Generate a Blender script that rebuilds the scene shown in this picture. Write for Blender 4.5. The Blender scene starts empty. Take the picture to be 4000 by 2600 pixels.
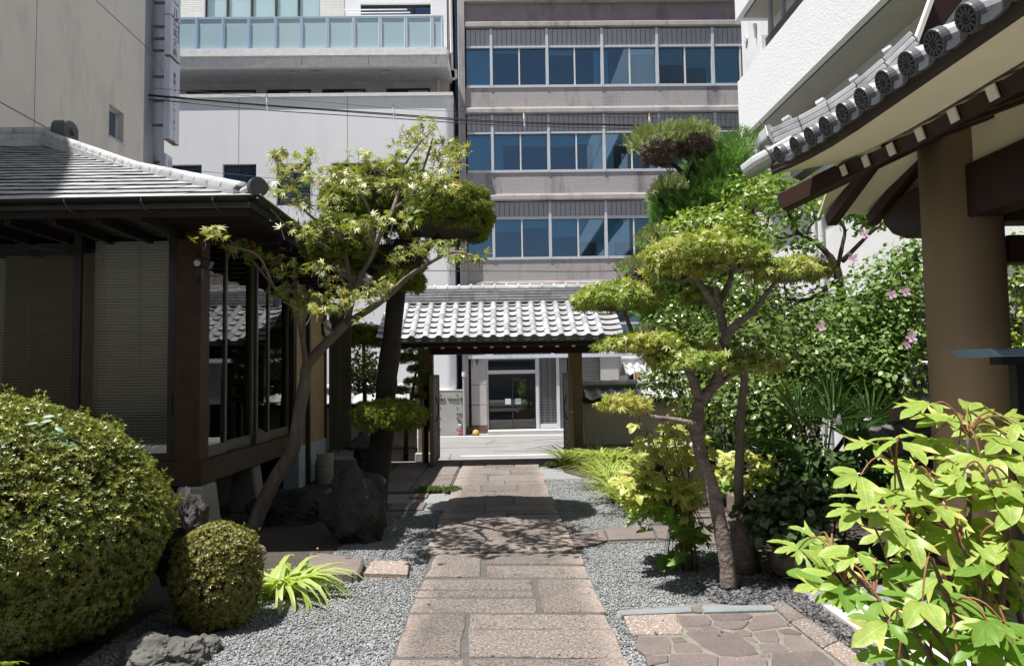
import bpy, bmesh, math, random
import numpy as np
from mathutils import Vector, Matrix
from mathutils import noise as mnoise

sc = bpy.context.scene
COL = sc.collection
RNG = np.random.default_rng(7)
random.seed(7)

# ------------------------------------------------------------------ camera
F = 2800.0                       # focal length in pixels of the 4000 px wide photograph
CAM = np.array([0.0, 0.0, 1.65])
YAW, PITCH, ROLL = math.radians(0.954), math.radians(3.44), math.radians(0.9)
fw = np.array([math.sin(YAW)*math.cos(PITCH), math.cos(YAW)*math.cos(PITCH), math.sin(PITCH)])
r0 = np.array([math.cos(YAW), -math.sin(YAW), 0.0])
u0 = np.cross(r0, fw)
rt = math.cos(ROLL)*r0 - math.sin(ROLL)*u0
up = math.cos(ROLL)*u0 + math.sin(ROLL)*r0

cam_data = bpy.data.cameras.new('camera')
cam_data.sensor_width = 36.0
cam_data.lens = 36.0*F/4000.0
cam_data.clip_start = 0.05
cam_data.clip_end = 800.0
cam = bpy.data.objects.new('camera', cam_data)
COL.objects.link(cam)
cam.matrix_world = Matrix(((rt[0], up[0], -fw[0], CAM[0]), (rt[1], up[1], -fw[1], CAM[1]),
                           (rt[2], up[2], -fw[2], CAM[2]), (0, 0, 0, 1)))
sc.camera = cam

# ------------------------------------------------------------------ light
SUN = Vector((-0.33, -0.175, 1.0)).normalized()
world = bpy.data.worlds.new('World')
sc.world = world
world.use_nodes = True
wn, wl = world.node_tree.nodes, world.node_tree.links
wn.clear()
wo = wn.new('ShaderNodeOutputWorld')
bg = wn.new('ShaderNodeBackground')
sky = wn.new('ShaderNodeTexSky')
sky.sky_type = 'NISHITA'
sky.sun_disc = False
sky.sun_elevation = math.asin(SUN.z)
sky.sun_rotation = math.atan2(SUN.x, SUN.y)
sky.air_density = 1.0
sky.dust_density = 0.6
bg.inputs['Strength'].default_value = 0.05
hsv = wn.new('ShaderNodeHueSaturation'); hsv.inputs['Saturation'].default_value = .62
wl.new(sky.outputs[0], hsv.inputs['Color']); wl.new(hsv.outputs[0], bg.inputs['Color'])
wl.new(bg.outputs[0], wo.inputs['Surface'])
sun_data = bpy.data.lights.new('sun', 'SUN')
sun_data.energy = 4.5
sun_data.angle = math.radians(0.53)
sun_data.color = (1.0, 0.96, 0.9)
sun = bpy.data.objects.new('sun', sun_data)
sun.rotation_euler = SUN.to_track_quat('Z', 'Y').to_euler()
COL.objects.link(sun)

sc.view_settings.view_transform = 'Standard'
sc.view_settings.look = 'None'
sc.view_settings.gamma = 1.0
sc.view_settings.use_curve_mapping = False
sc.view_settings.exposure = 0.92
sc.render.engine = 'CYCLES'
sc.cycles.max_bounces = 8
sc.cycles.diffuse_bounces = 4
sc.cycles.glossy_bounces = 4
sc.cycles.transmission_bounces = 4
sc.cycles.transparent_max_bounces = 10
sc.cycles.caustics_reflective = False
sc.cycles.caustics_refractive = False
sc.cycles.use_denoising = True

# ------------------------------------------------------------------ photograph pixel -> place
def ray(px, py):
    return fw + (px-2000.0)/F*rt + (1300.0-py)/F*up
def P(px, py, Y):                # the point seen at that pixel that lies at depth Y
    d = ray(px, py); return CAM + d*((Y-CAM[1])/d[1])
def G(px, py, z=0.0):            # ... at height z
    d = ray(px, py); return CAM + d*((z-CAM[2])/d[2])
def PX(px, py, X):               # ... at sideways place X
    d = ray(px, py); return CAM + d*((X-CAM[0])/d[0])

# ------------------------------------------------------------------ mesh helpers
class MB:
    def __init__(s): s.v = []; s.f = []
    def add(s, vs, fs):
        o = len(s.v); s.v += [tuple(map(float, v)) for v in vs]
        s.f += [tuple(i+o for i in f) for f in fs]; return s
    def box(s, x0, x1, y0, y1, z0, z1):
        if x0 > x1: x0, x1 = x1, x0
        if y0 > y1: y0, y1 = y1, y0
        if z0 > z1: z0, z1 = z1, z0
        return s.add([(x0,y0,z0),(x1,y0,z0),(x1,y1,z0),(x0,y1,z0),(x0,y0,z1),(x1,y0,z1),(x1,y1,z1),(x0,y1,z1)],
                     [(3,2,1,0),(4,5,6,7),(0,1,5,4),(1,2,6,5),(2,3,7,6),(3,0,4,7)])
    def obox(s, c, ax, ay, az):  # oriented box: centre and three half-axes
        c, ax, ay, az = map(np.array, (c, ax, ay, az))
        vs = [c+i*ax+j*ay+k*az for k in (-1,1) for i, j in ((-1,-1),(1,-1),(1,1),(-1,1))]
        return s.add(vs, [(3,2,1,0),(4,5,6,7),(0,1,5,4),(1,2,6,5),(2,3,7,6),(3,0,4,7)])
    def beam(s, a, b, w, h, upv=(0,0,1)):
        a, b = np.array(a, float), np.array(b, float); d = b-a; L = np.linalg.norm(d); d /= L
        sd = np.cross(d, upv); sd /= np.linalg.norm(sd); u = np.cross(sd, d)
        return s.obox((a+b)/2, d*L/2, sd*w/2, u*h/2)
    def prism(s, poly, axis, a, b):  # polygon in the two other axes, extruded along axis from a to b
        n = len(poly)
        def pt(p, t):
            return {'x': (t, p[0], p[1]), 'y': (p[0], t, p[1]), 'z': (p[0], p[1], t)}[axis]
        vs = [pt(p, a) for p in poly]+[pt(p, b) for p in poly]
        fs = [tuple(range(n))[::-1], tuple(range(n, 2*n))]+[(i, (i+1) % n, n+(i+1) % n, n+i) for i in range(n)]
        return s.add(vs, fs)
    def tube(s, pts, rad, n=8, caps=True):
        pts = [np.array(p, float) for p in pts]; m = len(pts)
        rad = [rad]*m if np.isscalar(rad) else list(rad)
        t0 = pts[1]-pts[0]; t0 /= np.linalg.norm(t0)
        ref = np.array([0,0,1.0]) if abs(t0[2]) < .9 else np.array([1.0,0,0])
        nx = np.cross(t0, ref); nx /= np.linalg.norm(nx)
        vs = []
        for i in range(m):
            t = pts[min(i+1, m-1)]-pts[max(i-1, 0)]; t /= max(np.linalg.norm(t), 1e-9)
            nx = nx-t*np.dot(nx, t); nx /= max(np.linalg.norm(nx), 1e-9); ny = np.cross(t, nx)
            for k in range(n):
                a = 2*math.pi*k/n
                vs.append(pts[i]+rad[i]*(math.cos(a)*nx+math.sin(a)*ny))
        fs = [(i*n+k, i*n+(k+1) % n, (i+1)*n+(k+1) % n, (i+1)*n+k) for i in range(m-1) for k in range(n)]
        if caps: fs += [tuple(range(n))[::-1], tuple(range((m-1)*n, m*n))]
        return s.add(vs, fs)
    def lathe(s, prof, c, n=16):     # profile of (radius, height) turned about the vertical through c
        vs = []
        for r, z in prof:
            for k in range(n):
                a = 2*math.pi*k/n; vs.append((c[0]+r*math.cos(a), c[1]+r*math.sin(a), c[2]+z))
        m = len(prof)
        fs = [(i*n+k, i*n+(k+1) % n, (i+1)*n+(k+1) % n, (i+1)*n+k) for i in range(m-1) for k in range(n)]
        fs += [tuple(range(n))[::-1], tuple(range((m-1)*n, m*n))]
        return s.add(vs, fs)

def wl_of(o):
    v = Vector((0,0,0))
    while o is not None: v = v+o.location; o = o.parent
    return v

def mesh_from(name, v, f, smooth=False):
    me = bpy.data.meshes.new(name)
    me.from_pydata([tuple(x) for x in v], [], f)
    if smooth:
        me.polygons.foreach_set('use_smooth', [True]*len(me.polygons))
    me.update()
    return me

def build(mb, name, m, parent=None, smooth=False, bevel=0.0, kind=None, label=None, fixn=True, origin=None):
    """link the collected shapes as ONE mesh object; world coordinates are kept"""
    v = np.array(mb.v, float).reshape(-1, 3)
    off = np.array(wl_of(parent)) if parent is not None else np.zeros(3)
    org = np.zeros(3) if origin is None else np.array(origin, float)-off
    me = mesh_from(name, v-off-org, mb.f, smooth)
    if fixn or bevel:
        bm = bmesh.new(); bm.from_mesh(me)
        bmesh.ops.recalc_face_normals(bm, faces=bm.faces)
        if bevel:
            ed = [e for e in bm.edges if len(e.link_faces) == 2 and e.calc_face_angle(0) > 0.5]
            bmesh.ops.bevel(bm, geom=ed, offset=bevel, segments=1, affect='EDGES', clamp_overlap=True)
        bm.to_mesh(me); bm.free()
    me.materials.append(m)
    o = bpy.data.objects.new(name, me); COL.objects.link(o)
    o.location = Vector(org)
    if parent is not None: o.parent = parent
    if kind: o['kind'] = kind
    if label: o['label'] = label
    return o

def inst(name, me, parent, loc, rot=None, scale=None):
    """one more piece that shares a mesh; loc in world coordinates"""
    o = bpy.data.objects.new(name, me); COL.objects.link(o)
    off = wl_of(parent) if parent is not None else Vector((0,0,0))
    o.location = Vector(loc)-off
    if rot is not None:
        o.rotation_mode = 'QUATERNION'; o.rotation_quaternion = rot
    if scale is not None: o.scale = (scale,)*3 if np.isscalar(scale) else scale
    o.parent = parent
    return o

def thing(name, label, cat, loc=(0,0,0), group=None):
    o = bpy.data.objects.new(name, None); COL.objects.link(o)
    o.location = Vector(loc); o['label'] = label; o['category'] = cat; o.empty_display_size = .1
    if group: o['group'] = group
    return o
def tag(o, label, cat, group=None):
    o['label'] = label; o['category'] = cat
    if group: o['group'] = group
    return o
def struct(mb, name, m, **k):
    o = build(mb, name, m, **k); o['kind'] = 'structure'; return o

# ------------------------------------------------------------------ scattered leaves
def frames(nrm, head):
    n = nrm/np.maximum(np.linalg.norm(nrm, axis=1, keepdims=True), 1e-9)
    h = head-n*np.sum(head*n, axis=1, keepdims=True)
    h /= np.maximum(np.linalg.norm(h, axis=1, keepdims=True), 1e-9)
    s = np.cross(h, n)
    return np.stack([s, h, n], axis=2)          # columns: side (x), heading (y), normal (z)
def scatter(tv, tf, pos, R, sc_, name, m, parent=None, kind='stuff', smooth=False, base=None):
    tv = np.array(tv, float); N, K = len(pos), len(tv)
    sc_ = np.full(N, sc_) if np.isscalar(sc_) else np.asarray(sc_)
    v = np.einsum('nij,kj->nki', R, tv)*sc_[:, None, None]+pos[:, None, :]
    v = v.reshape(-1, 3)
    off = np.array(wl_of(parent)) if parent is not None else np.zeros(3)
    v = v-off
    T = len(tf); L = [len(f) for f in tf]; flat = np.concatenate([np.array(f) for f in tf])
    loops = (flat[None, :]+(np.arange(N)*K)[:, None]).ravel()
    lt = np.tile(np.array(L), N)
    me = bpy.data.meshes.new(name)
    me.vertices.add(len(v)); me.vertices.foreach_set('co', v.astype(np.float32).ravel())
    me.loops.add(len(loops)); me.loops.foreach_set('vertex_index', loops.astype(np.int32))
    me.polygons.add(N*T)
    st = np.concatenate([[0], np.cumsum(lt)[:-1]])
    me.polygons.foreach_set('loop_start', st.astype(np.int32))
    if smooth: me.polygons.foreach_set('use_smooth', np.ones(N*T, bool))
    me.update(calc_edges=True); me.validate()
    if base is not None:
        me2 = base
    me.materials.append(m)
    o = bpy.data.objects.new(name, me); COL.objects.link(o)
    if parent is not None: o.parent = parent
    if kind: o['kind'] = kind
    return o
def rnd(n, a=-1.0, b=1.0): return RNG.uniform(a, b, n)
def unit(v): return v/np.maximum(np.linalg.norm(v, axis=-1, keepdims=True), 1e-9)
def rdir(n): return unit(RNG.normal(size=(n, 3)))

# ------------------------------------------------------------------ materials
def _nodes(name):
    m = bpy.data.materials.new(name); m.use_nodes = True
    nt = m.node_tree; nt.nodes.clear()
    out = nt.nodes.new('ShaderNodeOutputMaterial')
    return m, nt, nt.nodes, nt.links, out
def _pos(N): return N.new('ShaderNodeNewGeometry').outputs['Position']
def _noise(N, L, vec, scale, detail=4.0, rough=.55, stretch=None):
    if stretch:
        mp = N.new('ShaderNodeMapping'); mp.inputs['Scale'].default_value = stretch
        L.new(vec, mp.inputs['Vector']); vec = mp.outputs[0]
    t = N.new('ShaderNodeTexNoise'); t.inputs['Scale'].default_value = scale
    t.inputs['Detail'].default_value = detail; t.inputs['Roughness'].default_value = rough
    L.new(vec, t.inputs['Vector']); return t.outputs['Fac']
def _ramp(N, L, fac, a, b, ca=(0,0,0,1), cb=(1,1,1,1)):
    r = N.new('ShaderNodeValToRGB'); e = r.color_ramp.elements
    e[0].position, e[1].position = a, b; e[0].color, e[1].color = ca, cb
    L.new(fac, r.inputs[0]); return r.outputs[0]
def _mix(N, L, fac, a, b, mode='MIX'):
    x = N.new('ShaderNodeMix'); x.data_type = 'RGBA'; x.blend_type = mode
    if hasattr(fac, 'node'): L.new(fac, x.inputs[0])
    else: x.inputs[0].default_value = fac
    for s, i in ((a, 6), (b, 7)):
        if hasattr(s, 'node'): L.new(s, x.inputs[i])
        else: x.inputs[i].default_value = (*s, 1) if len(s) == 3 else s
    return x.outputs[2]
def _c(c): return (*c, 1)

def mat(name, c1, c2=None, scale=6.0, rough=.7, spec=.35, metal=0.0, bump=0.0, bscale=60.0, vary=0.0, island=0.0,
        stain=None, stain_c=(.03,.03,.03), stain_scale=1.2, speck=None, speck_scale=250.0, stretch=None, rough_var=0.0, coat=0.0):
    m, nt, N, L, out = _nodes(name)
    b = N.new('ShaderNodeBsdfPrincipled'); L.new(b.outputs[0], out.inputs[0])
    p = _pos(N)
    if c2 is None: c2 = tuple(x*.8 for x in c1)
    col = _mix(N, L, _ramp(N, L, _noise(N, L, p, scale, stretch=stretch), .3, .7), c1, c2)
    if speck:
        s1 = _noise(N, L, p, speck_scale, 2.0)
        for c, lo, hi in speck:
            col = _mix(N, L, _ramp(N, L, s1, lo, hi), col, c); s1 = _noise(N, L, p, speck_scale*1.37, 2.0)
    if stain:
        s = _noise(N, L, p, stain_scale, 6.0, .65, stretch=stain)
        col = _mix(N, L, _ramp(N, L, s, .52, .8), col, stain_c)
    if vary:
        oi = N.new('ShaderNodeObjectInfo')
        col = _mix(N, L, 1.0, col, _ramp(N, L, oi.outputs['Random'], 0, 1, _c((1-vary,)*3), _c((1+vary*.6,)*3)), 'MULTIPLY')
    if island:
        gi = N.new('ShaderNodeNewGeometry')
        col = _mix(N, L, 1.0, col, _ramp(N, L, gi.outputs['Random Per Island'], 0, 1, _c((1-island,)*3), _c((1+island,)*3)), 'MULTIPLY')
    L.new(col, b.inputs['Base Color'])
    b.inputs['Roughness'].default_value = rough
    if rough_var:
        mm = N.new('ShaderNodeMath'); mm.operation = 'MULTIPLY_ADD'
        L.new(_noise(N, L, p, 14.0), mm.inputs[0]); mm.inputs[1].default_value = rough_var; mm.inputs[2].default_value = rough-rough_var/2
        L.new(mm.outputs[0], b.inputs['Roughness'])
    b.inputs['Specular IOR Level'].default_value = spec
    b.inputs['Metallic'].default_value = metal
    b.inputs['Coat Weight'].default_value = coat
    if bump:
        bp = N.new('ShaderNodeBump'); bp.inputs['Strength'].default_value = bump; bp.inputs['Distance'].default_value = .02
        L.new(_noise(N, L, p, bscale, 5.0), bp.inputs['Height']); L.new(bp.outputs[0], b.inputs['Normal'])
    return m

def edge_worn(name, base, pale):
    m = M[base].copy(); m.name = name; nt = m.node_tree; N, L = nt.nodes, nt.links
    b = [n for n in N if n.type == 'BSDF_PRINCIPLED'][0]
    src = b.inputs['Base Color'].links[0].from_socket
    p = _pos(N); sp = N.new('ShaderNodeSeparateXYZ'); L.new(p, sp.inputs[0])
    ab = N.new('ShaderNodeMath'); ab.operation = 'ABSOLUTE'; L.new(sp.outputs[0], ab.inputs[0])
    ad = N.new('ShaderNodeMath'); ad.operation = 'MULTIPLY_ADD'; L.new(_noise(N, L, p, 5.0), ad.inputs[0]); ad.inputs[1].default_value = .22; L.new(ab.outputs[0], ad.inputs[2])
    fac = _mix(N, L, 1.0, _ramp(N, L, ad.outputs[0], .62, .78), _ramp(N, L, _noise(N, L, p, 40.0), .30, .60), 'MULTIPLY')
    L.new(_mix(N, L, fac, src, pale), b.inputs['Base Color'])
    return m

def leafmat(name, ca, cb, trans=.35, rough=.42, spec=.4, patch=None, tcol=None, obj=False, veins=None):
    """leaf: two-colour range over the leaves, gloss on top, light passing through"""
    m, nt, N, L, out = _nodes(name)
    b = N.new('ShaderNodeBsdfPrincipled'); t = N.new('ShaderNodeBsdfTranslucent'); mx = N.new('ShaderNodeMixShader')
    if obj: f = N.new('ShaderNodeObjectInfo').outputs['Random']
    else: f = N.new('ShaderNodeNewGeometry').outputs['Random Per Island']
    col = _mix(N, L, f, ca, cb)
    if patch:
        col = _mix(N, L, _ramp(N, L, _noise(N, L, _pos(N), patch[1], 3.0), .42, .68), col, patch[0])
    if veins:
        tc = N.new('ShaderNodeTexCoord'); sp = N.new('ShaderNodeSeparateXYZ'); L.new(tc.outputs['Object'], sp.inputs[0])
        ab = N.new('ShaderNodeMath'); ab.operation = 'ABSOLUTE'; L.new(sp.outputs[0], ab.inputs[0])
        ed = _ramp(N, L, ab.outputs[0], .02, .38)
        n2 = _noise(N, L, tc.outputs['Object'], 4.0, 3.0)
        ed2 = _mix(N, L, .5, ed, _ramp(N, L, n2, .35, .65))
        col = _mix(N, L, ed2, veins[0], col)
        w = N.new('ShaderNodeMath'); w.operation = 'MULTIPLY_ADD'; L.new(ab.outputs[0], w.inputs[0]); w.inputs[1].default_value = -.75; L.new(sp.outputs[1], w.inputs[2])
        s = N.new('ShaderNodeMath'); s.operation = 'PINGPONG'; L.new(w.outputs[0], s.inputs[0]); s.inputs[1].default_value = .055
        ve = _ramp(N, L, s.outputs[0], .0, .008, _c((1,1,1)), _c((0,0,0)))
        md = _ramp(N, L, ab.outputs[0], .004, .014, _c((1,1,1)), _c((0,0,0)))
        v2 = _mix(N, L, 1.0, ve, md, 'LIGHTEN')
        bl_ = N.new('ShaderNodeObjectInfo'); of = N.new('ShaderNodeVectorMath'); of.operation = 'ADD'; L.new(tc.outputs['Object'], of.inputs[0]); L.new(bl_.outputs['Location'], of.inputs[1])
        col = _mix(N, L, _ramp(N, L, _noise(N, L, of.outputs[0], 7.0, 4.0), .66, .74), col, (.33,.23,.06))
        vf = _mix(N, L, 1.0, v2, (.45,.45,.45), 'MULTIPLY')
        col = _mix(N, L, vf, col, veins[1])
    L.new(col, b.inputs['Base Color'])
    if tcol is None: L.new(_mix(N, L, 1.0, col, (1.35,1.4,.5), 'MULTIPLY'), t.inputs['Color'])
    else: t.inputs['Color'].default_value = _c(tcol)
    b.inputs['Roughness'].default_value = rough
    b.inputs['Specular IOR Level'].default_value = spec
    mx.inputs[0].default_value = trans
    L.new(b.outputs[0], mx.inputs[1]); L.new(t.outputs[0], mx.inputs[2]); L.new(mx.outputs[0], out.inputs[0])
    return m

def glass(name, tint=(.75,.85,.9), refl=.12, rough=.01, ior=1.5, gcol=(1,1,1)):
    m, nt, N, L, out = _nodes(name)
    tr = N.new('ShaderNodeBsdfTransparent'); tr.inputs[0].default_value = _c(tint)
    gl = N.new('ShaderNodeBsdfGlossy'); gl.inputs['Roughness'].default_value = rough; gl.inputs['Color'].default_value = _c(gcol)
    fr = N.new('ShaderNodeFresnel'); fr.inputs[0].default_value = ior
    ad = N.new('ShaderNodeMath'); ad.operation = 'ADD'; ad.use_clamp = True; ad.inputs[1].default_value = refl
    L.new(fr.outputs[0], ad.inputs[0])
    mx = N.new('ShaderNodeMixShader'); L.new(ad.outputs[0], mx.inputs[0]); L.new(tr.outputs[0], mx.inputs[1]); L.new(gl.outputs[0], mx.inputs[2])
    L.new(mx.outputs[0], out.inputs[0]); return m

def brickmat(name, c1, c2, cm, bw, bh, mortar=.004, axis='xz', rough=.75, bump=.5, stain=None, off=.5):
    m, nt, N, L, out = _nodes(name)
    b = N.new('ShaderNodeBsdfPrincipled'); L.new(b.outputs[0], out.inputs[0])
    p = _pos(N); sp = N.new('ShaderNodeSeparateXYZ'); L.new(p, sp.inputs[0])
    cb = N.new('ShaderNodeCombineXYZ')
    L.new(sp.outputs['XYZ'.index(axis[0].upper())], cb.inputs[0]); L.new(sp.outputs['XYZ'.index(axis[1].upper())], cb.inputs[1])
    t = N.new('ShaderNodeTexBrick'); L.new(cb.outputs[0], t.inputs['Vector']); t.offset = off
    t.inputs['Scale'].default_value = 1.0; t.inputs['Brick Width'].default_value = bw; t.inputs['Row Height'].default_value = bh
    t.inputs['Mortar Size'].default_value = mortar; t.inputs['Color1'].default_value = _c(c1); t.inputs['Color2'].default_value = _c(c2); t.inputs['Mortar'].default_value = _c(cm)
    col = _mix(N, L, _ramp(N, L, _noise(N, L, p, 1.6, 6.0), .35, .7), t.outputs['Color'], tuple(x*.82 for x in c1))
    if stain:
        col = _mix(N, L, _ramp(N, L, _noise(N, L, p, 1.1, 6.0, .65, stretch=(1.6,1.6,.28)), .52, .76), col, stain)
    L.new(col, b.inputs['Base Color']); b.inputs['Roughness'].default_value = rough
    bp = N.new('ShaderNodeBump'); bp.inputs['Strength'].default_value = bump; bp.inputs['Distance'].default_value = .01
    n = _noise(N, L, p, 40.0)
    hh = _mix(N, L, .35, t.outputs['Fac'], n)
    bp.invert = True
    L.new(hh, bp.inputs['Height']); L.new(bp.outputs[0], b.inputs['Normal'])
    return m

M = {}
M['render_white'] = mat('render_white', (.82,.83,.86), (.79,.80,.83), 1.5, rough=.8, bump=.12, bscale=120, stain=(1.2,1.2,.25), stain_c=(.72,.73,.76))
M['tile_white'] = brickmat('tile_white', (.62,.61,.60), (.68,.67,.66), (.5,.5,.5), .9, .10, .006, bump=.7, off=0)
M['tile_stone'] = brickmat('tile_stone', (.80,.80,.78), (.70,.70,.69), (.45,.45,.44), .55, .07, .008, bump=1.0)
M['soffit_white'] = mat('soffit_white', (.86,.85,.84), rough=.75)
M['brick_grey'] = brickmat('brick_grey', (.50,.465,.475), (.44,.41,.42), (.30,.28,.29), .22, .064, .006, bump=.9, stain=(.16,.145,.15))
M['ledge_grey'] = mat('ledge_grey', (.50,.46,.455), (.42,.385,.385), 2.5, rough=.85, stain=(2,2,.6), stain_c=(.14,.125,.13), bump=.2)
M['spandrel_dark'] = mat('spandrel_dark', (.30,.255,.265), (.22,.19,.205), 1.2, rough=.7, stain=(1,1,.5), stain_c=(.10,.09,.11))
M['rib_panel'] = mat('rib_panel', (.40,.405,.43), (.36,.365,.385), 1.0, rough=.55)
M['alu'] = mat('alu', (.60,.63,.68), (.54,.57,.62), 4, rough=.45, spec=.5)
M['glass_blue'] = glass('glass_blue', (.62,.84,.93), .095, gcol=(.60,.78,1.0))
M['glass_clear'] = glass('glass_clear', (.95,.97,.96), .03)
M['glass_frost'] = mat('glass_frost', (.40,.55,.60), (.44,.58,.62), .6, rough=.25, spec=.5)
M['blind_blue'] = mat('blind_blue', (.58,.72,.78), (.52,.66,.73), 2, rough=.8)
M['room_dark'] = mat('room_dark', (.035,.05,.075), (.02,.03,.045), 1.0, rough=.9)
M['tan_wall'] = mat('tan_wall', (.80,.745,.655), (.74,.69,.61), .9, rough=.85, stain=(1.6,1.6,.45), stain_c=(.56,.52,.46), bump=.12, bscale=30)
M['stained_wall'] = mat('stained_wall', (.33,.345,.40), (.27,.285,.34), 1.2, rough=.85, stain=(2.2,2.2,.5), stain_c=(.12,.125,.15))
M['sign_white'] = mat('sign_white', (.66,.69,.78), (.60,.63,.72), 2, rough=.4, stain=(3,3,.6), stain_c=(.45,.47,.52))
M['sign_black'] = mat('sign_black', (.03,.03,.04), rough=.5)
M['rust'] = mat('rust', (.36,.27,.17), (.24,.15,.09), 9, rough=.85)
M['kawara'] = mat('kawara', (.54,.55,.57), (.42,.43,.45), 7, rough=.42, spec=.55, metal=.25, vary=.24, bump=.08, bscale=90, stain=(3,3,3), stain_c=(.25,.25,.24), stain_scale=2.4)
M['kawara_dark'] = mat('kawara_dark', (.12,.125,.135), (.085,.09,.10), 9, rough=.45, spec=.5, metal=.2, vary=.18, bump=.08, bscale=90)
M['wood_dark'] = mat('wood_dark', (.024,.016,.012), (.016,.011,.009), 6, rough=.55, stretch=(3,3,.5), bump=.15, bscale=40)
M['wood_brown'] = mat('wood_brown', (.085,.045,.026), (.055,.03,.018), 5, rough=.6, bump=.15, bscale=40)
M['wood_red'] = mat('wood_red', (.038,.013,.010), (.026,.010,.008), 6, rough=.5, bump=.1, bscale=40)
M['frame_dark'] = mat('frame_dark', (.035,.03,.026), rough=.45, spec=.5)
M['frame_bronze'] = mat('frame_bronze', (.11,.105,.09), (.09,.085,.075), 5, rough=.45, spec=.5)
M['blind_slat'] = mat('blind_slat', (.86,.87,.86), (.83,.84,.83), 3, rough=.55, vary=.06)
M['plaster_tan'] = mat('plaster_tan', (.56,.50,.41), (.50,.45,.37), 3, rough=.9, bump=.2, bscale=150)
M['plinth_blue'] = mat('plinth_blue', (.40,.46,.52), (.32,.37,.43), 3, rough=.85, bump=.15)
M['concrete'] = mat('concrete', (.42,.42,.41), (.36,.36,.355), 2.2, rough=.85, bump=.2, bscale=45, stain=(2,2,1), stain_c=(.27,.27,.27))
M['concrete_dark'] = mat('concrete_dark', (.24,.235,.23), (.18,.18,.175), 2.2, rough=.9, bump=.25, bscale=30)
M['cream'] = mat('cream', (.88,.80,.60), (.84,.76,.56), 2.5, rough=.8, bump=.06, bscale=70)
M['column_tan'] = mat('column_tan', (.30,.225,.14), (.265,.20,.125), 1.5, rough=.55, bump=.05, bscale=60)
M['rafter_white'] = mat('rafter_white', (.78,.76,.71), (.70,.68,.63), 8, rough=.8)
M['brown_fascia'] = mat('brown_fascia', (.085,.06,.045), (.06,.045,.035), 5, rough=.7)
M['apartment_white'] = mat('apartment_white', (.80,.815,.84), (.77,.785,.81), 1.3, rough=.85, bump=.5, bscale=22)
M['apartment_tile'] = brickmat('apartment_tile', (.80,.81,.83), (.76,.77,.79), (.66,.67,.69), .2, .06, .004, axis='yz', bump=.5)
M['soffit_olive'] = mat('soffit_olive', (.42,.41,.36), (.38,.37,.33), 1.4, rough=.9)
M['black_metal'] = mat('black_metal', (.02,.02,.023), rough=.4, spec=.5)
M['pipe_grey'] = mat('pipe_grey', (.40,.40,.39), rough=.5)
M['asphalt'] = mat('asphalt', (.235,.235,.235), (.20,.20,.20), 1.6, rough=.9, bump=.3, bscale=160, speck=[((.33,.33,.33), .60, .72)], speck_scale=70)
M['asphalt_dark'] = mat('asphalt_dark', (.09,.09,.09), rough=.9)
M['paint_white'] = mat('paint_white', (.78,.78,.77), (.62,.62,.61), 14, rough=.7)
M['ground_grey'] = mat('ground_grey', (.26,.26,.255), (.20,.20,.195), 3, rough=.95, bump=.3)
M['soil'] = mat('soil', (.075,.065,.055), (.05,.043,.037), 7, rough=.95, bump=.6, bscale=30)
M['gravel_bed'] = mat('gravel_bed', (.27,.28,.285), (.20,.205,.21), 30, rough=.9, bump=1.0, bscale=55, speck=[((.46,.47,.48), .56, .66), ((.085,.09,.095), .60, .70)], speck_scale=42)
M['gravel'] = mat('gravel', (.27,.28,.285), (.205,.215,.22), 3, rough=.8, island=.48)
M['pebble'] = mat('pebble', (.10,.10,.105), (.075,.075,.08), 20, rough=.5, spec=.4, island=.75)
M['granite'] = mat('granite', (.172,.146,.134), (.22,.18,.16), 1.6, rough=.85, bump=.6, bscale=60, vary=.22, rough_var=.1, stain=(1.2,1.2,1.2), stain_c=(.10,.092,.088), stain_scale=2.2,
                   speck=[((.30,.28,.26), .54, .64), ((.075,.066,.062), .54, .62)], speck_scale=48)
M['granite_pink'] = mat('granite_pink', (.29,.23,.20), (.24,.19,.165), 3, rough=.85, bump=.35, bscale=75, vary=.12, speck=[((.6,.55,.5), .56, .66)], speck_scale=70)
M['mortar'] = mat('mortar', (.125,.115,.108), (.085,.08,.076), 12, rough=.95, bump=.5, bscale=60)
M['flag_brown'] = mat('flag_brown', (.17,.14,.13), (.13,.11,.105), 5, rough=.8, bump=.3, bscale=50, vary=.22, speck=[((.30,.26,.24), .6, .7)], speck_scale=90)
M['mortar_light'] = mat('mortar_light', (.25,.23,.20), (.17,.155,.135), 14, rough=.95, bump=.6, bscale=60)
M['kerb_blue'] = mat('kerb_blue', (.24,.26,.275), (.19,.205,.22), 6, rough=.8, bump=.3, bscale=50)
M['floor_tile'] = mat('floor_tile', (.60,.56,.535), (.55,.51,.49), 4, rough=.7, vary=.06, bump=.1, bscale=120)
M['rock_dark'] = mat('rock_dark', (.06,.053,.053), (.033,.03,.031), 5, rough=.9, bump=.8, bscale=14, stain=(2,2,2), stain_c=(.09,.085,.08))
M['rock_grey'] = mat('rock_grey', (.14,.135,.128), (.08,.078,.074), 6, rough=.9, bump=.7, bscale=16, stain=(3,3,3), stain_c=(.09,.11,.07))
M['rock_brown'] = mat('rock_brown', (.24,.195,.17), (.16,.13,.115), 5, rough=.9, bump=.7, bscale=16)
M['stone_post'] = mat('stone_post', (.42,.415,.40), (.30,.295,.285), 8, rough=.9, bump=.4, bscale=60, stain=(4,4,1), stain_c=(.16,.16,.14))
M['bark_maple'] = mat('bark_maple', (.235,.19,.165), (.15,.12,.105), 9, rough=.9, stretch=(1,1,.35), bump=.55, bscale=38, stain=(2,2,.6), stain_c=(.30,.28,.26), stain_scale=5)
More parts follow.
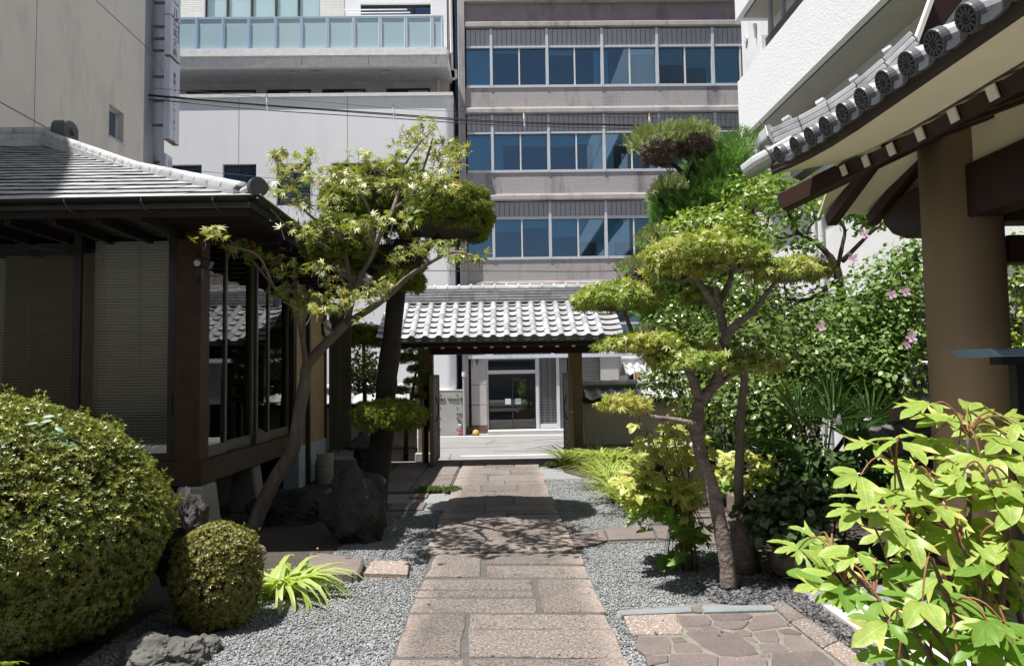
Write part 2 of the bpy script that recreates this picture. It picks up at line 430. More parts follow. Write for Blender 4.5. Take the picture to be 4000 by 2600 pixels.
M['bark_pruned'] = mat('bark_pruned', (.25,.205,.18), (.12,.095,.083), 14, rough=.9, stretch=(1,1,2.2), bump=1.0, bscale=34, stain=(2,2,3), stain_c=(.33,.30,.275), stain_scale=6)
M['bark_pine'] = mat('bark_pine', (.05,.042,.037), (.03,.026,.023), 12, rough=.95, bump=1.0, bscale=22)
M['bark_plum'] = mat('bark_plum', (.075,.06,.052), (.05,.04,.035), 12, rough=.9, bump=.7, bscale=35)
M['stem_red'] = mat('stem_red', (.26,.085,.05), (.22,.13,.06), 8, rough=.6)
M['stem_brown'] = mat('stem_brown', (.15,.10,.07), (.10,.07,.05), 18, rough=.85, bump=.5, bscale=60)
M['twig'] = mat('twig', (.05,.04,.028), (.035,.03,.02), 12, rough=.95, bump=.8, bscale=18)  # colour of the crown cores; inner shade is put into it
M['twig_purple'] = mat('twig_purple', (.20,.155,.13), (.14,.11,.095), 14, rough=.95)
M['cable'] = mat('cable', (.035,.035,.038), rough=.6)
M['plastic_white'] = mat('plastic_white', (.72,.73,.72), (.66,.67,.66), 4, rough=.4)
M['red_paint'] = mat('red_paint', (.58,.035,.035), (.48,.03,.03), 8, rough=.45)
M['yellow_plastic'] = mat('yellow_plastic', (.52,.40,.05), (.40,.30,.05), 7, rough=.5)
M['teal_metal'] = mat('teal_metal', (.17,.27,.36), (.14,.23,.31), 5, rough=.5, spec=.5)
M['blue_cloth'] = mat('blue_cloth', (.30,.50,.66), (.22,.38,.52), 9, rough=.8)
M['steel'] = mat('steel', (.50,.51,.50), (.42,.43,.42), 4, rough=.35, metal=.7)
M['shutter'] = mat('shutter', (.30,.305,.30), (.26,.265,.26), 5, rough=.5)
M['gate_board'] = mat('gate_board', (.21,.20,.19), (.16,.15,.145), 5, rough=.75, vary=.1, bump=.2, bscale=50)
M['gate_wood'] = mat('gate_wood', (.17,.125,.085), (.125,.09,.06), 6, rough=.75, stretch=(3,3,.4), bump=.25, bscale=50)
M['post_tan'] = mat('post_tan', (.27,.205,.13), (.22,.165,.105), 4, rough=.8, bump=.1)
M['pier_stone'] = mat('pier_stone', (.50,.48,.47), (.45,.43,.42), 4, rough=.7, vary=.04)
M['granite_red'] = mat('granite_red', (.18,.10,.095), (.14,.08,.075), 10, rough=.5)
M['planter'] = mat('planter', (.40,.39,.36), (.32,.31,.29), 7, rough=.85, bump=.3)
M['moss'] = leafmat('moss', (.09,.15,.03), (.13,.19,.05), .2)
M['poster_red'] = mat('poster_red', (.62,.25,.18), (.48,.16,.12), 6, rough=.6)
M['poster_white'] = mat('poster_white', (.75,.76,.74), rough=.6)
M['car_white'] = mat('car_white', (.70,.73,.77), rough=.25, spec=.6, coat=.5)
M['granite_path'] = edge_worn('granite_path', 'granite', (.32,.265,.235))
M['dead_leaf'] = mat('dead_leaf', (.26,.15,.06), (.34,.24,.09), 9, rough=.8, island=.5)
M['plaster_house'] = mat('plaster_house', (.40,.31,.17), (.34,.26,.145), 3, rough=.9, bump=.2, bscale=150)
M['curtain'] = mat('curtain', (.22,.21,.17), (.18,.17,.14), 3, rough=.9)
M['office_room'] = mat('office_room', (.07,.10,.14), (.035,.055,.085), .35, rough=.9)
M['glass_tint'] = glass('glass_tint', (.62,.66,.64), .03)
# ================================================================== ground, road, garden floor
ZS = -0.18                                         # street level, a step below the garden
mb = MB().box(-200, 200, -120, 260, -.62, -.60); struct(mb, 'ground', M['ground_grey'])
mb = MB().box(-60, 60, 14.42, 22.62, -.40, ZS); road = struct(mb, 'road', M['asphalt'])
mb = MB().box(-60, 60, 22.62, 23.4, -.42, ZS+.012); struct(mb, 'pavement', M['concrete'])
def line_on_road(pts, w):
    m_ = MB()
    for a, b in zip(pts[:-1], pts[1:]): m_.beam(a, b, w, .006)
    return m_
a = G(1800, 1781, ZS); b = G(2230, 1775, ZS)
build(line_on_road([(a[0], a[1], ZS+.004), (6.5, b[1]+.1, ZS+.004)], .13), 'road_line', M['paint_white'], road)
a = G(1718, 1704, ZS); b = G(2200, 1699, ZS)
build(line_on_road([(-9, a[1], ZS+.004), (9, b[1], ZS+.004)], .15), 'road_line', M['paint_white'], road)
mb = MB()
for seed, (x0, y0, dx, dy, n) in enumerate([(-1.8,18.6,.3,.05,7),(-.4,19.4,.05,.28,6),(.6,18.0,.16,.25,9),(-.2,17.6,.28,.02,7),(-1.2,17.2,.04,-.25,5),(.9,20.5,.3,.06,6),(-1.9,20.2,.05,-.3,6)]):
    rr = random.Random(seed); p = [x0, y0]; pts = []
    for k in range(n):
        pts.append((p[0], p[1], ZS+.003)); p[0] += dx+rr.uniform(-.08,.08); p[1] += dy+rr.uniform(-.12,.12)
    mb_ = line_on_road(pts, .012+.01*rr.random()); mb.add(mb_.v, mb_.f)
build(mb, 'crack', M['asphalt_dark'], road, kind='stuff')
mb = MB().box(-14, 14, -30, 14.1, -.6, 0.0); gg = struct(mb, 'garden_ground', M['gravel_bed'])
mb = MB().box(-14, 14, 14.1, 14.42, -.6, .004); struct(mb, 'gate_threshold', M['granite'])

# ================================================================== garden path of granite slabs
path = struct(MB().box(-.655, .655, 2.2, 13.95, -.2, .033), 'path', M['mortar'])
def slab(pts, z0, z1, name, m, parent, jit=.010, bev=.006):
    """one stone from its outline; edges a little uneven and worn"""
    out = []
    n = len(pts)
    for i in range(n):
        a, b = np.array(pts[i][:2]), np.array(pts[(i+1) % n][:2])
        k = max(1, int(np.linalg.norm(b-a)/.22))
        for t in range(k):
            p = a+(b-a)*t/k
            out.append((p[0]+random.uniform(-jit, jit), p[1]+random.uniform(-jit, jit)))
    m_ = MB().prism(out, 'z', z0, z1+random.uniform(-.003, .004))
    return build(m_, name, m, parent, bevel=bev)
def px_slab(q, **k):
    pts = [G(x, y)[:2] for x, y in q]
    return slab(pts, -.1, .04, 'stone_slab', M['granite_path'], path, **k)
near = [[(1500,2680),(1812,2680),(1812,2600),(1536,2600)], [(1832,2680),(2480,2680),(2452,2600),(1830,2600)],
        [(1543,2587),(1800,2587),(1822,2420),(1598,2420)], [(1828,2590),(2436,2594),(2398,2486),(1830,2484)],
        [(1832,2477),(2392,2478),(2368,2420),(1840,2419)], [(1601,2410),(2098,2410),(2092,2358),(1624,2357)],
        [(1627,2348),(2090,2349),(2086,2326),(1637,2325)], [(1640,2318),(2085,2319),(2080,2280),(1660,2282)],
        [(2120,2410),(2364,2411),(2310,2280),(2100,2279)], [(1664,2270),(1872,2270),(1882,2180),(1704,2181)],
        [(1898,2270),(2304,2271),(2288,2228),(1900,2227)], [(1902,2219),(2284,2220),(2266,2180),(1904,2179)]]
for q in near: px_slab(q)
y = G(2000, 2172)[1]; row = 0
while y < 13.85:
    d = random.choice([.34, .42, .5, .38]) if y < 9 else random.choice([.42, .55, .7])
    d = min(d, 13.9-y)
    if d < .15: break
    xs = [-.72+random.uniform(-.02,.02), .67+random.uniform(-.02,.02)]
    cut = [-.72+1.39*f for f in [(.36,), (.62,), (.45,), (.3,.68), (.55,)][row % 5]]
    xx = [xs[0]]+cut+[xs[1]]
    for x0, x1 in zip(xx[:-1], xx[1:]):
        g_ = .010
        if random.random() < .35 and d > .4:
            ym = y+d*random.uniform(.4, .6)
            slab([(x0+g_,y+g_),(x1-g_,y+g_),(x1-g_,ym-g_),(x0+g_,ym-g_)], -.1, .04, 'stone_slab', M['granite_path'], path)
            slab([(x0+g_,ym+g_),(x1-g_,ym+g_),(x1-g_,y+d-g_),(x0+g_,y+d-g_)], -.1, .04, 'stone_slab', M['granite_path'], path)
        else:
            slab([(x0+g_,y+g_),(x1-g_,y+g_),(x1-g_,y+d-g_),(x0+g_,y+d-g_)], -.1, .04, 'stone_slab', M['granite_path'], path)
    y += d; row += 1
# wider paving on the left before the gate
apron = struct(MB().box(-2.6, -.76, 10.35, 13.95, -.2, .018), 'side_paving', M['mortar'])
yy = [10.38, 11.2, 12.05, 12.9, 13.9]
for i in range(4):
    for x0, x1 in ((-2.58,-1.95),(-1.93,-1.36),(-1.34,-.78)):
        s_ = .25 if i % 2 else 0
        slab([(x0-s_*0+.01,yy[i]+.01),(x1-.01,yy[i]+.01),(x1-.01,yy[i+1]-.01),(x0+.01,yy[i+1]-.01)], -.1, .034, 'paving_slab', M['granite'], apron)
# branch path of stones to the right
branch = struct(MB().add([(*G(x, y)[:2], .012) for x, y in [(2236,2104),(2240,2155),(2375,2125),(2640,2118),(2830,2140),(2900,2090),(2700,2055),(2420,2060)]], [tuple(range(8))]), 'side_path', M['mortar'])
for q in ([(2228,2098),(2246,2150),(2340,2132),(2322,2082)],[(2326,2080),(2345,2130),(2372,2120),(2350,2074)],[(2358,2072),(2380,2118),(2560,2112),(2540,2064)],
          [(2548,2064),(2570,2112),(2800,2134),(2780,2070)],[(2700,2040),(2780,2065),(2900,2085),(2860,2030)],[(2600,1990),(2690,2030),(2850,2025),(2790,1985)]):
    slab([G(x, y)[:2] for x, y in q], -.1, .035, 'stepping_stone', M['flag_brown'], branch)
def loose_stone(q, name, label, m, h=.035, group=None):
    pts = [np.array(G(x, y)[:2]) for x, y in q]
    c = sum(pts)/len(pts)
    o = slab(pts, -.05, h, name, m, None)
    return tag(o, label, 'paving stone', group)
loose_stone([(1420,2258),(1592,2262),(1600,2213),(1455,2208)], 'stepping_stone', 'pink granite stepping stone half in sun beside the low kerb block', M['granite_pink'], .05)
loose_stone([(1658,2002),(1755,2000),(1770,1962),(1690,1966)], 'stepping_stone', 'square grey paving stone in shade just left of the path', M['kerb_blue'], .03)
loose_stone([(1520,2000),(1650,1996),(1665,1970),(1545,1975)], 'stepping_stone', 'long dark stepping stone in full shade beside the house', M['flag_brown'], .03)
loose_stone([(1598,1950),(1668,1948),(1675,1932),(1610,1935)], 'stepping_stone', 'small sunlit grey stone below the moss strip', M['granite'], .03)
b_ = [G(x, y)[:2] for x, y in [(1195,2272),(1405,2275),(1425,2215),(1210,2190)]]
tag(slab(b_, -.05, .085, 'kerb_block', M['flag_brown'], None, bev=.02), 'low brownish kerb block beside the daylily', 'kerb stone')

# ================================================================== crazy paving on the right
flag = struct(MB().add([(*G(x, y)[:2], .027) for x, y in [(2425,2395),(2440,2425),(2540,2560),(2585,2700),(3420,2700),(3300,2590),(3090,2395),(2780,2370)]], [tuple(range(8))]), 'crazy_paving', M['mortar_light'])
c = lambda u, v: (2350+u/2.38, 2350+v/2.38)
stones = [[(205,178),(700,158),(715,240),(760,290),(740,345),(300,350),(262,320)],
 [(722,175),(985,172),(1025,215),(1020,250),(900,266),(765,262),(728,225)], [(1000,165),(1160,153),(1380,155),(1405,175),(1380,205),(1150,216),(1060,210)],
 [(1040,235),(1140,222),(1370,220),(1350,270),(1300,290),(1215,300),(1110,285)], [(1420,178),(1640,155),(1745,250),(1735,265),(1400,310),(1360,280),(1370,235)],
 [(780,275),(895,275),(915,308),(800,312)], [(915,275),(1030,260),(1110,300),(935,308)], [(785,330),(930,320),(1110,315),(1260,345),(1420,455),(1450,530),(1300,548),(1110,545),(960,470)],
 [(1230,320),(1320,305),(1395,330),(1400,360),(1320,370)], [(1410,330),(1620,305),(1650,390),(1640,420),(1480,415)], [(1650,305),(1750,290),(1860,340),(1845,352),(1690,345)],
 [(1330,385),(1400,370),(1470,415),(1430,430)], [(1700,355),(1850,360),(2015,495),(2005,508),(1770,505),(1700,430)], [(1460,440),(1640,430),(1690,445),(1750,500),(1730,510),(1500,512)],
 [(330,368),(600,368),(650,440),(640,520),(420,535),(330,470)], [(640,380),(740,362),(820,420),(680,430)], [(670,440),(860,430),(945,500),(920,512),(690,516)],
 [(400,555),(630,545),(620,610),(440,640)], [(650,545),(940,525),(1090,560),(1080,720),(680,720),(640,640)], [(1110,570),(1440,560),(1540,600),(1540,720),(1110,720)],
 [(1490,530),(1560,530),(1565,560),(1480,562)], [(1590,530),(2040,520),(2150,600),(2200,720),(1580,720)], [(470,660),(650,650),(660,740),(520,740)]]
for q in stones:
    pts = [G(*c(u, v))[:2] for u, v in q]
    cx = sum(np.array(p) for p in pts)/len(pts)
    pts = [cx+(np.array(p)-cx)*1.012 for p in pts]
    slab(pts, -.05, .034, 'flagstone', M['granite_pink'] if q[0] == (205,178) else M['flag_brown'], flag, jit=.006)
for q, m_ in (([(172,135),(190,172),(845,142),(818,98)],'kerb_blue'), ([(838,98),(850,142),(938,150),(915,98)],'flag_brown'), ([(930,95),(950,150),(1620,128),(1595,84)],'kerb_blue'),
              ([(1560,60),(1640,135),(1760,240),(1900,200),(1690,50)],'granite'), ([(1765,245),(1870,340),(2060,490),(2210,420),(1905,205)],'granite'), ([(2065,495),(2260,640),(2420,740),(2560,690),(2215,425)],'granite_pink')):
    slab([G(*c(u, v))[:2] for u, v in q], -.05, .045, 'kerb_stone', M[m_], flag, jit=.004)

# ================================================================== tiled platform of the hall
PZ = .05
pa = PX  # alias kept short
p0 = G(3290, 2440, PZ); edge_x = lambda y: 1.78+(5.05-y)*0.0
XE = 2.19
plat = struct(MB().box(XE+.02, 7.5, 1.2, 5.0, -.2, PZ-.012), 'hall_platform', M['concrete'])
for i in range(14):
    for j in range(13):
        x0, y0 = XE+.40*i, 5.0-.30*(j+1)
        if x0 > 4.6: continue
        build(MB().box(x0+.003, x0+.397, y0+.003, y0+.297, PZ-.06, PZ+random.uniform(-.001,.001)), 'floor_tile', M['floor_tile'], plat, bevel=.004)

# ================================================================== grey office building across the street
YG = 23.2
gb = thing('office_building', 'grey brick office block with long bands of blue windows across the street', 'building', (3.5, YG, ZS))
zf = lambda py: P(2137, py, YG)[2]
xf = lambda px, py=260: P(px, py, YG)[0]
XL, XR = xf(1816), 9.6
pill = [xf(v) for v in (1919, 2137, 2352, 2567, 2785)]; pitch = pill[1]-pill[0]
pill += [pill[-1]+pitch, pill[-1]+2*pitch]
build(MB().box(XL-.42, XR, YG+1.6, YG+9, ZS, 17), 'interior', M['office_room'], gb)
build(MB().box(xf(1793), XL, YG-.12, YG+2, ZS, 17), 'brick_pier', M['brick_grey'], gb)
build(MB().box(xf(1790), xf(1793)-.004, YG-.12, YG+.2, ZS+2.6, 17), 'corner_trim', M['paint_white'], gb)
build(MB().box(XL, XR, YG+.02, YG+1.6, zf(88), zf(12)), 'spandrel', M['spandrel_dark'], gb)
build(MB().box(XL, XR, YG-.18, YG+1.5, zf(12), zf(-10)), 'ledge', M['ledge_grey'], gb)
build(MB().box(XL, XR, YG-.02, YG+1.5, zf(-10)+.004, 17), 'brick_band', M['brick_grey'], gb)
build(MB().box(XL, XR, YG-.10, YG+1.5, zf(108), zf(88)-.003), 'ledge', M['ledge_grey'], gb, bevel=.02)
floors = [(114,180,187,333,343,420,445), (448,515,522,664,674,757,783), (787,845,855,1003,1013,1097,1128)]
blind_plan = {(0,0):(1,1),(0,1):(0,0),(0,2):(0,0),(0,3):(0,0),(0,4):(.42,.5),(0,5):(1,1),(1,0):(1,1),(1,1):(.28,.3),(1,2):(.32,.25),(1,3):(.3,.3),(1,4):(.3,0),(1,5):(1,1),(2,0):(1,1),(2,1):(.3,.2),(2,2):(.45,.6),(2,3):(.62,.62),(2,4):(.6,.6)}
side_plan = {(0,2):.2,(0,3):-.18,(1,2):.3,(1,3):-.3,(1,1):-.3,(2,3):-.25,(2,2):.25,(2,4):-.3,(0,4):.12}
for fi, (rt0, rt1, g0, g1, sl, br, le) in enumerate(floors):
    build(MB().box(XL, XR, YG-.015, YG+1.5, zf(br), zf(sl)-.003), 'brick_band', M['brick_grey'], gb)
    mb = MB().box(XL, XR, YG-.13, YG+1.5, zf(le), zf(br+6)-.003); mb.box(XL, XR, YG-.07, YG+1.5, zf(br+6), zf(br)-.003)
    build(mb, 'ledge', M['ledge_grey'], gb, bevel=.02)
    edges = [XL]+pill
    for k in range(len(edges)-1):
        x0, x1 = edges[k], edges[k+1]
        if x0 > XR: break
        w = MB(); pw = .045
        w.box(x1-pw, x1+pw, YG-.05, YG+.14, zf(sl), zf(rt0)-.003)                    # mullion post
        w.box(x0+pw+.002, x1-pw-.002, YG-.04, YG+.10, zf(sl), zf(g1))                # sill bar
        w.box(x0+pw+.002, x1-pw-.002, YG-.02, YG+.10, zf(g0), zf(rt1))               # head bar
        win = build(w, 'window', M['alu'], gb)
        xm = (x0+x1)/2; single = (k == 0)
        if not single: build(MB().box(xm-.022, xm+.022, YG+.0, YG+.09, zf(g1)+.002, zf(g0)-.002), 'sash_bar', M['paint_white'], win)
        for h, (xa, xb) in enumerate([(x0+pw, x1-pw)] if single else [(x0+pw, xm-.024), (xm+.024, x1-pw)]):
            build(MB().box(xa, xb, YG+.05+.02*h, YG+.058+.02*h, zf(g1)+.002, zf(g0)-.002), 'pane', M['glass_blue'], win)
            bl = blind_plan.get((fi, k), (0, .2))[h]
            if bl == 0 and random.random() < .45: bl = random.choice([.08, .14, .2])
            if bl > 0:
                build(MB().box(xa+.01, xb-.01, YG+.2, YG+.21, zf(g0)-(zf(g0)-zf(g1))*bl, zf(g0)), 'blind', M['blind_blue'], win)
        sp_ = side_plan.get((fi, k))
        if sp_:
            xa, xb = (x1-pw-abs(sp_), x1-pw) if sp_ > 0 else (x0+pw, x0+pw+abs(sp_))
            build(MB().box(xa, xb, YG+.24, YG+.25, zf(g1), zf(g0)), 'curtain', M['blind_blue'], win)
        rp = MB()
        build(MB().box(x0+pw+.002, x1-pw-.002, YG+.05, YG+.12, zf(rt1)+.003, zf(rt0)-.003), 'panel_backing', M['room_dark'], gb)
        n = max(3, int((x1-x0)/.165))
        for q in range(n):
            xa, xb = x0+pw+(x1-x0-2*pw)*q/n, x0+pw+(x1-x0-2*pw)*(q+1)/n
            rp.box(xa+.008, xb-.008, YG+.012, YG+.04, zf(rt1)+.003, zf(rt0)-.003)
        build(rp, 'spandrel_panel', M['rib_panel'], gb, kind='stuff')
# lower storey above the shop and the shop front
for k in range(len(pill)-1):
    x0, x1 = pill[k], pill[k+1]
    w = MB().box(x1-.05, x1+.05, YG-.02, YG+.12, zf(1385), zf(1190)); w.box(x0+.052, x1-.052, YG-.02, YG+.1, zf(1270), zf(1262)); w.box(x0+.052, x1-.052, YG-.02, YG+.1, zf(1198), zf(1190))
    win = build(w, 'window', M['alu'], gb)
    build(MB().box(x0+.05, x1-.05, YG+.04, YG+.05, zf(1262), zf(1198)), 'pane', M['glass_blue'], win)
    build(MB().box(x0+.05, x1-.05, YG+.04, YG+.05, zf(1385), zf(1270)), 'pane', M['glass_blue'], win)
build(MB().box(XL, XR, YG+.0, YG+1.5, zf(1190), zf(1128)-.003), 'brick_band', M['brick_grey'], gb)
build(MB().box(XL, pill[0]-.06, YG+.0, YG+.4, zf(1385), zf(1190)-.003), 'brick_band', M['brick_grey'], gb)
build(MB().box(XL, XR, YG-.22, YG+.3, zf(1397), zf(1383)), 'shop_fascia', M['sign_white'], gb)
xg = lambda px: P(px, 1550, YG)[0]
zg = lambda py: P(2000, py, YG)[2]
for a, b in ((1397,1499),(1501,1577),(1579,1658)):
    build(MB().box(xg(1842), xg(1902), YG-.1, YG+.6, zg(b), zg(a)), 'stone_panel', M['pier_stone'], gb, bevel=.006)
build(MB().box(xg(1840), xg(1903), YG-.115, YG+.6, ZS, zg(1659.5)), 'granite_base', M['granite_red'], gb)
build(MB().box(xg(1820), xg(1838), YG-.14, YG+.5, ZS, zg(1663)), 'granite_base', M['granite_red'], gb)
build(MB().box(xg(1852), xg(1860), YG-.2, YG-.102, zg(1425), zg(1398)), 'vent_pipe', M['steel'], gb)
build(MB().box(xg(1864), xg(1870), YG-.2, YG-.102, zg(1421), zg(1398)), 'vent_pipe', M['frame_bronze'], gb)
fr = MB().box(xg(1903), xg(1908), YG-.05, YG+.1, zg(1676), zg(1397)); fr.box(xg(2093), xg(2104), YG-.06, YG+.1, zg(1676), zg(1397)); fr.box(xg(1908), xg(2093), YG-.05, YG+.1, zg(1459), zg(1445)); fr.box(xg(1908), xg(2093), YG-.04, YG+.08, zg(1402), zg(1397.5))
build(fr, 'door_frame', M['alu'], gb)
build(MB().box(xg(1908), xg(2093), YG+.02, YG+.03, zg(1445), zg(1402)), 'transom_pane', M['glass_clear'], gb)
for xa, xb, dy in ((1908,2004,.0),(2002,2093,.045)):
    d_ = MB().box(xg(xa), xg(xa+3.5), YG+dy, YG+dy+.04, zg(1675), zg(1459)); d_.box(xg(xb-3.5), xg(xb), YG+dy, YG+dy+.04, zg(1675), zg(1459))
    d_.box(xg(xa+3.5), xg(xb-3.5), YG+dy, YG+dy+.04, zg(1675), zg(1668)); d_.box(xg(xa+3.5), xg(xb-3.5), YG+dy, YG+dy+.04, zg(1463), zg(1459))
    dr = build(d_, 'sliding_door', M['frame_dark'], gb)
    build(MB().box(xg(xa+3.5), xg(xb-3.5), YG+dy+.015, YG+dy+.022, zg(1668), zg(1463)), 'door_pane', M['glass_clear'], dr)
    sx = 1973 if xa < 1950 else 2013
    st = build(MB().box(xg(sx), xg(sx+22), YG+dy-.012, YG+dy-.002, zg(1578), zg(1556)), 'door_sticker', M['sign_white'], dr)
sh = MB()
for k in range(11):
    zz = zg(1670)+k*.165
    sh.box(xg(1912), xg(2000), YG+.5, YG+.515, zz, zz+.018)
build(sh, 'reflected_bars', M['frame_bronze'], gb)  # bars behind the glass stand in for a shutter's reflected lines
cn = MB().box(xg(2016), xg(2092), YG+.55, YG+.6, zg(1664), zg(1585))
for k in range(5): cn.box(xg(2020+k*14), xg(2026+k*14), YG+.52, YG+.549, zg(1660), zg(1592))
build(cn, 'wooden_counter', M['wood_brown'], gb)
g_ = MB().box(xg(2104), xg(2108), YG-.03, YG+.06, zg(1655), zg(1397)); g_.box(xg(2174), xg(2186), YG-.06, YG+.1, zg(1676), zg(1397)); g_.box(xg(2104), xg(2174), YG-.03, YG+.06, zg(1674), zg(1656))
gw = build(g_, 'wired_window', M['alu'], gb)
build(MB().box(xg(2108), xg(2174), YG+.02, YG+.03, zg(1656), zg(1397)), 'pane', mat('grey_pane', (.12,.125,.125), (.10,.10,.10), 2, rough=.15, spec=.5), gw)
wr = MB()
for k in range(24): wr.box(xg(2108), xg(2174), YG+.008, YG+.018, zg(1650-k*10.6), zg(1650-k*10.6)+.006)
for px in (2124, 2130, 2148, 2152): wr.box(xg(px), xg(px)+.006, YG+.004, YG+.0079, zg(1656), zg(1397))
build(wr, 'wire_grid', M['steel'], gw, kind='stuff')
for xa, xb, y0, y1 in ((2186,2216,1676,1397),(2262,2346,1560,1397)):
    s_ = MB(); z = zg(y0); zt = zg(y1)
    while z < zt-.01:
        s_.prism([(YG+.02,z),(YG-.025,z+.012),(YG-.03,z+.04),(YG+.02,z+.052)], 'x', xg(xa), xg(xb)); z += .056
    build(s_, 'roller_shutter', M['shutter'], gb)
build(MB().box(xg(2346), xg(2416), YG-.15, YG+.5, ZS, zf(1300)), 'pillar', M['pier_stone'], gb)
build(MB().box(xg(2416), XR, YG-.02, YG+.4, ZS, zg(1397)-.003), 'ground_wall', M['pier_stone'], gb)
build(MB().box(xg(1905), xg(2240), YG-.55, YG+.3, ZS, zg(1676)), 'door_step', M['pier_stone'], gb, bevel=.01)
build(MB().box(xg(2500), xg(2508), YG-.2, YG-.16, 0, 3.0), 'drain_pipe', M['pipe_grey'], gb)

# ================================================================== white building with glass balcony
YW = 22.6
wb = thing('white_building', 'white rendered building with frosted glass balcony and curved cornice', 'building', (-7, YW, ZS))
xw = lambda px, py=500, Y=YW: P(px, py, Y)[0]
zw = lambda py, Y=YW, px=1300: P(px, py, Y)[2]
xr = xw(1737)
ZC = zw(380)
cols = [(560,700),(757,788),(870,1001),(1080,1213),(1294,1426),(1504,1637)]
cols = [(600,788),(870,1001),(1080,1213),(1294,1426),(1504,1637)]
rows = [(637,800),(935,1075)]
# wall as a skin with window openings, so that the recesses are real
bnd = [-14.0]+[v for a, b in cols for v in (xw(a, 640), xw(b, 640))]+[xr]
sk = MB()
for i in range(0, len(bnd), 2): sk.box(bnd[i], bnd[i+1], YW, YW+.3, ZS, ZC)
for i in range(1, len(bnd)-1, 2):
    zs = [ZC, zw(rows[0][0]), zw(rows[0][1]), zw(rows[1][0]), zw(rows[1][1]), ZS]
    for a, b in ((0,1),(2,3),(4,5)): sk.box(bnd[i], bnd[i+1], YW, YW+.3, zs[b], zs[a])
build(sk, 'wall', M['render_white'], wb)
rc = MB()
for k in range(9):
    a0, a1 = math.pi/2*k/8, math.pi/2*(k+1)/8
    pass
prof = [(xr, YW)]+[(xr+.26*math.sin(t), YW+.26*(1-math.cos(t))) for t in np.linspace(0.01, math.pi/2, 8)]+[(xr+.26, YW+1.4), (xr, YW+1.4)]
build(MB().prism(prof, 'z', ZS, ZC), 'rounded_corner', M['render_white'], wb, smooth=False)
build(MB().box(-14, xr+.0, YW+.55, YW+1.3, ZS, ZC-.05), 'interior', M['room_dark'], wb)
build(MB().box(-14, xr+.28, YW-.07, YW+1.9, ZC, zw(367)), 'coping', M['paint_white'], wb)
for px in (933, 1357):
    build(MB().box(xw(px, 500)-.011, xw(px, 500)+.011, YW-.003, YW+.01, zw(635), ZC-.01), 'expansion_joint', M['pipe_grey'], wb)
for a, b in cols:
    for t, bt in rows:
        x0, x1, z0, z1 = xw(a, 640), xw(b, 640), zw(bt), zw(t)
        w = MB().box(x0, x0+.05, YW+.12, YW+.2, z0, z1); w.box(x1-.05, x1, YW+.12, YW+.2, z0, z1)
        w.box(x0+.05, x1-.05, YW+.12, YW+.2, z1-.05, z1); w.box(x0+.05, x1-.05, YW+.12, YW+.2, z0, z0+.05); w.box((x0+x1)/2-.025, (x0+x1)/2+.025, YW+.11, YW+.2, z0+.05, z1-.05)
        win = build(w, 'window', M['frame_dark'], wb)
        for xa, xb in ((x0+.05, (x0+x1)/2-.025), ((x0+x1)/2+.025, x1-.05)):
            build(MB().box(xa, xb, YW+.15, YW+.158, z0+.05, z1-.05), 'pane', M['glass_blue'], win)
YU = YW+1.7; zu = lambda py: zw(py, YU); xu = lambda px: xw(px, 330, YU)
build(MB().box(-14, xu(1752), YU, YU+.5, zu(400), zu(200)), 'tile_wall', M['tile_white'], wb)
for a, b in ((733,1001),(1045,1215),(1260,1428),(1510,1680)):
    w = MB().box(xu(a), xu(b), YU-.06, YU-.002, zu(358), zu(351)); w.box(xu(a), xu(a)+.06, YU-.06, YU-.002, zu(400), zu(358)); w.box(xu(b)-.06, xu(b), YU-.06, YU-.002, zu(400), zu(358))
    win = build(w, 'window', M['frame_dark'], wb)
    xm = (xu(a)+xu(b))/2
    build(MB().box(xu(a)+.06, xm, YU-.03, YU-.022, zu(400), zu(358)), 'pane', M['room_dark'], win)
    build(MB().box(xm, xu(b)-.06, YU-.02, YU-.012, zu(400), zu(358)), 'pane', M['glass_frost'], win)
YB = YW-.25; zb = lambda py: zw(py, YB); xb_ = lambda px, py=120: xw(px, py, YB)
prof = [(YB, zb(188)), (YB, zb(216)), (YB+.10, zb(218)), (YB+.12, zb(250)), (YB+.06, zb(251)), (YB+.06, zb(256)), (YB+.16, zb(258))]
prof += [(YB+.16+1.85*t, zb(258)+(zu(318)-zb(258))*(1-(1-t)**2.4)) for t in np.linspace(.12, 1, 8)]
prof += [(YU+.3, zu(318)), (YU+.3, zb(188))]
build(MB().prism(prof, 'x', -14, xb_(1746, 240)), 'curved_cornice', M['soffit_white'], wb)
for px in (1175, 1438, 1702):
    build(MB().box(xb_(px,235)-.012, xb_(px,235)+.012, YB+.095, YB+.118, zb(254), zb(219)), 'cornice_joint', M['pipe_grey'], wb)
for px in (1143, 1237, 1508): build(MB().obox(P(px, 286, YB+.9), (.1,0,0), (0,.12,.02), (0,-.004,.02)), 'soffit_lamp', M['plastic_white'], wb)
posts = [662, 763, 867, 968, 1073, 1174, 1276, 1379, 1483, 1583, 1686, 1728]
rail = MB().box(xb_(600), xb_(1730), YB+.06, YB+.14, zb(64), zb(60)); rail.box(xb_(600), xb_(1730), YB+.06, YB+.14, zb(187)+.002, zb(183))
for p_ in posts: rail.box(xb_(p_)-.03, xb_(p_)+.03, YB+.04, YB+.16, zb(183)+.002, zb(64)-.002)
build(rail, 'balcony_rail', mat('rail_blue', (.42,.50,.66), (.38,.46,.62), 4, rough=.4, spec=.5), wb)
for a, b in zip(posts[:-1], posts[1:]):
    build(MB().box(xb_(a)+.05, xb_(b)-.05, YB+.09, YB+.105, zb(182), zb(66)), 'glass_panel', M['glass_frost'], wb)
YV = YU+.6; zv = lambda py: zw(py, YV); xv = lambda px: xw(px, 30, YV)
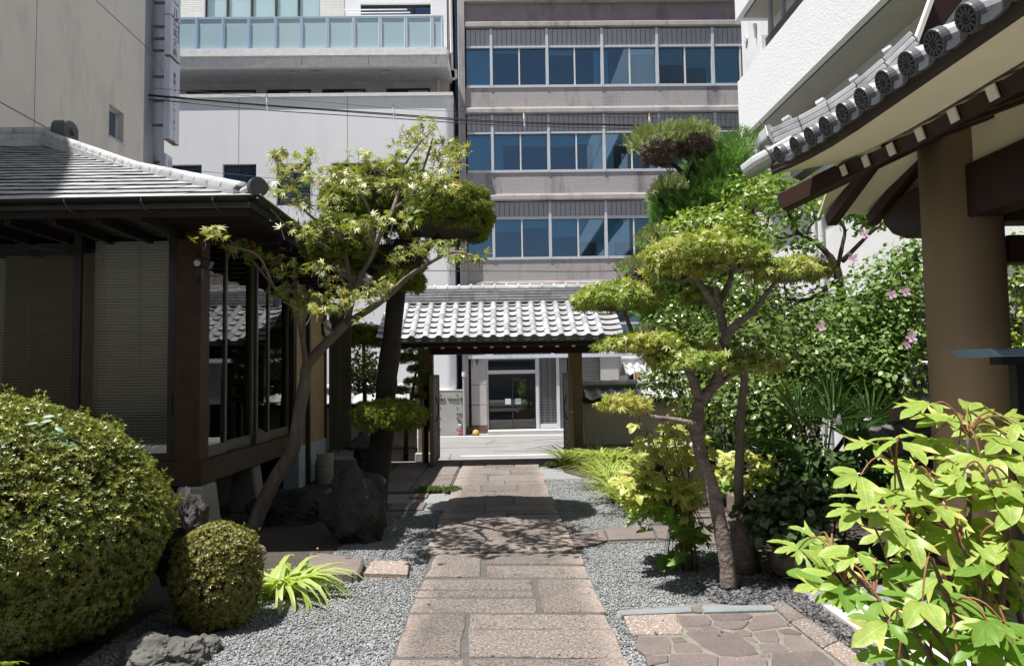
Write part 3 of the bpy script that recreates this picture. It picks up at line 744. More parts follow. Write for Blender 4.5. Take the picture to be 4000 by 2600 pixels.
build(MB().box(xv(1345), xv(1745), YV, YV+.4, zv(190), zv(60)), 'upper_wall', M['render_white'], wb)
build(MB().box(xv(1345), xv(1408), YV, YV+.4, zv(60), 17), 'upper_wall', M['render_white'], wb)
build(MB().box(xv(1682), xv(1745), YV, YV+.4, zv(60), 17), 'upper_wall', M['render_white'], wb)
build(MB().box(xv(1408), xv(1682), YV, YV+.4, zv(16), 17), 'upper_wall', M['render_white'], wb)
build(MB().box(xv(1250), xv(1345)-.002, YV-.02, YV+.4, zv(190), 17), 'stone_tile_wall', M['tile_stone'], wb)
build(MB().box(-14, xv(800), YV-.02, YV+.4, zv(190), 17), 'stone_tile_wall', M['tile_stone'], wb)
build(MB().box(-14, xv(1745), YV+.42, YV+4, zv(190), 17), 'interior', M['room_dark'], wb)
def fixed_window(a, b, t, bt, cuts, m):
    w = MB().box(xv(a), xv(b), YV+.1, YV+.2, zv(t)-.06, zv(t)); 
    for c_ in cuts: w.box(xv(c_)-.035, xv(c_)+.035, YV+.08, YV+.2, zv(bt), zv(t)-.06)
    win = build(w, 'window', M['frame_dark'], wb)
    for c0, c1 in zip(cuts[:-1], cuts[1:]): build(MB().box(xv(c0)+.036, xv(c1)-.036, YV+.14, YV+.15, zv(bt), zv(t)-.06), 'pane', m, win)
fixed_window(800, 1250, -40, 190, [800,885,980,1075,1164,1250], M['glass_frost'])
fixed_window(1408, 1682, 16, 60, [1408,1476,1615,1682], M['glass_blue'])
pol = MB()
for y0, xa, xb2 in ((40,1345,1590),(52,1352,1602)):
    pol.tube([P(xa, y0, YB+.8), P(xb2, y0-2, YB+.8)], .018, 6)
build(pol, 'drying_pole', M['plastic_white'], wb)
pp = MB()
pp.tube([P(1760, 0, YW+.5), P(1764, 205, YW+.5)], .05, 8); pp.tube([P(1752,208,YB+.3), P(1765,212,YB+.3), P(1766,272,YB+.3), P(1780,274,YB+.3), P(1782,305,YB+.3), P(1772,309,YB+.4), P(1713,310,YU-.1), P(1711,366,YU-.1)], .045, 8)
build(pp, 'drain_pipe', M['plastic_white'], wb)
pp = MB().tube([P(1764, 500, YW+1.3), P(1768, 1150, YW+1.3)], .055, 8)
build(pp, 'drain_pipe', M['pipe_grey'], wb); 
build(MB().tube([P(1752, 500, YW+1.6), P(1752, 1450, YW+1.6)], .05, 8), 'drain_pipe', M['black_metal'], wb)
build(MB().box(xr+.27, xf(1793)-.01, YW+9, YW+9.2, ZS, 17), 'alley_wall', M['concrete_dark'], wb)
build(MB().box(xr+.0, xr+.05, YW+1.9, YW+9, ZS, 17), 'side_wall', M['concrete_dark'], wb)

# low concrete sign wall by the street
YC = 22.55
xc = lambda px: P(px, 1600, YC)[0]; zc = lambda py: P(1760, py, YC)[2]
sw = thing('concrete_sign_wall', 'low fair faced concrete wall with raised letters beside the street', 'wall', (xc(1745), YC, ZS))
build(MB().box(xc(1640), xc(1808), YC, YC+.2, ZS, zc(1525)), 'wall', M['concrete'], sw, bevel=.01)
build(MB().box(xc(1640), xc(1808), YC-.01, YC+.21, zc(1525)+.001, zc(1522)), 'coping', M['paint_white'], sw)
for px in (1720.5, 1786):
    for py in (1541, 1592, 1633, 1676):
        build(MB().tube([P(px, py, YC+.01), P(px, py, YC-.012)], .022, 8), 'tie_hole', M['asphalt_dark'], sw)
def text(body, name, m, parent, loc, size, rot, extrude=.004, spacing=1.0, sx=1.0, align='CENTER'):
    cu = bpy.data.curves.new(name, 'FONT'); cu.body = body; cu.size = size; cu.extrude = extrude
    cu.resolution_u = 3; cu.align_x = align; cu.align_y = 'CENTER'; cu.space_line = spacing
    o = bpy.data.objects.new(name, cu); COL.objects.link(o); cu.materials.append(m)
    bpy.context.view_layer.update()
    me = bpy.data.meshes.new_from_object(o.evaluated_get(bpy.context.evaluated_depsgraph_get()))
    bpy.data.objects.remove(o); bpy.data.curves.remove(cu)
    o = bpy.data.objects.new(name, me); COL.objects.link(o); me.materials.clear(); me.materials.append(m)
    o.rotation_euler = rot; o.location = Vector(loc)-wl_of(parent); o.parent = parent; o.scale = (sx, 1, 1)
    return o
text('THE&A Wood Biz', 'lettering', M['frame_bronze'], sw, P(1753, 1559, YC-.012), .135, (math.pi/2, 0, 0), .012)
pl = build(MB().box(xc(1784), xc(1807), YC-.015, YC-.001, zc(1619.5), zc(1612)), 'name_plate', M['steel'], sw)
text('広小路 2-1', 'lettering', M['sign_black'], pl, P(1795.5, 1616, YC-.019), .05, (math.pi/2,0,0), .002)

hm = thing('hydrant_marker', 'red hydrant marker plate with white marks below a black arched emblem', 'sign', (xc(1796), YC-.05, ZS))
build(MB().box(xc(1791), xc(1801), YC-.04, YC-.016, zc(1702), zc(1680)), 'red_plate', M['red_paint'], hm)
build(MB().box(xc(1791.2), xc(1800.8), YC-.04, YC-.016, zc(1679.6), zc(1672)), 'red_plate', mat('red_pale', (.62,.2,.2), rough=.5), hm)
text('消火栓', 'lettering', M['paint_white'], hm, P(1796, 1690, YC-.043), .05, (math.pi/2,0,0), .002)
build(MB().tube([P(1796, 1658, YC-.016), P(1796, 1658, YC-.03)], .042, 20), 'white_disc', M['paint_white'], hm)
ar = [(xc(1790), zc(1653)), (xc(1801), zc(1653)), (xc(1801), zc(1643))]+[(xc(1795.5)+.044*math.cos(t), zc(1643)+.05*math.sin(t)) for t in np.linspace(.2, math.pi-.2, 8)]+[(xc(1790), zc(1643))]
build(MB().prism(ar, 'y', YC-.03, YC-.016), 'black_arch', M['sign_black'], hm)
build(MB().box(xc(1795), xc(1796.6), YC-.035, YC-.031, zc(1648), zc(1640)), 'white_mark', M['paint_white'], hm)
gp = thing('street_pipe', 'grey and white vertical pipe with cap at the alley mouth', 'pipe', (P(1813, 1600, 22.5)[0], 22.5, ZS))
build(MB().tube([P(1815, 1700, 22.5), P(1812, 1470, 22.5)], .045, 10), 'pipe', M['pipe_grey'], gp)
build(MB().tube([P(1812, 1470, 22.5), P(1812, 1452, 22.5)], .065, 10), 'pipe_cap', M['plastic_white'], gp)
hp = P(1859, 1701, 22.5)
he = thing('helmet', 'small yellow dented helmet lying by the stone pier', 'helmet', (hp[0], hp[1], ZS))
build(MB().lathe([(.105,.012),(.11,.06),(.10,.12),(.07,.165),(.02,.185)], (hp[0],hp[1],ZS), 14), 'shell', M['yellow_plastic'], he, smooth=True)
build(MB().lathe([(.13,.0),(.135,.012)], (hp[0]+.02,hp[1],ZS+.002), 14), 'brim', M['frame_bronze'], he)

# ================================================================== tan building on the left, with its vertical signs
XT = -9.0
tb = thing('tan_building', 'tan concrete building with blank side wall, one small window and vertical signs', 'building', (-11, 12, ZS))
wy0, wy1 = PX(426, 470, XT)[1], PX(483, 500, XT)[1]
wz1, wz0 = PX(427, 405, XT)[2], PX(425, 528, XT)[2]
prof = [(2,-.3),(14,-.3),(14,11.6),(10.8,11.6),(5.0,17.4),(2,20)]
build(MB().prism(prof, 'x', -16, XT), 'wall', M['tan_wall'], tb)
build(MB().box(-16, XT-.35, 14.002, 18.05, -.3, 11.9), 'inner_wall', M['tan_wall'], tb)
sk = MB().box(XT-.34, XT, 14.002, wy0, -.3, 11.9); sk.box(XT-.34, XT, wy1, 18.05, -.3, 11.9); sk.box(XT-.34, XT, wy0, wy1, -.3, wz0); sk.box(XT-.34, XT, wy0, wy1, wz1, 11.9)
build(sk, 'wall', M['tan_wall'], tb)
w = MB().box(XT-.22, XT-.16, wy0, wy0+.04, wz0, wz1); w.box(XT-.22, XT-.16, wy1-.04, wy1, wz0, wz1); w.box(XT-.22, XT-.16, wy0+.04, wy1-.04, wz0, wz0+.04); w.box(XT-.22, XT-.16, wy0+.04, wy1-.04, wz1-.04, wz1)
win = build(w, 'window', M['alu'], tb); build(MB().box(XT-.2, XT-.19, wy0+.04, wy1-.04, wz0+.04, wz1-.04), 'pane', mat('pane_grey_blue', (.10,.15,.19), (.08,.12,.16), 2, rough=.12), win)
build(MB().box(XT-.15, XT+.03, wy0-.03, wy1+.03, wz0-.03, wz0-.002), 'sill', M['alu'], win)
zj = [PX(555, 169, XT)[2], PX(330, 580, XT)[2]]
for z in zj: build(MB().box(XT-.002, XT+.003, 2.2, 18.05, z-.011, z+.011), 'joint', M['frame_bronze'], tb)
yv_ = PX(140, 200, XT)[1]; build(MB().box(XT-.002, XT+.0035, yv_-.006, yv_+.006, 0, 16.5), 'joint', M['frame_bronze'], tb)
d = np.array([-.167, .986]); q0 = np.array([XT, 18.052]); q1 = q0+d*1.78
build(MB().prism([tuple(q0), tuple(q1), (-13.5, q1[1]), (-13.5, 18.052)], 'z', -.3, 14), 'end_wall', M['stained_wall'], tb)
for z in zj:
    build(MB().prism([(XT+.004, 18.06), (q1[0]+.004, q1[1]), (q1[0]-.02, q1[1]), (XT-.02, 18.06)], 'z', z-.012, z+.012), 'joint', M['frame_bronze'], tb)
XS = -8.55
def sign_box(py0, py1, pxa, pxb, X, label, chunks, nm='vertical_sign'):
    ya, yb = PX(pxa, 300, X)[1], PX(pxb, 300, X)[1]
    z1, z0 = PX(pxa, py0, X)[2], PX(pxa, py1, X)[2]
    r_ = thing(nm, label, 'sign', (X-.08, (ya+yb)/2, z0), 'vertical signs on the corner of the tan building')
    build(MB().box(X-.16, X-.004, ya, yb, z0+.01, z1), 'case', M['sign_white'], r_, bevel=.006)
    build(MB().box(X-.003, X+.004, ya+.02, yb-.02, z0+.03, z1-.02), 'face_panel', M['sign_white'], r_)
    build(MB().box(X-.158, X-.002, ya+.002, yb-.002, z0, z0+.008), 'bottom_plate', M['rust'], r_)
    for k in range(3):
        zz = z0+(z1-z0)*(.2+.3*k)
        build(MB().box(X-.62, X-.161, (ya+yb)/2-.03, (ya+yb)/2+.03, zz, zz+.06), 'bracket', M['rust'], r_)
    for body, px, py, size in chunks:
        for i, ch in enumerate(body):
            y_, z_ = PX(px, 300, X)[1], PX(px, py, X)[2]-i*size*1.06
            text(ch if ch != 'ー' else '｜', 'lettering', M['sign_black'], r_, (X+.006, y_, z_), size, (math.pi/2, 0, math.pi/2), .002)
    return r_
sign_box(-260, 52, 664, 703, XS, 'upper white vertical sign ending in building name characters', [('会館ビル', 684, -125, .40)])
sign_box(54, 213, 664, 703, XS, 'middle white vertical sign with large black characters and small subtitle', [('広島企画', 681, 92, .245), ('株式会社', 694, 108, .12)])
sign_box(222, 545, 664, 703, XS, 'long lower white vertical sign with small spaced characters and rusty bottom', [('東栄コンピュータリース', 681, 298, .17)])
sign_box(600, 760, 651, 678, XS-.25, 'small lowest white sign with one big black character', [('山田', 668, 640, .22)])
# ================================================================== tiled house on the left
XW_, YF = -3.1, 7.45
ho = thing('tiled_house', 'dark timber house with hipped silver tile roof and glazed corner', 'house', (XW_, YF, 0))
FL = .62
zt = lambda py: P(500, py, YF)[2]
Z0, Z1 = P(500, 1767, YF)[2], P(500, 919, YF)[2]     # foot and head of the glazing
# posts, beams
build(MB().box(XW_-.26, XW_, YF, YF+.24, FL, Z1+.46), 'corner_post', M['wood_brown'], ho, bevel=.008)
build(MB().box(-9, XW_-.262, YF+.02, YF+.2, Z1+.10, Z1+.34), 'lintel_beam', M['wood_brown'], ho)
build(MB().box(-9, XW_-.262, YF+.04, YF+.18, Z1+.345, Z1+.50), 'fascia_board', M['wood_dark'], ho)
build(MB().box(XW_-.2, XW_-.02, YF+.242, 10.95, Z1+.10, Z1+.34), 'lintel_beam', M['wood_brown'], ho)
build(MB().box(XW_-.18, XW_-.04, YF+.242, 10.95, Z1+.345, Z1+.50), 'fascia_board', M['wood_dark'], ho)
build(MB().box(-9, XW_+.04, YF-.04, YF+.22, FL-.03, FL+.21), 'sill_beam', M['wood_brown'], ho, bevel=.006)
build(MB().box(XW_-.22, XW_+.04, YF+.222, 10.95, FL-.03, FL+.21), 'sill_beam', M['wood_brown'], ho, bevel=.006)
# front glazing: two sliding panels
xq = lambda px: P(px, 1300, YF)[0]
def sash(x0, x1, dy, z0, z1, name='sliding_window', st=.075, bt=.16, gm='glass_clear'):
    m_ = MB().box(x0, x0+st, YF+dy, YF+dy+.045, z0, z1); m_.box(x1-st, x1, YF+dy, YF+dy+.045, z0, z1)
    m_.box(x0+st, x1-st, YF+dy, YF+dy+.045, z0, z0+bt*.5); m_.box(x0+st, x1-st, YF+dy, YF+dy+.045, z1-.07, z1)
    s_ = build(m_, name, M['frame_dark'], ho)
    build(MB().box(x0+st, x1-st, YF+dy+.018, YF+dy+.026, z0+bt*.5, z1-.07), 'pane', M[gm], s_)
    h_ = MB().box(x0+st*.3, x0+st*.75, YF+dy-.012, YF+dy-.001, 1.30, 1.52) if dy > .05 else MB().box(x1-st*.75, x1-st*.3, YF+dy-.012, YF+dy-.001, 1.30, 1.52)
    build(h_, 'handle', M['black_metal'], s_)
    return s_
zs0, zs1 = FL+.215, Z1+.09
sash(xq(275), XW_-.27, .03, zs0, zs1)
sash(xq(-230), xq(300), .09, zs0, zs1, gm='glass_tint')
sash(xq(-760), xq(-225), .03, zs0, zs1)
# side glazing: five panels
ys = [YF+.25, 8.2, 9.02, 9.82, 10.9]
ys = [PX(p, 1400, XW_)[1] for p in (790, 898, 1012, 1062, 1150)]
for i, (ya, yb) in enumerate(zip(ys[:-1], ys[1:])):
    dx = -.03 if i % 2 == 0 else -.085
    st = .055
    m_ = MB().box(XW_+dx-.045, XW_+dx, ya, ya+st, zs0, zs1); m_.box(XW_+dx-.045, XW_+dx, yb-st, yb, zs0, zs1)
    m_.box(XW_+dx-.045, XW_+dx, ya+st, yb-st, zs0, zs0+.12); m_.box(XW_+dx-.045, XW_+dx, ya+st, yb-st, zs1-.07, zs1)
    s_ = build(m_, 'sliding_window', M['frame_bronze'], ho)
    build(MB().box(XW_+dx-.026, XW_+dx-.018, ya+st, yb-st, zs0+.12, zs1-.07), 'pane', M['glass_clear'], s_)
build(MB().box(XW_-.12, XW_-.01, ys[-1]+.005, 10.96, FL+.22, Z1+.42), 'end_post', M['wood_dark'], ho)
# tan plaster bay, plinth, door bay beyond
zpl = PX(1200, 1730, XW_)[2]
build(MB().box(XW_-.2, XW_+.0, 10.965, 12.66, zpl, Z1+.44), 'plaster_wall', M['plaster_house'], ho)
build(MB().box(XW_-.2, XW_+.035, 10.965, 12.66, 0, zpl-.004), 'plinth', M['plinth_blue'], ho)
build(MB().box(XW_-.14, XW_+.02, 12.664, 12.78, 0, Z1+.42), 'end_post', M['wood_dark'], ho)
build(MB().box(-9, XW_-.2, 10.98, 11.1, 0, Z1+.35), 'inner_wall', M['wood_dark'], ho)
build(MB().box(-9, XW_-.21, 12.6, 13.3, 0, Z1+.42), 'back_wall', M['plaster_tan'], ho)
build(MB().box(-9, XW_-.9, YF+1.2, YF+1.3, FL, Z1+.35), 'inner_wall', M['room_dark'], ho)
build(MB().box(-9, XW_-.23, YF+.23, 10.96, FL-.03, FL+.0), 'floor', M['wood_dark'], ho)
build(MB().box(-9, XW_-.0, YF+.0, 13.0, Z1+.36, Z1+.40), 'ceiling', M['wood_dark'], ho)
dl = MB().box(XW_+.05, XW_+.09, 12.80, 12.84, .36, 2.9); dl.box(XW_+.40, XW_+.44, 12.80, 12.84, .36, 2.9); dl.box(XW_+.21, XW_+.24, 12.80, 12.84, .36, 2.9)
for k in range(52): dl.box(XW_+.092, XW_+.208, 12.81, 12.825, .42+k*.047, .455+k*.047); dl.box(XW_+.242, XW_+.398, 12.81, 12.825, .42+k*.047, .455+k*.047)
dl.box(XW_+.09, XW_+.40, 12.835, 12.84, .40, 2.88)
build(dl, 'lattice_door', M['frame_bronze'], ho)
build(MB().box(XW_+.01, XW_+.46, 12.76, 12.88, 2.9, 3.0), 'door_head', M['wood_dark'], ho)
build(MB().box(XW_+.04, XW_+1.05, 11.9, 13.3, 0, .34), 'entry_step', M['concrete_dark'], ho, bevel=.02)
# stone footing; dark block with the underfloor shade in its colour
ft = [(-3.36,0),(-2.98,0),(-3.06,.58),(-3.30,.58)]
build(MB().prism(ft, 'y', YF-.05, YF+.36), 'footing', M['concrete'], ho, bevel=.02)
build(MB().prism([(x-.06, z) for x, z in ft], 'y', 9.1, 9.4), 'footing', M['concrete_dark'], ho, bevel=.02)
build(MB().box(-9, XW_-.6, YF+.5, 10.96, 0, FL-.031), 'dark_underfloor', M['asphalt_dark'], ho)
build(MB().box(XW_+.03, XW_+.10, 11.33, 11.41, 0, 3.15), 'downpipe', M['black_metal'], ho, bevel=.012)
# roof: slabs under single tiles
EX, EY, EZ, SL = -2.28, 6.56, 3.325, .43
AX, AY = EX-5.2, EY+5.2; AZ = EZ+SL*5.2
XLh = -8.95
rf = MB()
def rp(x, y, dz=0): return (x, y, EZ+SL*min(EX-x, y-EY)+dz)
th_ = .05
top = [rp(XLh, EY), rp(EX, EY), rp(AX, AY), (XLh, AY, AZ)]
bot = [(x, y, z-.09) for x, y, z in top]
rf.add(top+bot, [(0,1,2,3),(7,6,5,4),(0,4,5,1),(1,5,6,2),(3,2,6,7),(0,3,7,4)])
top = [rp(EX, EY+.001), (EX, 13.5, EZ), (AX, 13.5, AZ), (AX, AY, AZ)]
bot = [(x, y, z-.09) for x, y, z in top]
rf.add(top+bot, [(0,1,2,3),(7,6,5,4),(0,4,5,1),(1,5,6,2),(3,2,6,7)])
roof = build(rf, 'roof', M['kawara_dark'], ho)
# one flat tile, shared
tw, tl = .30, .27
tn = math.sqrt(1+SL*SL); dcs, dsn = 1/tn, SL/tn
tile_me = None
def flat_tile_mesh():
    m_ = MB()
    b, h = .020, .036            # tail thickness: the step that draws the course lines
    L_ = .30
    def sp(x, s, n): return (x, s*dcs-n*dsn, s*dsn+n*dcs)
    xs = [-tw/2+.002, -tw/6, tw/6, tw/2-.002]
    wav = [.0, -.001, -.001, .0015]
    vs = [sp(x, 0, h-.007+w) for x, w in zip(xs, wav)]+[sp(x, 0, h+w) for x, w in zip(xs, wav)]+[sp(x, L_, .016+w*.5) for x, w in zip(xs, wav)]
    fs = [(i, i+1, 5+i, 4+i) for i in range(3)]+[(4+i, 5+i, 9+i, 8+i) for i in range(3)]+[(0,4,8),(3,11,7)]
    return mesh_from('roof_tile', vs, fs)
tile_me = flat_tile_mesh(); tile_me.materials.append(M['kawara'])
nrow = 21; nt = 0
for k in range(nrow+1):
    y = EY-.03+k*.2475
    xr_ = EX-(y-EY)-.12 if k else EX-.05
    xl_ = -(2110/2800)*y*1.0
    x = xr_
    while x > xl_-.3 and nt < 300:
        jz = random.uniform(-.0025, .0025)
        q = Matrix.Rotation(random.uniform(-.004, .004), 3, 'Y').to_quaternion()
        inst('roof_tile', tile_me, roof, (x-tw/2, y, EZ+SL*(y-EY)+jz), q); nt += 1
        x -= tw
def round_ridge(a, b, r, name, parent, m, seg=.31, n=10):
    """half-round ridge tiles laid end to end, each slightly tapered; one object each"""
    a, b = np.array(a), np.array(b); L = np.linalg.norm(b-a); k = max(1, round(L/seg)); out = []
    for i in range(k):
        p, q = a+(b-a)*(i/k), a+(b-a)*((i+1)/k+.02/L)
        out.append(build(MB().tube([p, p+(q-p)*.12, q], [r*1.025, r*1.025, r*.985], 18), name, m, parent, smooth=True))
    return out
ca, cb = np.array([EX-.12, EY+.12, EZ+.115]), np.array([AX+.1, AY-.1, AZ+.15])
mid = ca*.6+cb*.4; mid[2] -= .09
hb = MB().beam(ca-np.array([0,0,.09]), mid-np.array([0,0,.09]), .2, .14); hb.beam(mid-np.array([0,0,.09]), cb-np.array([0,0,.09]), .2, .14)
build(hb, 'hip_base', M['kawara'], roof)
for a_, b_ in ((ca, mid), (mid, cb)): round_ridge(a_, b_, .070, 'hip_tile', roof, M['kawara'])
build(MB().box(XLh, AX+.15, AY-.14, AY+.14, AZ-.05, AZ+.16), 'main_ridge', M['kawara'], roof)
round_ridge((XLh, AY, AZ+.22), (AX+.2, AY, AZ+.22), .10, 'ridge_tile', roof, M['kawara'])
pr = [(-.19,-.16),(.19,-.16),(.19,.08)]+[(.19*math.cos(t), .09+.13*math.sin(t)) for t in np.linspace(.2, math.pi-.2, 8)]+[(-.19,.08)]
build(MB().prism([(AY+u, AZ+.2+v) for u, v in pr], 'x', AX+.2, AX+.45), 'ridge_end_tile', M['kawara_dark'], roof, bevel=.02)
build(MB().tube([(AX+.45, AY, AZ+.24), (AX+.49, AY, AZ+.24)], [.07,.055], 12), 'crest_boss', M['kawara_dark'], roof)
oc = np.array([EX-.02, EY+.02, EZ+.075])
dg_ = np.array([.707, -.707, 0]); sd_ = np.array([.707, .707, 0])
def disc(c, axis, r, t, name, parent, m, n=18):
    c, axis = np.array(c, float), np.array(axis, float); axis /= np.linalg.norm(axis)
    return build(MB().tube([c-axis*t/2, c+axis*t/2], r, n), name, m, parent)
disc(oc-dg_*.16+np.array([0,0,.01]), dg_, .085, .05, 'hip_end_tile', roof, M['kawara_dark'])
build(MB().tube([oc-dg_*.1, oc+dg_*.1], [.05,.06], 10), 'hip_neck', M['kawara'], roof)
disc(oc+dg_*.16+np.array([0,0,-.0]), dg_, .088, .06, 'corner_tile', roof, M['kawara_dark'])
# eaves: fascia, soffit, gutter with brackets
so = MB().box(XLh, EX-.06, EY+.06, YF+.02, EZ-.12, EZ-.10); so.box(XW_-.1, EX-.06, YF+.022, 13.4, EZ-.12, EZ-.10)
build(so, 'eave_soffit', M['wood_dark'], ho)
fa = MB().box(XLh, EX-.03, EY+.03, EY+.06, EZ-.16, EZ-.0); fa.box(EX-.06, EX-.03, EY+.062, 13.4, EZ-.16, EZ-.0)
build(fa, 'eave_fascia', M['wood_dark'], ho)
for k in range(14):
    x = XW_-.2-k*.42
    if x > -8.9: build(MB().beam((x, EY+.1, EZ-.165), (x, YF+.2, EZ-.165+.0), .06, .08), 'rafter', M['wood_dark'], ho)
for k in range(14):
    y = YF+.3+k*.42
    build(MB().beam((EX-.1, y, EZ-.165), (XW_-.1, y, EZ-.165), .06, .08), 'rafter', M['wood_dark'], ho)
def gutter(a, b, name):
    m_ = MB(); a, b = np.array(a), np.array(b); d = (b-a)/np.linalg.norm(b-a); s = np.array([d[1], -d[0], 0])
    n = 9; vs = []
    for p in (a, b):
        for k in range(n):
            t = math.pi*k/(n-1); vs.append(p+s*.060*math.cos(t)-np.array([0,0,.055*math.sin(t)]))
        for k in range(n):
            t = math.pi*(n-1-k)/(n-1); vs.append(p+s*.055*math.cos(t)-np.array([0,0,.050*math.sin(t)]))
    N2 = 2*n
    m_.add(vs, [(i, (i+1) % N2, N2+(i+1) % N2, N2+i) for i in range(N2)])
    g_ = build(m_, name, M['black_metal'], ho)
    build(MB().tube([a+s*.06, b+s*.06], .006, 6), 'gutter_rim', M['rafter_white'], g_)
    return g_
gutter((XLh, EY-.07, EZ-.03), (EX+.06, EY-.07, EZ-.0), 'gutter'); gutter((EX+.07, EY-.13, EZ-.0), (EX+.07, 13.4, EZ-.03), 'gutter')
for px in (268, 565, 842, -30): 
    c_ = P(px, 790, EY-.07)
    build(MB().tube([(c_[0], EY-.135, EZ-.01), (c_[0]+.0, EY-.14, EZ-.05), (c_[0]+.01, EY-.07, EZ-.115), (c_[0]+.02, EY+.04, EZ-.12)], .006, 5), 'gutter_bracket', M['frame_bronze'], ho)
for y in (7.0, 7.9, 8.8, 9.7):
    build(MB().tube([(EX+.135, y, EZ-.01), (EX+.14, y, EZ-.05), (EX+.07, y, EZ-.115), (EX-.04, y, EZ-.12)], .006, 5), 'gutter_bracket', M['frame_bronze'], ho)

# venetian blinds hang inside the glazing
def blind(axis, fixed, a, b, z0, z1, label, tilt=.75):
    r_ = thing('venetian_blind', label, 'blind', (a if axis == 'x' else fixed, fixed if axis == 'x' else a, z0), 'venetian blinds in the house')
    L_ = b-a; w_ = .034
    m_ = MB()
    for k in range(3):
        t0, t1 = -1+2*k/2 if k < 2 else 1, 0
    cs, sn = math.cos(tilt)*w_/2, math.sin(tilt)*w_/2
    sec = [(-sn*.9, cs*.95), (.003, 0), (sn*.9, -cs*.95)]
    if axis == 'x': vs = [(x, p_[0], p_[1]) for x in (0, L_) for p_ in sec]
    else: vs = [(p_[0], x, p_[1]) for x in (0, L_) for p_ in sec]
    me = mesh_from('slat', vs, [(0,1,4,3),(1,2,5,4)]); me.materials.append(M['blind_slat'])
    n = int((z1-z0-.06)/.031)
    for k in range(n):
        z = z0+.02+k*.031
        inst('slat', me, r_, (a, fixed, z) if axis == 'x' else (fixed, a, z))
    hb_ = MB().box(a, b, fixed-.02, fixed+.02, z1-.045, z1) if axis == 'x' else MB().box(fixed-.02, fixed+.02, a, b, z1-.045, z1)
    build(hb_, 'head_rail', M['frame_bronze'], r_)
    cd = MB(); 
    for f in (.12, .54, .9):
        q = a+(b-a)*f
        cd.tube([(q, fixed-.024, z0), (q, fixed-.024, z1)] if axis == 'x' else [(fixed+.024, q, z0), (fixed+.024, q, z1)], .004, 4)
    build(cd, 'ladder_cord', M['rafter_white'], r_, kind='stuff')
    return r_
blind('x', YF+.25, xq(312), XW_-.36, FL+.24, Z1+.06, 'pale venetian blind closed behind the glass next to the corner post')
blind('x', YF+.30, xq(-220), xq(258), FL+.24, Z1+.06, 'dim venetian blind behind the far end front window')
blind('y', XW_-.2, ys[0]+.05, ys[1]-.05, FL+.24, Z1+.06, 'venetian blind behind the first side window round the corner')
blind('y', XW_-.2, ys[2]+.05, ys[3]-.05, FL+.24, Z1+.06, 'narrow venetian blind behind the third side window')
for i in (1, 3):
    build(MB().box(XW_-.21, XW_-.20, ys[i]+.04, ys[i+1]-.04, FL+.22, Z1+.06), 'curtain', M['curtain'], ho)
# round wall lamp and sensor light
lm = PX(1266, 1280, XW_)
wl_ = thing('wall_lamp', 'round white wall lamp on the tan plaster wall', 'lamp', (XW_, 12.3, lm[2]))
ly = PX(1262, 1280, XW_)[1]
build(MB().tube([(XW_+.0, ly, lm[2]), (XW_+.05, ly, lm[2])], .15, 20), 'lamp_base', M['frame_dark'], wl_)
build(MB().tube([(XW_+.05, ly, lm[2]), (XW_+.10, ly, lm[2]), (XW_+.13, ly, lm[2])], [.145,.13,.07], 20), 'lamp_glass', M['plastic_white'], wl_, smooth=False)
sp_ = P(785, 1045, YF-.06)
sl_ = thing('sensor_light', 'small black sensor spotlight clamped to the corner post', 'light', tuple(sp_))
build(MB().obox(sp_+np.array([.03,0,.05]), (.075,0,-.03), (0,.05,0), (.02,0,.045)), 'hood', M['black_metal'], sl_, bevel=.01)
build(MB().tube([sp_+np.array([-.01,-.05,.04]), sp_+np.array([-.012,-.075,.035])], .032, 14), 'lens', M['plastic_white'], sl_)
build(MB().obox(sp_+np.array([-.02,.02,-.06]), (.03,0,0), (0,.04,0), (0,0,.05)), 'bracket', M['black_metal'], sl_)
build(MB().tube([sp_+np.array([-.0,-.02,-.1]), sp_+np.array([.0,-.03,-.145])], .02, 10), 'sensor', M['black_metal'], sl_)

# ================================================================== gate
YE, YR = 12.77, 14.15
ZE, ZR = 2.31, 3.10
GR = math.radians(1.0)
ga = thing('temple_gate', 'tile roofed timber gate with both leaves open towards the garden', 'gate', (0, 14.5, 0))
zg_ = lambda py, Y=14.5: P(1956, py, Y)[2]
for x0, x1 in ((-1.64,-1.34),(1.36,1.62)):
    build(MB().box(x0, x1, 14.20, 14.44, 0, 2.36), 'gate_post', M['post_tan'], ga, bevel=.008)
    build(MB().box(x0-.06, x1+.06, 14.14, 14.50, 0, .18), 'post_base', M['stone_post'], ga, bevel=.02)
build(MB().box(-1.36, 1.95, 14.08, 14.195, 2.09, 2.29), 'main_beam', M['wood_red'], ga, bevel=.006)
build(MB().box(-2.0, 2.0, 14.22, 14.42, 2.365, 2.52), 'head_beam', M['wood_dark'], ga)
build(MB().box(-2.07, 2.07, YE+.12, YE+.16, ZE-.12, ZE-.02), 'eave_board', M['wood_dark'], ga)
slp = (ZR-ZE)/(YR-YE); ang = math.atan(slp)
for k in range(14):
    x = -1.93+k*.296
    a_, b_ = (x, YE+.17, ZE-.105), (x, YR, ZE-.105+slp*(YR-YE-.17))
    r_ = build(MB().beam(a_, b_, .065, .075), 'rafter', M['wood_dark'], ga)
    build(MB().beam((x, YE+.150, ZE-.118), (x, YE+.168, ZE-.107), .06, .07), 'rafter_tip', M['rafter_white'], r_)
    build(MB().beam((x, YR, ZR-.105), (x, 2*YR-YE-.15, ZE-.105), .065, .075), 'rafter', M['wood_dark'], ga)
rm = MB()
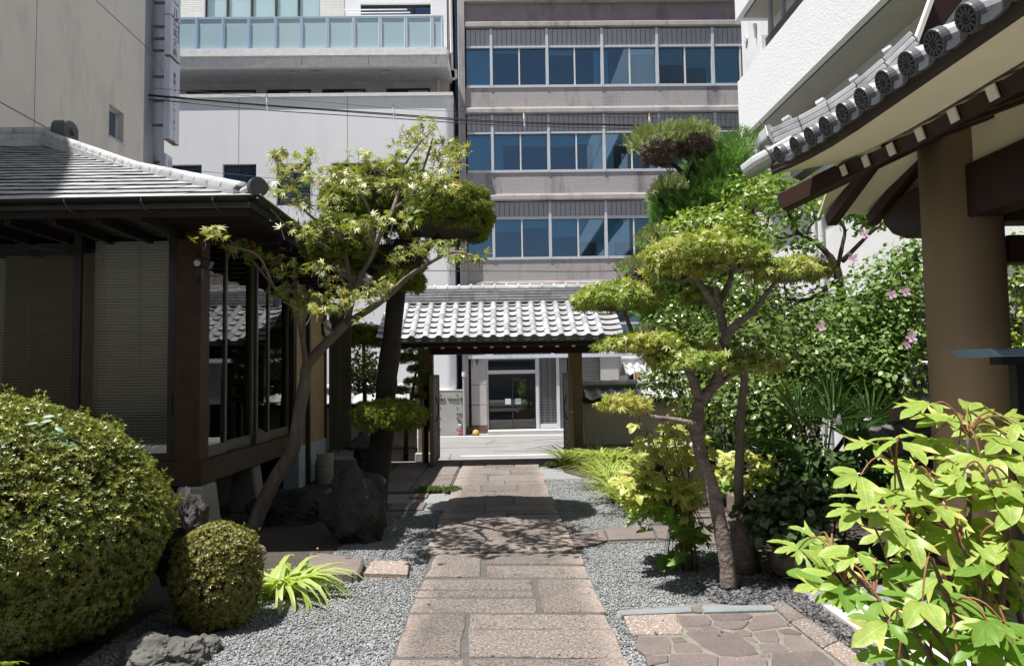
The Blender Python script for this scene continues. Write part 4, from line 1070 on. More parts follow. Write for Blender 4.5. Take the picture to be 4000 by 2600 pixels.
for sgn in (1, -1):
    y0_, y1_ = YR-sgn*(YR-YE), YR
    vs = [(-2.16, y0_, ZE), (2.16, y0_, ZE), (2.16, y1_, ZR), (-2.16, y1_, ZR)]
    rm.add(vs+[(x, y, z-.05) for x, y, z in vs], [(0,1,2,3),(7,6,5,4),(0,4,5,1),(1,5,6,2),(3,7,4,0)])
groof = build(rm, 'roof', M['kawara_dark'], ga)
# pan tiles and round cover tiles, one object each, shared meshes
ncr = 7; cl = math.hypot(YR-YE, ZR-ZE)/ncr; cs_, sn_ = math.cos(ang), math.sin(ang)
sp2 = .2427
def slope_pt(x, s, n): return (x, s*cs_-n*sn_, s*sn_+n*cs_)
def pan_mesh(w, L_):
    n = 6; vs = []
    for s, lift in ((0,.050),(0,.060),(L_,.020)):
        for k in range(n+1):
            t = -1+2*k/n; vs.append(slope_pt(t*w/2, s, lift+.030*t*t-.012))
    fs = [(k, k+1, n+2+k, n+1+k) for k in range(n)]+[(n+1+k, n+2+k, 2*n+3+k, 2*n+2+k) for k in range(n)]
    return mesh_from('pan_tile', vs, fs)
def cover_mesh(r, L_):
    n = 7; vs = []
    for s, rr in ((0,1.0),(.03,1.0),(.031,.97),(L_,.93)):
        for k in range(n+1):
            t = math.pi*k/n; vs.append(slope_pt(-r*rr*math.cos(t), s, .035+r*rr*math.sin(t)))
    fs = []
    for j in range(3): fs += [(j*(n+1)+k, j*(n+1)+k+1, (j+1)*(n+1)+k+1, (j+1)*(n+1)+k) for k in range(n)]
    return mesh_from('cover_tile', vs, fs, True)
pan_me = pan_mesh(sp2-.05, cl+.03); pan_me.materials.append(M['kawara'])
cov_me = cover_mesh(.062, cl+.012); cov_me.materials.append(M['kawara'])
edge_me = pan_mesh(.40, cl+.03); edge_me.materials.append(M['kawara'])
rotz = {1: None, -1: Matrix.Rotation(math.pi, 3, 'Z').to_quaternion()}
for sgn in (1, -1):
    for i in range(16):
        xc_ = -1.82+i*sp2
        for r_ in range(ncr):
            s = r_*cl
            if sgn == -1: continue
            inst('cover_tile', cov_me, groof, (xc_+random.uniform(-.003,.003), YE+s*cs_, ZE+s*sn_+random.uniform(-.003,.003)), Matrix.Rotation(random.uniform(-.012,.012), 3, 'Z').to_quaternion())
            if i < 15: inst('pan_tile', pan_me, groof, (xc_+sp2/2, YE+s*cs_, ZE+s*sn_+random.uniform(-.004,.004)), Matrix.Rotation(random.uniform(-.02,.02), 3, 'Y').to_quaternion())
            if i in (0, 15):
                xx = xc_+(.19 if i else -.19)
                inst('verge_tile', edge_me, groof, (xx, YE+s*cs_, ZE+s*sn_+.006))
for i in range(16):                                      # end caps of the round rows
    xc_ = -1.82+i*sp2
    build(MB().tube([(xc_, YE-.004, ZE+.022), (xc_, YE-.03, ZE+.012)], .066, 16), 'eave_cap_tile', M['kawara_dark'], groof)
    if i < 15:
        lip = [(xc_+sp2/2+t*(sp2/2-.05), .022+.03*t*t-.03) for t in np.linspace(-1, 1, 9)]
        poly = [(x, ZE+z+.02) for x, z in lip]+[(x, ZE+z-.022) for x, z in reversed(lip)]
        build(MB().prism(poly, 'y', YE-.022, YE-.002), 'eave_lip_tile', M['kawara_dark'], groof)
bk = MB()
for i in range(16):
    x = -1.82+i*sp2
    bk.tube([(x, 2*YR-YE, ZE+.04), (x, YR+.1, ZR-.02)], .066, 8)
build(bk, 'street_side_tile_row', M['kawara'], groof, kind='stuff')
for j in range(5):
    z0_ = ZR-.02+j*.056
    hw = .17-.012*j
    for t in range(8):
        x0 = -2.0+t*.50
        build(MB().box(x0+.002, x0+.498, YR-hw, YR+hw, z0_+.014, z0_+.054), 'ridge_course_tile', M['kawara'] if j % 1 == 0 else M['kawara_dark'], groof)
build(MB().box(-1.98, 1.98, YR-.10, YR+.10, ZR-.05, ZR+.27), 'ridge_core', M['kawara_dark'], groof)
for t in range(17):
    x0 = -2.0+t*.2355
    build(MB().tube([(x0+.002, YR, ZR+.285), (x0+.03, YR, ZR+.287), (x0+.031, YR, ZR+.283), (x0+.234, YR, ZR+.280)], [.085,.085,.076,.074], 10), 'ridge_cap_tile', M['kawara'], groof)
    build(MB().tube([(x0+.015, YR, ZR+.35), (x0+.045, YR, ZR+.37)], [.03,.02], 8), 'ridge_knob', M['kawara'], groof)
for s in (-1, 1):
    build(MB().prism([(YR-.2, ZR-.05), (YR+.2, ZR-.05), (YR+.17, ZR+.3), (YR, ZR+.42), (YR-.17, ZR+.3)], 'x', s*2.02, s*2.11), 'ridge_end_tile', M['kawara_dark'], groof, bevel=.015)
# leaves of the gate, swung in
def gate_leaf(x, sgn, label):
    y0_, y1_ = 13.08, 14.38; zb_, zt_ = .06, 1.70
    d_ = MB().box(x, x+sgn*.075, y0_, y0_+.09, zb_, zt_); d_.box(x, x+sgn*.075, y1_-.09, y1_, zb_, zt_); d_.box(x, x+sgn*.075, y0_+.09, y1_-.09, zt_-.08, zt_); d_.box(x, x+sgn*.075, y0_+.09, y1_-.09, zb_, zb_+.07)
    lf = build(d_, 'gate_leaf', M['gate_wood'], ga, bevel=.004)
    zz = zb_+.075
    for k in range(7):
        build(MB().box(x+sgn*.012, x+sgn*.05, y0_+.092, y1_-.092, zz, zz+.094), 'board', M['gate_board'], lf, bevel=.006); zz += .102
    build(MB().box(x+sgn*.012, x+sgn*.05, y0_+.092, y1_-.092, zz+.004, zt_-.082), 'upper_panel', M['gate_board'], lf)
    pts = [(x-sgn*(.012+.05*math.sin(math.pi*t)), y0_+.36, .82+.46*t) for t in np.linspace(0, 1, 9)]
    build(MB().tube(pts, .014, 8), 'pull_handle', M['black_metal'], lf)
    pl_ = MB()
    pl_.tube([(x+sgn*.04, y0_-.012, .98), (x+sgn*.04, y0_-.03, .98)], .02, 10); build(pl_, 'latch', M['steel'], lf)
gate_leaf(-1.225, -1, 'left'); gate_leaf(1.235, 1, 'right')

# ================================================================== garden walls with tile caps
def garden_wall(x0, x1, Y, label, ntile, capx0=None, capx1=None):
    r_ = thing('garden_wall', label, 'wall', ((x0+x1)/2, Y, 0))
    npan = 4
    for k in range(npan):
        xa, xb = x0+(x1-x0)*k/npan, x0+(x1-x0)*(k+1)/npan
        build(MB().box(xa+.006, xb-.006, Y-.09, Y+.09, .26, 1.08), 'plaster_panel', M['plaster_tan'], r_)
    build(MB().box(x0, x1, Y-.07, Y+.07, .0, 1.1), 'wall_core', M['wood_dark'], r_)
    build(MB().box(x0, x1, Y-.13, Y+.13, -.05, .255), 'stone_base', M['concrete_dark'], r_, bevel=.01)
    build(MB().box(x0-.05, x1+.05, Y-.30, Y+.30, 1.1, 1.15), 'cap_board', M['wood_dark'], r_)
    cr = MB()
    for s in (1, -1):
        cr.add([(x0-.1, Y-s*.36, 1.16), (x1+.1, Y-s*.36, 1.16), (x1+.1, Y, 1.36), (x0-.1, Y, 1.36)], [(0,1,2,3)])
    cap = build(cr, 'cap_roof', M['kawara_dark'], r_)
    # wavy one-row tiles
    w_ = .265; n = 8; vs = []
    for (s, lift) in ((0,.0),(0,.022),(.42,.004)):
        for k in range(n+1):
            t = k/n; z = .028*math.cos(2*math.pi*t)*(1 if t < .5 else .9); vs.append((-w_/2+t*w_*1.02, s*.874, s*.486+lift+z+.02))
    me = mesh_from('wave_tile', vs, [(k, k+1, n+2+k, n+1+k) for k in range(n)]+[(n+1+k, n+2+k, 2*n+3+k, 2*n+2+k) for k in range(n)]); me.materials.append(M['kawara'])
    q180 = Matrix.Rotation(math.pi, 3, 'Z').to_quaternion()
    k = 0; x = x0
    while x < x1:
        inst('wave_tile', me, cap, (x+w_/2, Y-.385, 1.155)); 
        inst('wave_tile', me, cap, (x+w_/2, Y+.385, 1.155), q180); x += w_
    build(MB().box(x0-.08, x1+.08, Y-.085, Y+.085, 1.36, 1.44), 'cap_ridge', M['kawara_dark'], cap)
    x = x0-.1
    while x < x1+.05:
        build(MB().tube([(x, Y, 1.47), (x+.05, Y, 1.472), (x+.33, Y, 1.466)], [.078,.076,.07], 10), 'ridge_tile', M['kawara'], cap); x += .335
    return r_
garden_wall(-4.6, -1.70, 14.5, 'low tan garden wall with tile cap behind the pine trunk', 0)
garden_wall(1.66, 6.1, 14.5, 'low tan garden wall with tile cap between gate and shrubs', 0)
# metal framed wicket beside the gate
zq = lambda px, py: P(px, py, 13.75)[2]; xw_ = lambda px, py=1600: P(px, py, 13.75)[0]
wk = thing('wicket_door', 'dark wicket door with thin pale metal frame beside the gate', 'door', (xw_(1640), 13.75, 0))
build(MB().box(xw_(1648), xw_(1656), 13.72, 13.78, .02, zq(1650,1566)), 'frame_stile', M['steel'], wk)
build(MB().box(xw_(1500), xw_(1656), 13.72, 13.78, zq(1650,1566)+.001, zq(1650,1560)), 'frame_rail', M['steel'], wk)
build(MB().box(xw_(1657), xw_(1672), 13.70, 13.80, .0, zq(1650,1475)), 'jamb', M['wood_dark'], wk)
# notice board with its own small tile roof
nb = thing('notice_board', 'small tile roofed notice board with red and white poster behind the right wall', 'notice board', (3.1, 16.2, ZS))
yN = 15.5
xn = lambda px, py=1450: P(px, py, yN)[0]; zn = lambda py: P(2520, py, yN)[2]
for px in (2455, 2640): build(MB().box(xn(px), xn(px)+.09, yN-.05, yN+.05, ZS, zn(1428)), 'post', M['wood_dark'], nb)
build(MB().box(xn(2460), xn(2645), yN+.02, yN+.06, zn(1560), zn(1440)), 'back_board', M['wood_dark'], nb)
rz0, rz1 = zn(1465), zn(1428); 
rr_ = MB().add([(xn(2432), yN-.42, rz0), (xn(2660), yN-.42, rz0), (xn(2660), yN, rz1+.06), (xn(2432), yN, rz1+.06), (xn(2432), yN+.42, rz0), (xn(2660), yN+.42, rz0)], [(0,1,2,3),(3,2,5,4)])
nr = build(rr_, 'roof', M['kawara_dark'], nb)
w_ = .155; n = 8; vs = []
sl2 = (rz1+.06-rz0)/.42
for (s, lift) in ((0,.0),(0,.02),(.225,.004)):
    for k in range(n+1):
        t = k/n; z = .02*math.cos(2*math.pi*t); vs.append((-w_/2+t*w_*1.02, s, s*sl2+lift+z+.015))
me = mesh_from('wave_tile', vs, [(k, k+1, n+2+k, n+1+k) for k in range(n)]+[(n+1+k, n+2+k, 2*n+3+k, 2*n+2+k) for k in range(n)]); me.materials.append(M['kawara'])
x = xn(2432)
while x < xn(2660):
    for s in (0, .21): inst('wave_tile', me, nr, (x+w_/2, yN-.44+s, rz0+s*sl2+.004))
    x += w_
build(MB().box(xn(2430), xn(2662), yN-.08, yN+.08, rz1+.05, rz1+.11), 'ridge', M['kawara'], nr)
build(MB().tube([(xn(2428), yN, rz1+.15), (xn(2664), yN, rz1+.15)], .06, 10), 'ridge_cap', M['kawara'], nr)
ps = thing('poster', 'red and white picture poster under the small tile roof', 'poster', (xn(2510), yN-.25, zn(1490)))
yP = yN-.44
xp = lambda px: P(px, 1470, yP)[0]; zp = lambda py: P(2510, py, yP)[2]
build(MB().box(xp(2474), xp(2537), yP-.06, yP-.05, zp(1496), zp(1450)), 'sheet', M['poster_white'], ps)
build(MB().box(xp(2474), xp(2478), yP-.08, yP-.0605, zp(1500), zp(1449)), 'pole', M['rafter_white'], ps)
build(MB().box(xp(2480), xp(2496), yP-.064, yP-.0605, zp(1492), zp(1454)), 'red_figure', M['poster_red'], ps)
build(MB().box(xp(2526), xp(2536), yP-.064, yP-.0605, zp(1486), zp(1452)), 'red_figure', M['poster_red'], ps)
build(MB().prism([(xp(2502), zp(1494)), (xp(2512), zp(1494)), (xp(2522), zp(1460)), (xp(2517), zp(1458)), (xp(2507), zp(1480))], 'y', yP-.064, yP-.0605), 'grey_stroke', M['pipe_grey'], ps)

# ================================================================== white apartment block on the right
ap = thing('apartment_block', 'white apartment block with long solid balconies facing the sun', 'building', (8, 10, 0))
XB = PX(2885, 430, 5.6)[0]; YBF = PX(2885, 430, 5.6)[1]; XA = 6.45
def zAt(px, py): return PX(px, py, XB)[2]
zb0, zb1 = P(2887, 546, YBF)[2], P(2886, 315, YBF)[2]
FH = 2.82
build(MB().box(XA, 16, -4, YBF+2.0, 2.7, 18), 'wall', M['apartment_tile'], ap)
build(MB().box(XA+.002, 16, 12.5, YBF+1.99, -.3, 2.695), 'ground_wall', M['apartment_tile'], ap)
build(MB().box(10.5, 16, -4, 12.49, -.3, 2.695), 'ground_wall', M['concrete_dark'], ap)
build(MB().box(XA-.004, XA+.1, YBF+.9, YBF+2.02, -.3, 18), 'end_pier', M['apartment_tile'], ap)
for k in (0, 1, 2):
    z0 = zb0+FH*k-.0; dz = 0 if k == 0 else 0
    yb_ = YBF if k == 0 else P(2902, 90, YBF)[1]
    build(MB().box(XB, XB+.12, -3, YBF, z0, z0+1.36), 'balcony_parapet', M['apartment_white'], ap)
    build(MB().box(XB+.121, XA-.003, YBF-.14, YBF, z0, z0+1.36), 'balcony_end', M['apartment_white'], ap)
    build(MB().box(XB+.121, XA-.003, -3, YBF-.142, z0+.001, z0+.16), 'balcony_slab', M['soffit_olive'], ap)
    build(MB().box(XB+.13, XB+.16, -3, YBF-.2, z0-.004, z0+.0), 'drip_groove', M['asphalt_dark'], ap)
    # dark slit with railing above the parapet
    y1 = PX(2975, 240, XB)[1]
    build(MB().box(XB+.10, XB+.16, -3, y1, z0+1.38, z0+1.66), 'railing', M['black_metal'], ap)
    build(MB().box(XB+.02, XB+.22, y1+.01, y1+.13, z0+1.362, z0+1.75), 'railing_stop', M['apartment_white'], ap)
    for py_ in (2, 4.5, 7, 9.5, 12):
        build(MB().box(XA-.02, XA-.003, py_, py_+1.5, z0+.2, z0+2.3), 'balcony_door', M['glass_blue'], ap)
for (px, py) in ((3012, 130), (3062, 100)):
    q = PX(px, py, XB+.35)
    build(MB().tube([(q[0], q[1], zb0+1.0), (q[0], q[1], zb0+FH)], .055, 10), 'drain_pipe', M['pipe_grey'], ap)
q = PX(2948, 95, XA-.05); build(MB().tube([q, q+np.array([0,0,-.35])], [.05,.012], 8), 'rain_hopper', M['pipe_grey'], ap)
q = PX(2915, 155, XA-.02); build(MB().tube([q+np.array([-.03,0,0]), q], .09, 10), 'vent_cap', M['plastic_white'], ap)
lw = MB().box(XA-.35, XA-.01, 3.0, PX(3490, 1000, XA)[1]+4, 0, PX(3300, 905, XA)[2])
build(MB().box(5.9, XA-.01, 2, 13.2, 2.62, 2.9), 'canopy', M['concrete_dark'], ap)
for dx in (0, .28): build(MB().tube([(XA-.1, 13.9+dx, 0), (XA-.1, 13.9+dx, 6.9)], .05, 8), 'drain_pipe', M['plastic_white'], ap)

# ================================================================== temple hall at the right: column, eaves, tiles
HX, HZ = 2.15, 3.20                                   # eave line of the tile ends
hall = thing('temple_hall', 'temple hall corner with round tan column and curved tiled eaves', 'temple', (3.43, 5.2, 0))
build(MB().tube([(3.43, 5.2, PZ+.20), (3.43, 5.2, 3.72)], .262, 40), 'column', M['column_tan'], hall, smooth=True)
build(MB().lathe([(.36,0),(.36,.06),(.31,.16),(.285,.2)], (3.43,5.2,PZ), 32), 'column_base', M['wood_brown'], hall)
# eave curve: level along the side, sweeping up towards the far corner
YCn = 5.62
def lift(y): 
    t = max(0, (y-4.2)/1.4); return .105*t*t
ysm = np.linspace(-1.5, YCn, 24)
def strip(x0, z0, x1, z1, t, name, m, y0=-1.5, y1=YCn):
    """a board that follows the curve of the eave; cross-section from (x0,z0) to (x1,z1), thickness t"""
    ysx = np.linspace(y0, y1, 22); vs = []; d = np.array([x1-x0, z1-z0]); d /= np.linalg.norm(d); nn = np.array([-d[1], d[0]])*t
    for y in ysx:
        l = lift(y)
        for (x, z) in ((x0,z0),(x1,z1),(x1+nn[0],z1+nn[1]),(x0+nn[0],z0+nn[1])): vs.append((x, y, z+l))
    fs = [(4*i+k, 4*i+(k+1) % 4, 4*i+4+(k+1) % 4, 4*i+4+k) for i in range(21) for k in range(4)]+[(0,1,2,3),(87,86,85,84)]
    return build(MB().add(vs, fs), name, m, hall)
strip(HX+.03, HZ-.02, HX+.05, HZ-.085, .03, 'eave_fascia', M['brown_fascia'])
strip(HX+.06, HZ-.082, HX+.50, HZ-.012, .03, 'cream_eave_board', M['cream'], y1=YCn-.05)
for i in range(17):
    y = 5.75-.335*i
    xe = 2.68
    l = lift(y)*.8
    r_ = build(MB().beam((xe, y, 3.135+l), (3.6, y, 3.46+l), .075, .085), 'rafter', M['wood_red'], hall)
    build(MB().beam((xe-.012, y, 3.131+l), (xe-.001, y, 3.1345+l), .07, .08), 'rafter_tip', M['rafter_white'], r_)
strip(2.66, 3.20, 3.9, 3.64, .02, 'soffit_board', M['cream'], y1=5.9)
strip(2.705, 3.085, 2.765, 3.105, .09, 'rafter_support', M['wood_red'], y1=5.55)
# far end (hip side): rafters running away, soffit
for x in (2.95, 3.32, 3.9, 4.4):
    build(MB().beam((x, 5.35, 3.34), (x, 6.25, 2.98), .085, .10), 'end_rafter', M['wood_red'], hall)
vs = [(2.6, 5.3, 3.32), (6.5, 5.3, 3.42), (6.5, 6.35, 3.06), (2.9, 6.35, 3.06)]
build(MB().add(vs+[(x, y, z+.03) for x, y, z in vs], [(0,1,2,3),(7,6,5,4),(0,4,5,1),(1,5,6,2),(2,6,7,3),(3,7,4,0)]), 'end_soffit', M['cream'], hall)
build(MB().beam((2.38, 5.90, 3.06), (3.1, 5.2, 3.36), .12, .15), 'hip_rafter', M['wood_red'], hall, bevel=.01)
# tie beams through the column, with rounded nose
nose = [(5.3,2.74),(5.75,2.72),(5.95,2.80),(6.06,2.90),(6.10,2.98),(6.02,3.04),(5.9,3.08),(5.6,3.10),(5.3,3.08)]
build(MB().prism(nose, 'x', 3.32, 3.54), 'beam_nose', M['wood_red'], hall, bevel=.012)
build(MB().box(3.32, 3.54, -1, 4.99, 2.72, 3.10), 'tie_beam', M['wood_red'], hall, bevel=.012)
build(MB().box(3.70, 7, 5.09, 5.31, 2.72, 3.10), 'tie_beam', M['wood_red'], hall, bevel=.012)
build(MB().box(3.72, 7, 5.12, 5.28, 2.42, 2.62), 'lower_beam', M['wood_red'], hall)
build(MB().box(3.37, 3.49, -1, 4.97, 3.104, 3.66), 'plaster_infill', M['cream'], hall)
build(MB().box(3.66, 9, 5.14, 5.26, 3.104, 3.75), 'plaster_frieze', M['cream'], hall)
# roof body
tr = MB(); cs3, sn3 = math.cos(math.radians(27)), math.sin(math.radians(27))
ysx = np.linspace(-1.5, YCn, 20); vs = []
for y in ysx:
    l = lift(y); 
    for u, dz in ((0,0),(2.6,0),(2.6,-.06),(0,-.06)): 
        x_ = min(HX+.04+u*cs3, HX+.04+max(0, (YCn+.35-y))) if True else 0
        uu = (x_-HX-.04)/cs3
        vs.append((x_, y, HZ+l+uu*sn3+dz))
fs = [(4*i+k, 4*i+(k+1) % 4, 4*i+4+(k+1) % 4, 4*i+4+k) for i in range(19) for k in range(4)]
hroof = build(tr.add(vs, fs), 'roof', M['kawara_dark'], hall)
# round tile rows with patterned end discs
tile_y = [PX(px, py, HX)[1] for px, py in ((3809,68),(3679,160),(3573,240),(3479,310),(3392,370),(3317,425),(3247,482),(3187,530),(3128,570),(3062,600))]
tile_y = [3.09-.28*3, 3.09-.28*2, 3.09-.28]+tile_y
tz = [None]*3+[PX(px, py, HX)[2] for px, py in ((3809,68),(3679,160),(3573,240),(3479,310),(3392,370),(3317,425),(3247,482),(3187,530),(3128,570),(3062,600))]
for i, y in enumerate(tile_y):
    z = HZ+lift(y)+.03; R_ = .070
    a = np.array([HX, y, z]); d = np.array([cs3*1.0, 0, sn3*.8]); d /= np.linalg.norm(d)
    ln = min(1.6, max(.35, (YCn+.15-y)*1.05))
    k = 0; s = .0
    while s < ln-.02:
        e = min(s+.30, ln)
        build(MB().tube([a+d*s, a+d*(s+.04), a+d*(s+.041), a+d*e], [R_*.93,R_*.93,R_*.9,R_*.86], 14), 'cover_tile', M['kawara'], hroof, smooth=False); s += .30
    dn = -d
    ds = build(MB().tube([a-d*.0, a-d*.035], R_*1.02, 24), 'end_disc_tile', M['kawara_dark'], hroof)  # shade on the disc faces put into the dark tile colour
    rim = MB(); cpt = a-d*.0365
    sv = np.array([0,1.0,0]); uv = np.cross(sv, d)
    n = 24
    vs = [cpt+(sv*math.cos(t)+uv*math.sin(t))*R_*1.02 for t in np.linspace(0, 2*math.pi, n, endpoint=False)]
    vs += [cpt-d*.010+(sv*math.cos(t)+uv*math.sin(t))*R_*.98 for t in np.linspace(0, 2*math.pi, n, endpoint=False)]
    vs += [cpt-d*.010+(sv*math.cos(t)+uv*math.sin(t))*R_*.84 for t in np.linspace(0, 2*math.pi, n, endpoint=False)]
    vs += [cpt+(sv*math.cos(t)+uv*math.sin(t))*R_*.82 for t in np.linspace(0, 2*math.pi, n, endpoint=False)]
    rim.add(vs, [(j*n+k, j*n+(k+1) % n, (j+1)*n+(k+1) % n, (j+1)*n+k) for j in range(3) for k in range(n)])
    for q in range(12):
        t = 2*math.pi*q/12; o_ = cpt+(sv*math.cos(t)+uv*math.sin(t))*R_*.55; rd = sv*math.cos(t)+uv*math.sin(t); tg = -sv*math.sin(t)+uv*math.cos(t)
        rim.obox(o_-d*.004, rd*R_*.22, tg*R_*.085, -d*.006)
    for q in range(8):
        t = 2*math.pi*q/8; rim.tube([cpt+(sv*math.cos(t)+uv*math.sin(t))*R_*.22, cpt+(sv*math.cos(t)+uv*math.sin(t))*R_*.22-d*.007], R_*.07, 6)
    build(rim, 'crest_relief', M['kawara_dark'], ds)
    if i+1 < len(tile_y):                                        # drooping lip and pan tile; shadow between rows put into the dark colour
        yn = tile_y[i+1]; w = (yn-y)/2-.02
        lp = []
        for t in np.linspace(-1, 1, 11): lp.append(((y+yn)/2+t*w, -.01-.035*(1-t*t)))
        poly = [(yy_, HZ+lift(yy_)+zz_+.03) for yy_, zz_ in lp]+[(yy_, HZ+lift(yy_)+zz_-.012) for yy_, zz_ in reversed(lp)]
        build(MB().prism(poly, 'x', HX-.02, HX-.004), 'eave_lip_tile', M['kawara_dark'], hroof)
        vs = []
        for s in (0, .5): vs += [(HX-.012+s*cs3, yy_, HZ+lift(yy_)+zz_+.03+s*sn3*.8) for yy_, zz_ in lp]
        build(MB().add(vs, [(k, k+1, 12+k, 11+k) for k in range(10)]), 'pan_tile', M['kawara_dark'], hroof, fixn=False)
# corner tile jutting out
q = P(2965, 645, 5.75); 
ct = np.array([2.05, 5.80, HZ+.10])
build(MB().tube([ct, ct+np.array([.07,-.07,.045]), ct+np.array([.30,-.30,.14])], [.072,.078,.078], 14), 'corner_tile', M['kawara'], hroof)
disc(ct+np.array([.14,-.16,.085]), (1,-.2,.4), .085, .03, 'end_disc_tile', hroof, M['kawara_dark'])
# hip ridge of stacked courses with knobs, rising inwards
h0, h1 = P(3035, 545, 5.93), P(3590, 165, 5.12)
hd = h1-h0; HL = np.linalg.norm(hd); hd /= HL
hs = np.cross(hd, (0,0,1)); hs /= np.linalg.norm(hs); hu = np.cross(hs, hd)
def arc(t): return -.09*math.sin(math.pi*t)
for j in range(4):
    nseg = 5
    for k in range(nseg):
        t0, t1 = k/nseg, (k+1)/nseg
        a_, b_ = h0+hd*HL*t0+hu*(.055*j-.10+arc(t0)), h0+hd*HL*t1+hu*(.055*j-.10+arc(t1))
        build(MB().beam(a_+hd*.003, b_-hd*.003, .25-.035*j, .042, hu), 'ridge_course_tile', M['kawara'], hroof, bevel=.006)
build(MB().beam(h0+hu*-.26, h1+hu*-.2, .16, .3, hu), 'ridge_core', M['kawara_dark'], hroof)
for k in range(4):
    t = .12+.24*k
    c_ = h0+hd*HL*t+hu*(.125+arc(t))
    build(MB().tube([c_-hd*.032, c_+hd*.032], [.040,.036], 14), 'ridge_knob', M['kawara'], hroof)
build(MB().beam(h0+hu*(.105), h1+hu*.105+hu*0, .11, .03, hu), 'ridge_cap', M['kawara'], hroof) if False else None
n_ = h0-hd*.03
build(MB().tube([n_-hd*.10, n_-hd*.06, n_+hd*.02, n_+hd*.03], [.10,.135,.15,.17], 8), 'ridge_end_tile', M['kawara'], hroof, bevel=.01)
build(MB().tube([n_-hd*.14, n_-hd*.10], [.05,.11], 8), 'ridge_end_boss', M['kawara'], hroof)
# gable verge boards above the hip
g0, g1 = P(3535, 260, 5.2), P(3700, -60, 4.6)
vv = [P(3548,240,5.2), P(3640,0,5.2), P(3700,-160,5.2), P(3900,-160,5.2), P(3560,262,5.2)]
build(MB().add([tuple(P(3566,262,5.2)), tuple(P(3760,0,5.2)), tuple(P(3880,-160,5.2)), tuple(P(3700,-160,5.2)), tuple(P(3640,0,5.2)), tuple(P(3552,236,5.2))]
              +[tuple(p+np.array([.0,.10,0])) for p in (P(3566,262,5.2),P(3760,0,5.2),P(3880,-160,5.2),P(3700,-160,5.2),P(3640,0,5.2),P(3552,236,5.2))],
              [(0,1,4,5),(1,2,3,4),(11,10,7,6),(10,9,8,7),(0,6,7,1),(1,7,8,2),(5,4,10,11),(4,3,9,10),(0,5,11,6)]), 'verge_board', M['wood_red'], hall)
build(MB().beam(P(3545,250,5.18), P(3640,-10,5.18), .05, .03), 'verge_trim', M['rafter_white'], hall)
build(MB().add([tuple(P(3600,230,5.35)), tuple(P(4200,-200,5.35)), tuple(P(4200,150,5.35)), tuple(P(3700,235,5.35))], [(0,1,2,3)]), 'gable_wall', M['wood_dark'], hall)

# the hall goes on; ceiling and unseen wall added to limit light
build(MB().box(2.72, 9.5, -7, 5.25, 3.66, 3.72), 'ceiling', M['wood_dark'], hall)
build(MB().box(4.3, 4.45, -7, 3.5, PZ, 3.66), 'light_block_wall', M['wood_dark'], hall)
mh = thing('added_hall', 'unseen hall added behind the viewpoint to block sky light and reflections', 'temple', (-3, -7, 0))  # added out of view to cut sky light and window reflections
build(MB().box(-24, 9.5, -9, -7.0, 0, 6.3), 'front_wall', M['plaster_house'], mh)
build(MB().prism([(-5.0, 5.2), (-5.0, 5.35), (-12, 9.2), (-12, 9.0)], 'x', -25, 9.8), 'roof', M['kawara_dark'], mh)
build(MB().box(-13, 9.0, -7, -5.2, 0, .7), 'veranda', M['wood_brown'], mh)
# small roofed stand in front of the column
st = thing('roofed_stand', 'dark post stand with small teal metal roof in front of the column', 'stand', (3.35, 4.2, PZ))
yS = 4.35
pp_ = [P(x, y, yS) for x, y in ((3788,1363),(3830,1366),(3880,1362),(4100,1357))]
sv = [(pp_[0][0], pp_[0][2]), (pp_[1][0], pp_[1][2]-.004), (pp_[2][0], pp_[2][2]), (pp_[3][0], pp_[3][2]), (pp_[3][0], pp_[3][2]-.05), (pp_[1][0], pp_[1][2]-.045), (pp_[0][0]+.02, pp_[0][2]-.012)]
build(MB().prism(sv, 'y', yS-.18, yS+.22), 'roof', M['teal_metal'], st, bevel=.006)
build(MB().box(P(3965,1500,yS)[0], P(4010,1500,yS)[0], yS-.02, yS+.05, PZ, pp_[3][2]-.045), 'post', M['black_metal'], st)
build(MB().box(P(3900,1400,yS)[0], P(4060,1400,yS)[0], yS-.03, yS+.08, pp_[3][2]-.10, pp_[3][2]-.052), 'cross_arm', M['black_metal'], st)
# ================================================================== leaf shapes
def diamond(w, fold=.12, bend=0.0):
    return [(0,0,0),(w,.45,fold),(0,1,-bend),(-w,.45,fold)], [(0,1,2),(0,2,3)]
def oval(w, fold=.10, bend=.12):
    v = [(0,0,0),(w*.8,.28,fold-.02),(w,.55,fold-bend*.3),(0,1,-bend),(-w,.55,fold-bend*.3),(-w*.8,.28,fold-.02),(0,.5,-.0)]
    return v, [(0,1,6),(1,2,6),(2,3,6),(3,4,6),(4,5,6),(5,0,6)]
def maple_leaf(lobes=7, thin=.30):
    if lobes == 7: ang = [-112,-72,-36,0,36,72,112]; ln = [.42,.78,.95,1.0,.95,.78,.42]
    else: ang = [-80,-40,0,40,80]; ln = [.62,.92,1.0,.92,.62]
    v = [(0,.0,0.03)]; 
    v.append((0,-.10,.0))
    ring = []
    for i, (a, l) in enumerate(zip(ang, ln)):
        if i:
            am = math.radians((a+ang[i-1])/2); r = thin
            ring.append((r*math.sin(am), r*math.cos(am), .015))
        for da, rr in ((-9,.55),(0,1.0),(9,.55)):
            ar = math.radians(a+da); r = l*rr
            ring.append((r*math.sin(ar), r*math.cos(ar), -.16*r*r))
    v += ring; n = len(ring)
    f = [(0,2+i,3+i) for i in range(n-1)]
    # leaf lies with its stalk at the origin and its tip forward
    v = [(x, y+.12, z) for x, y, z in v]
    return v, [tuple(reversed(t)) for t in f]
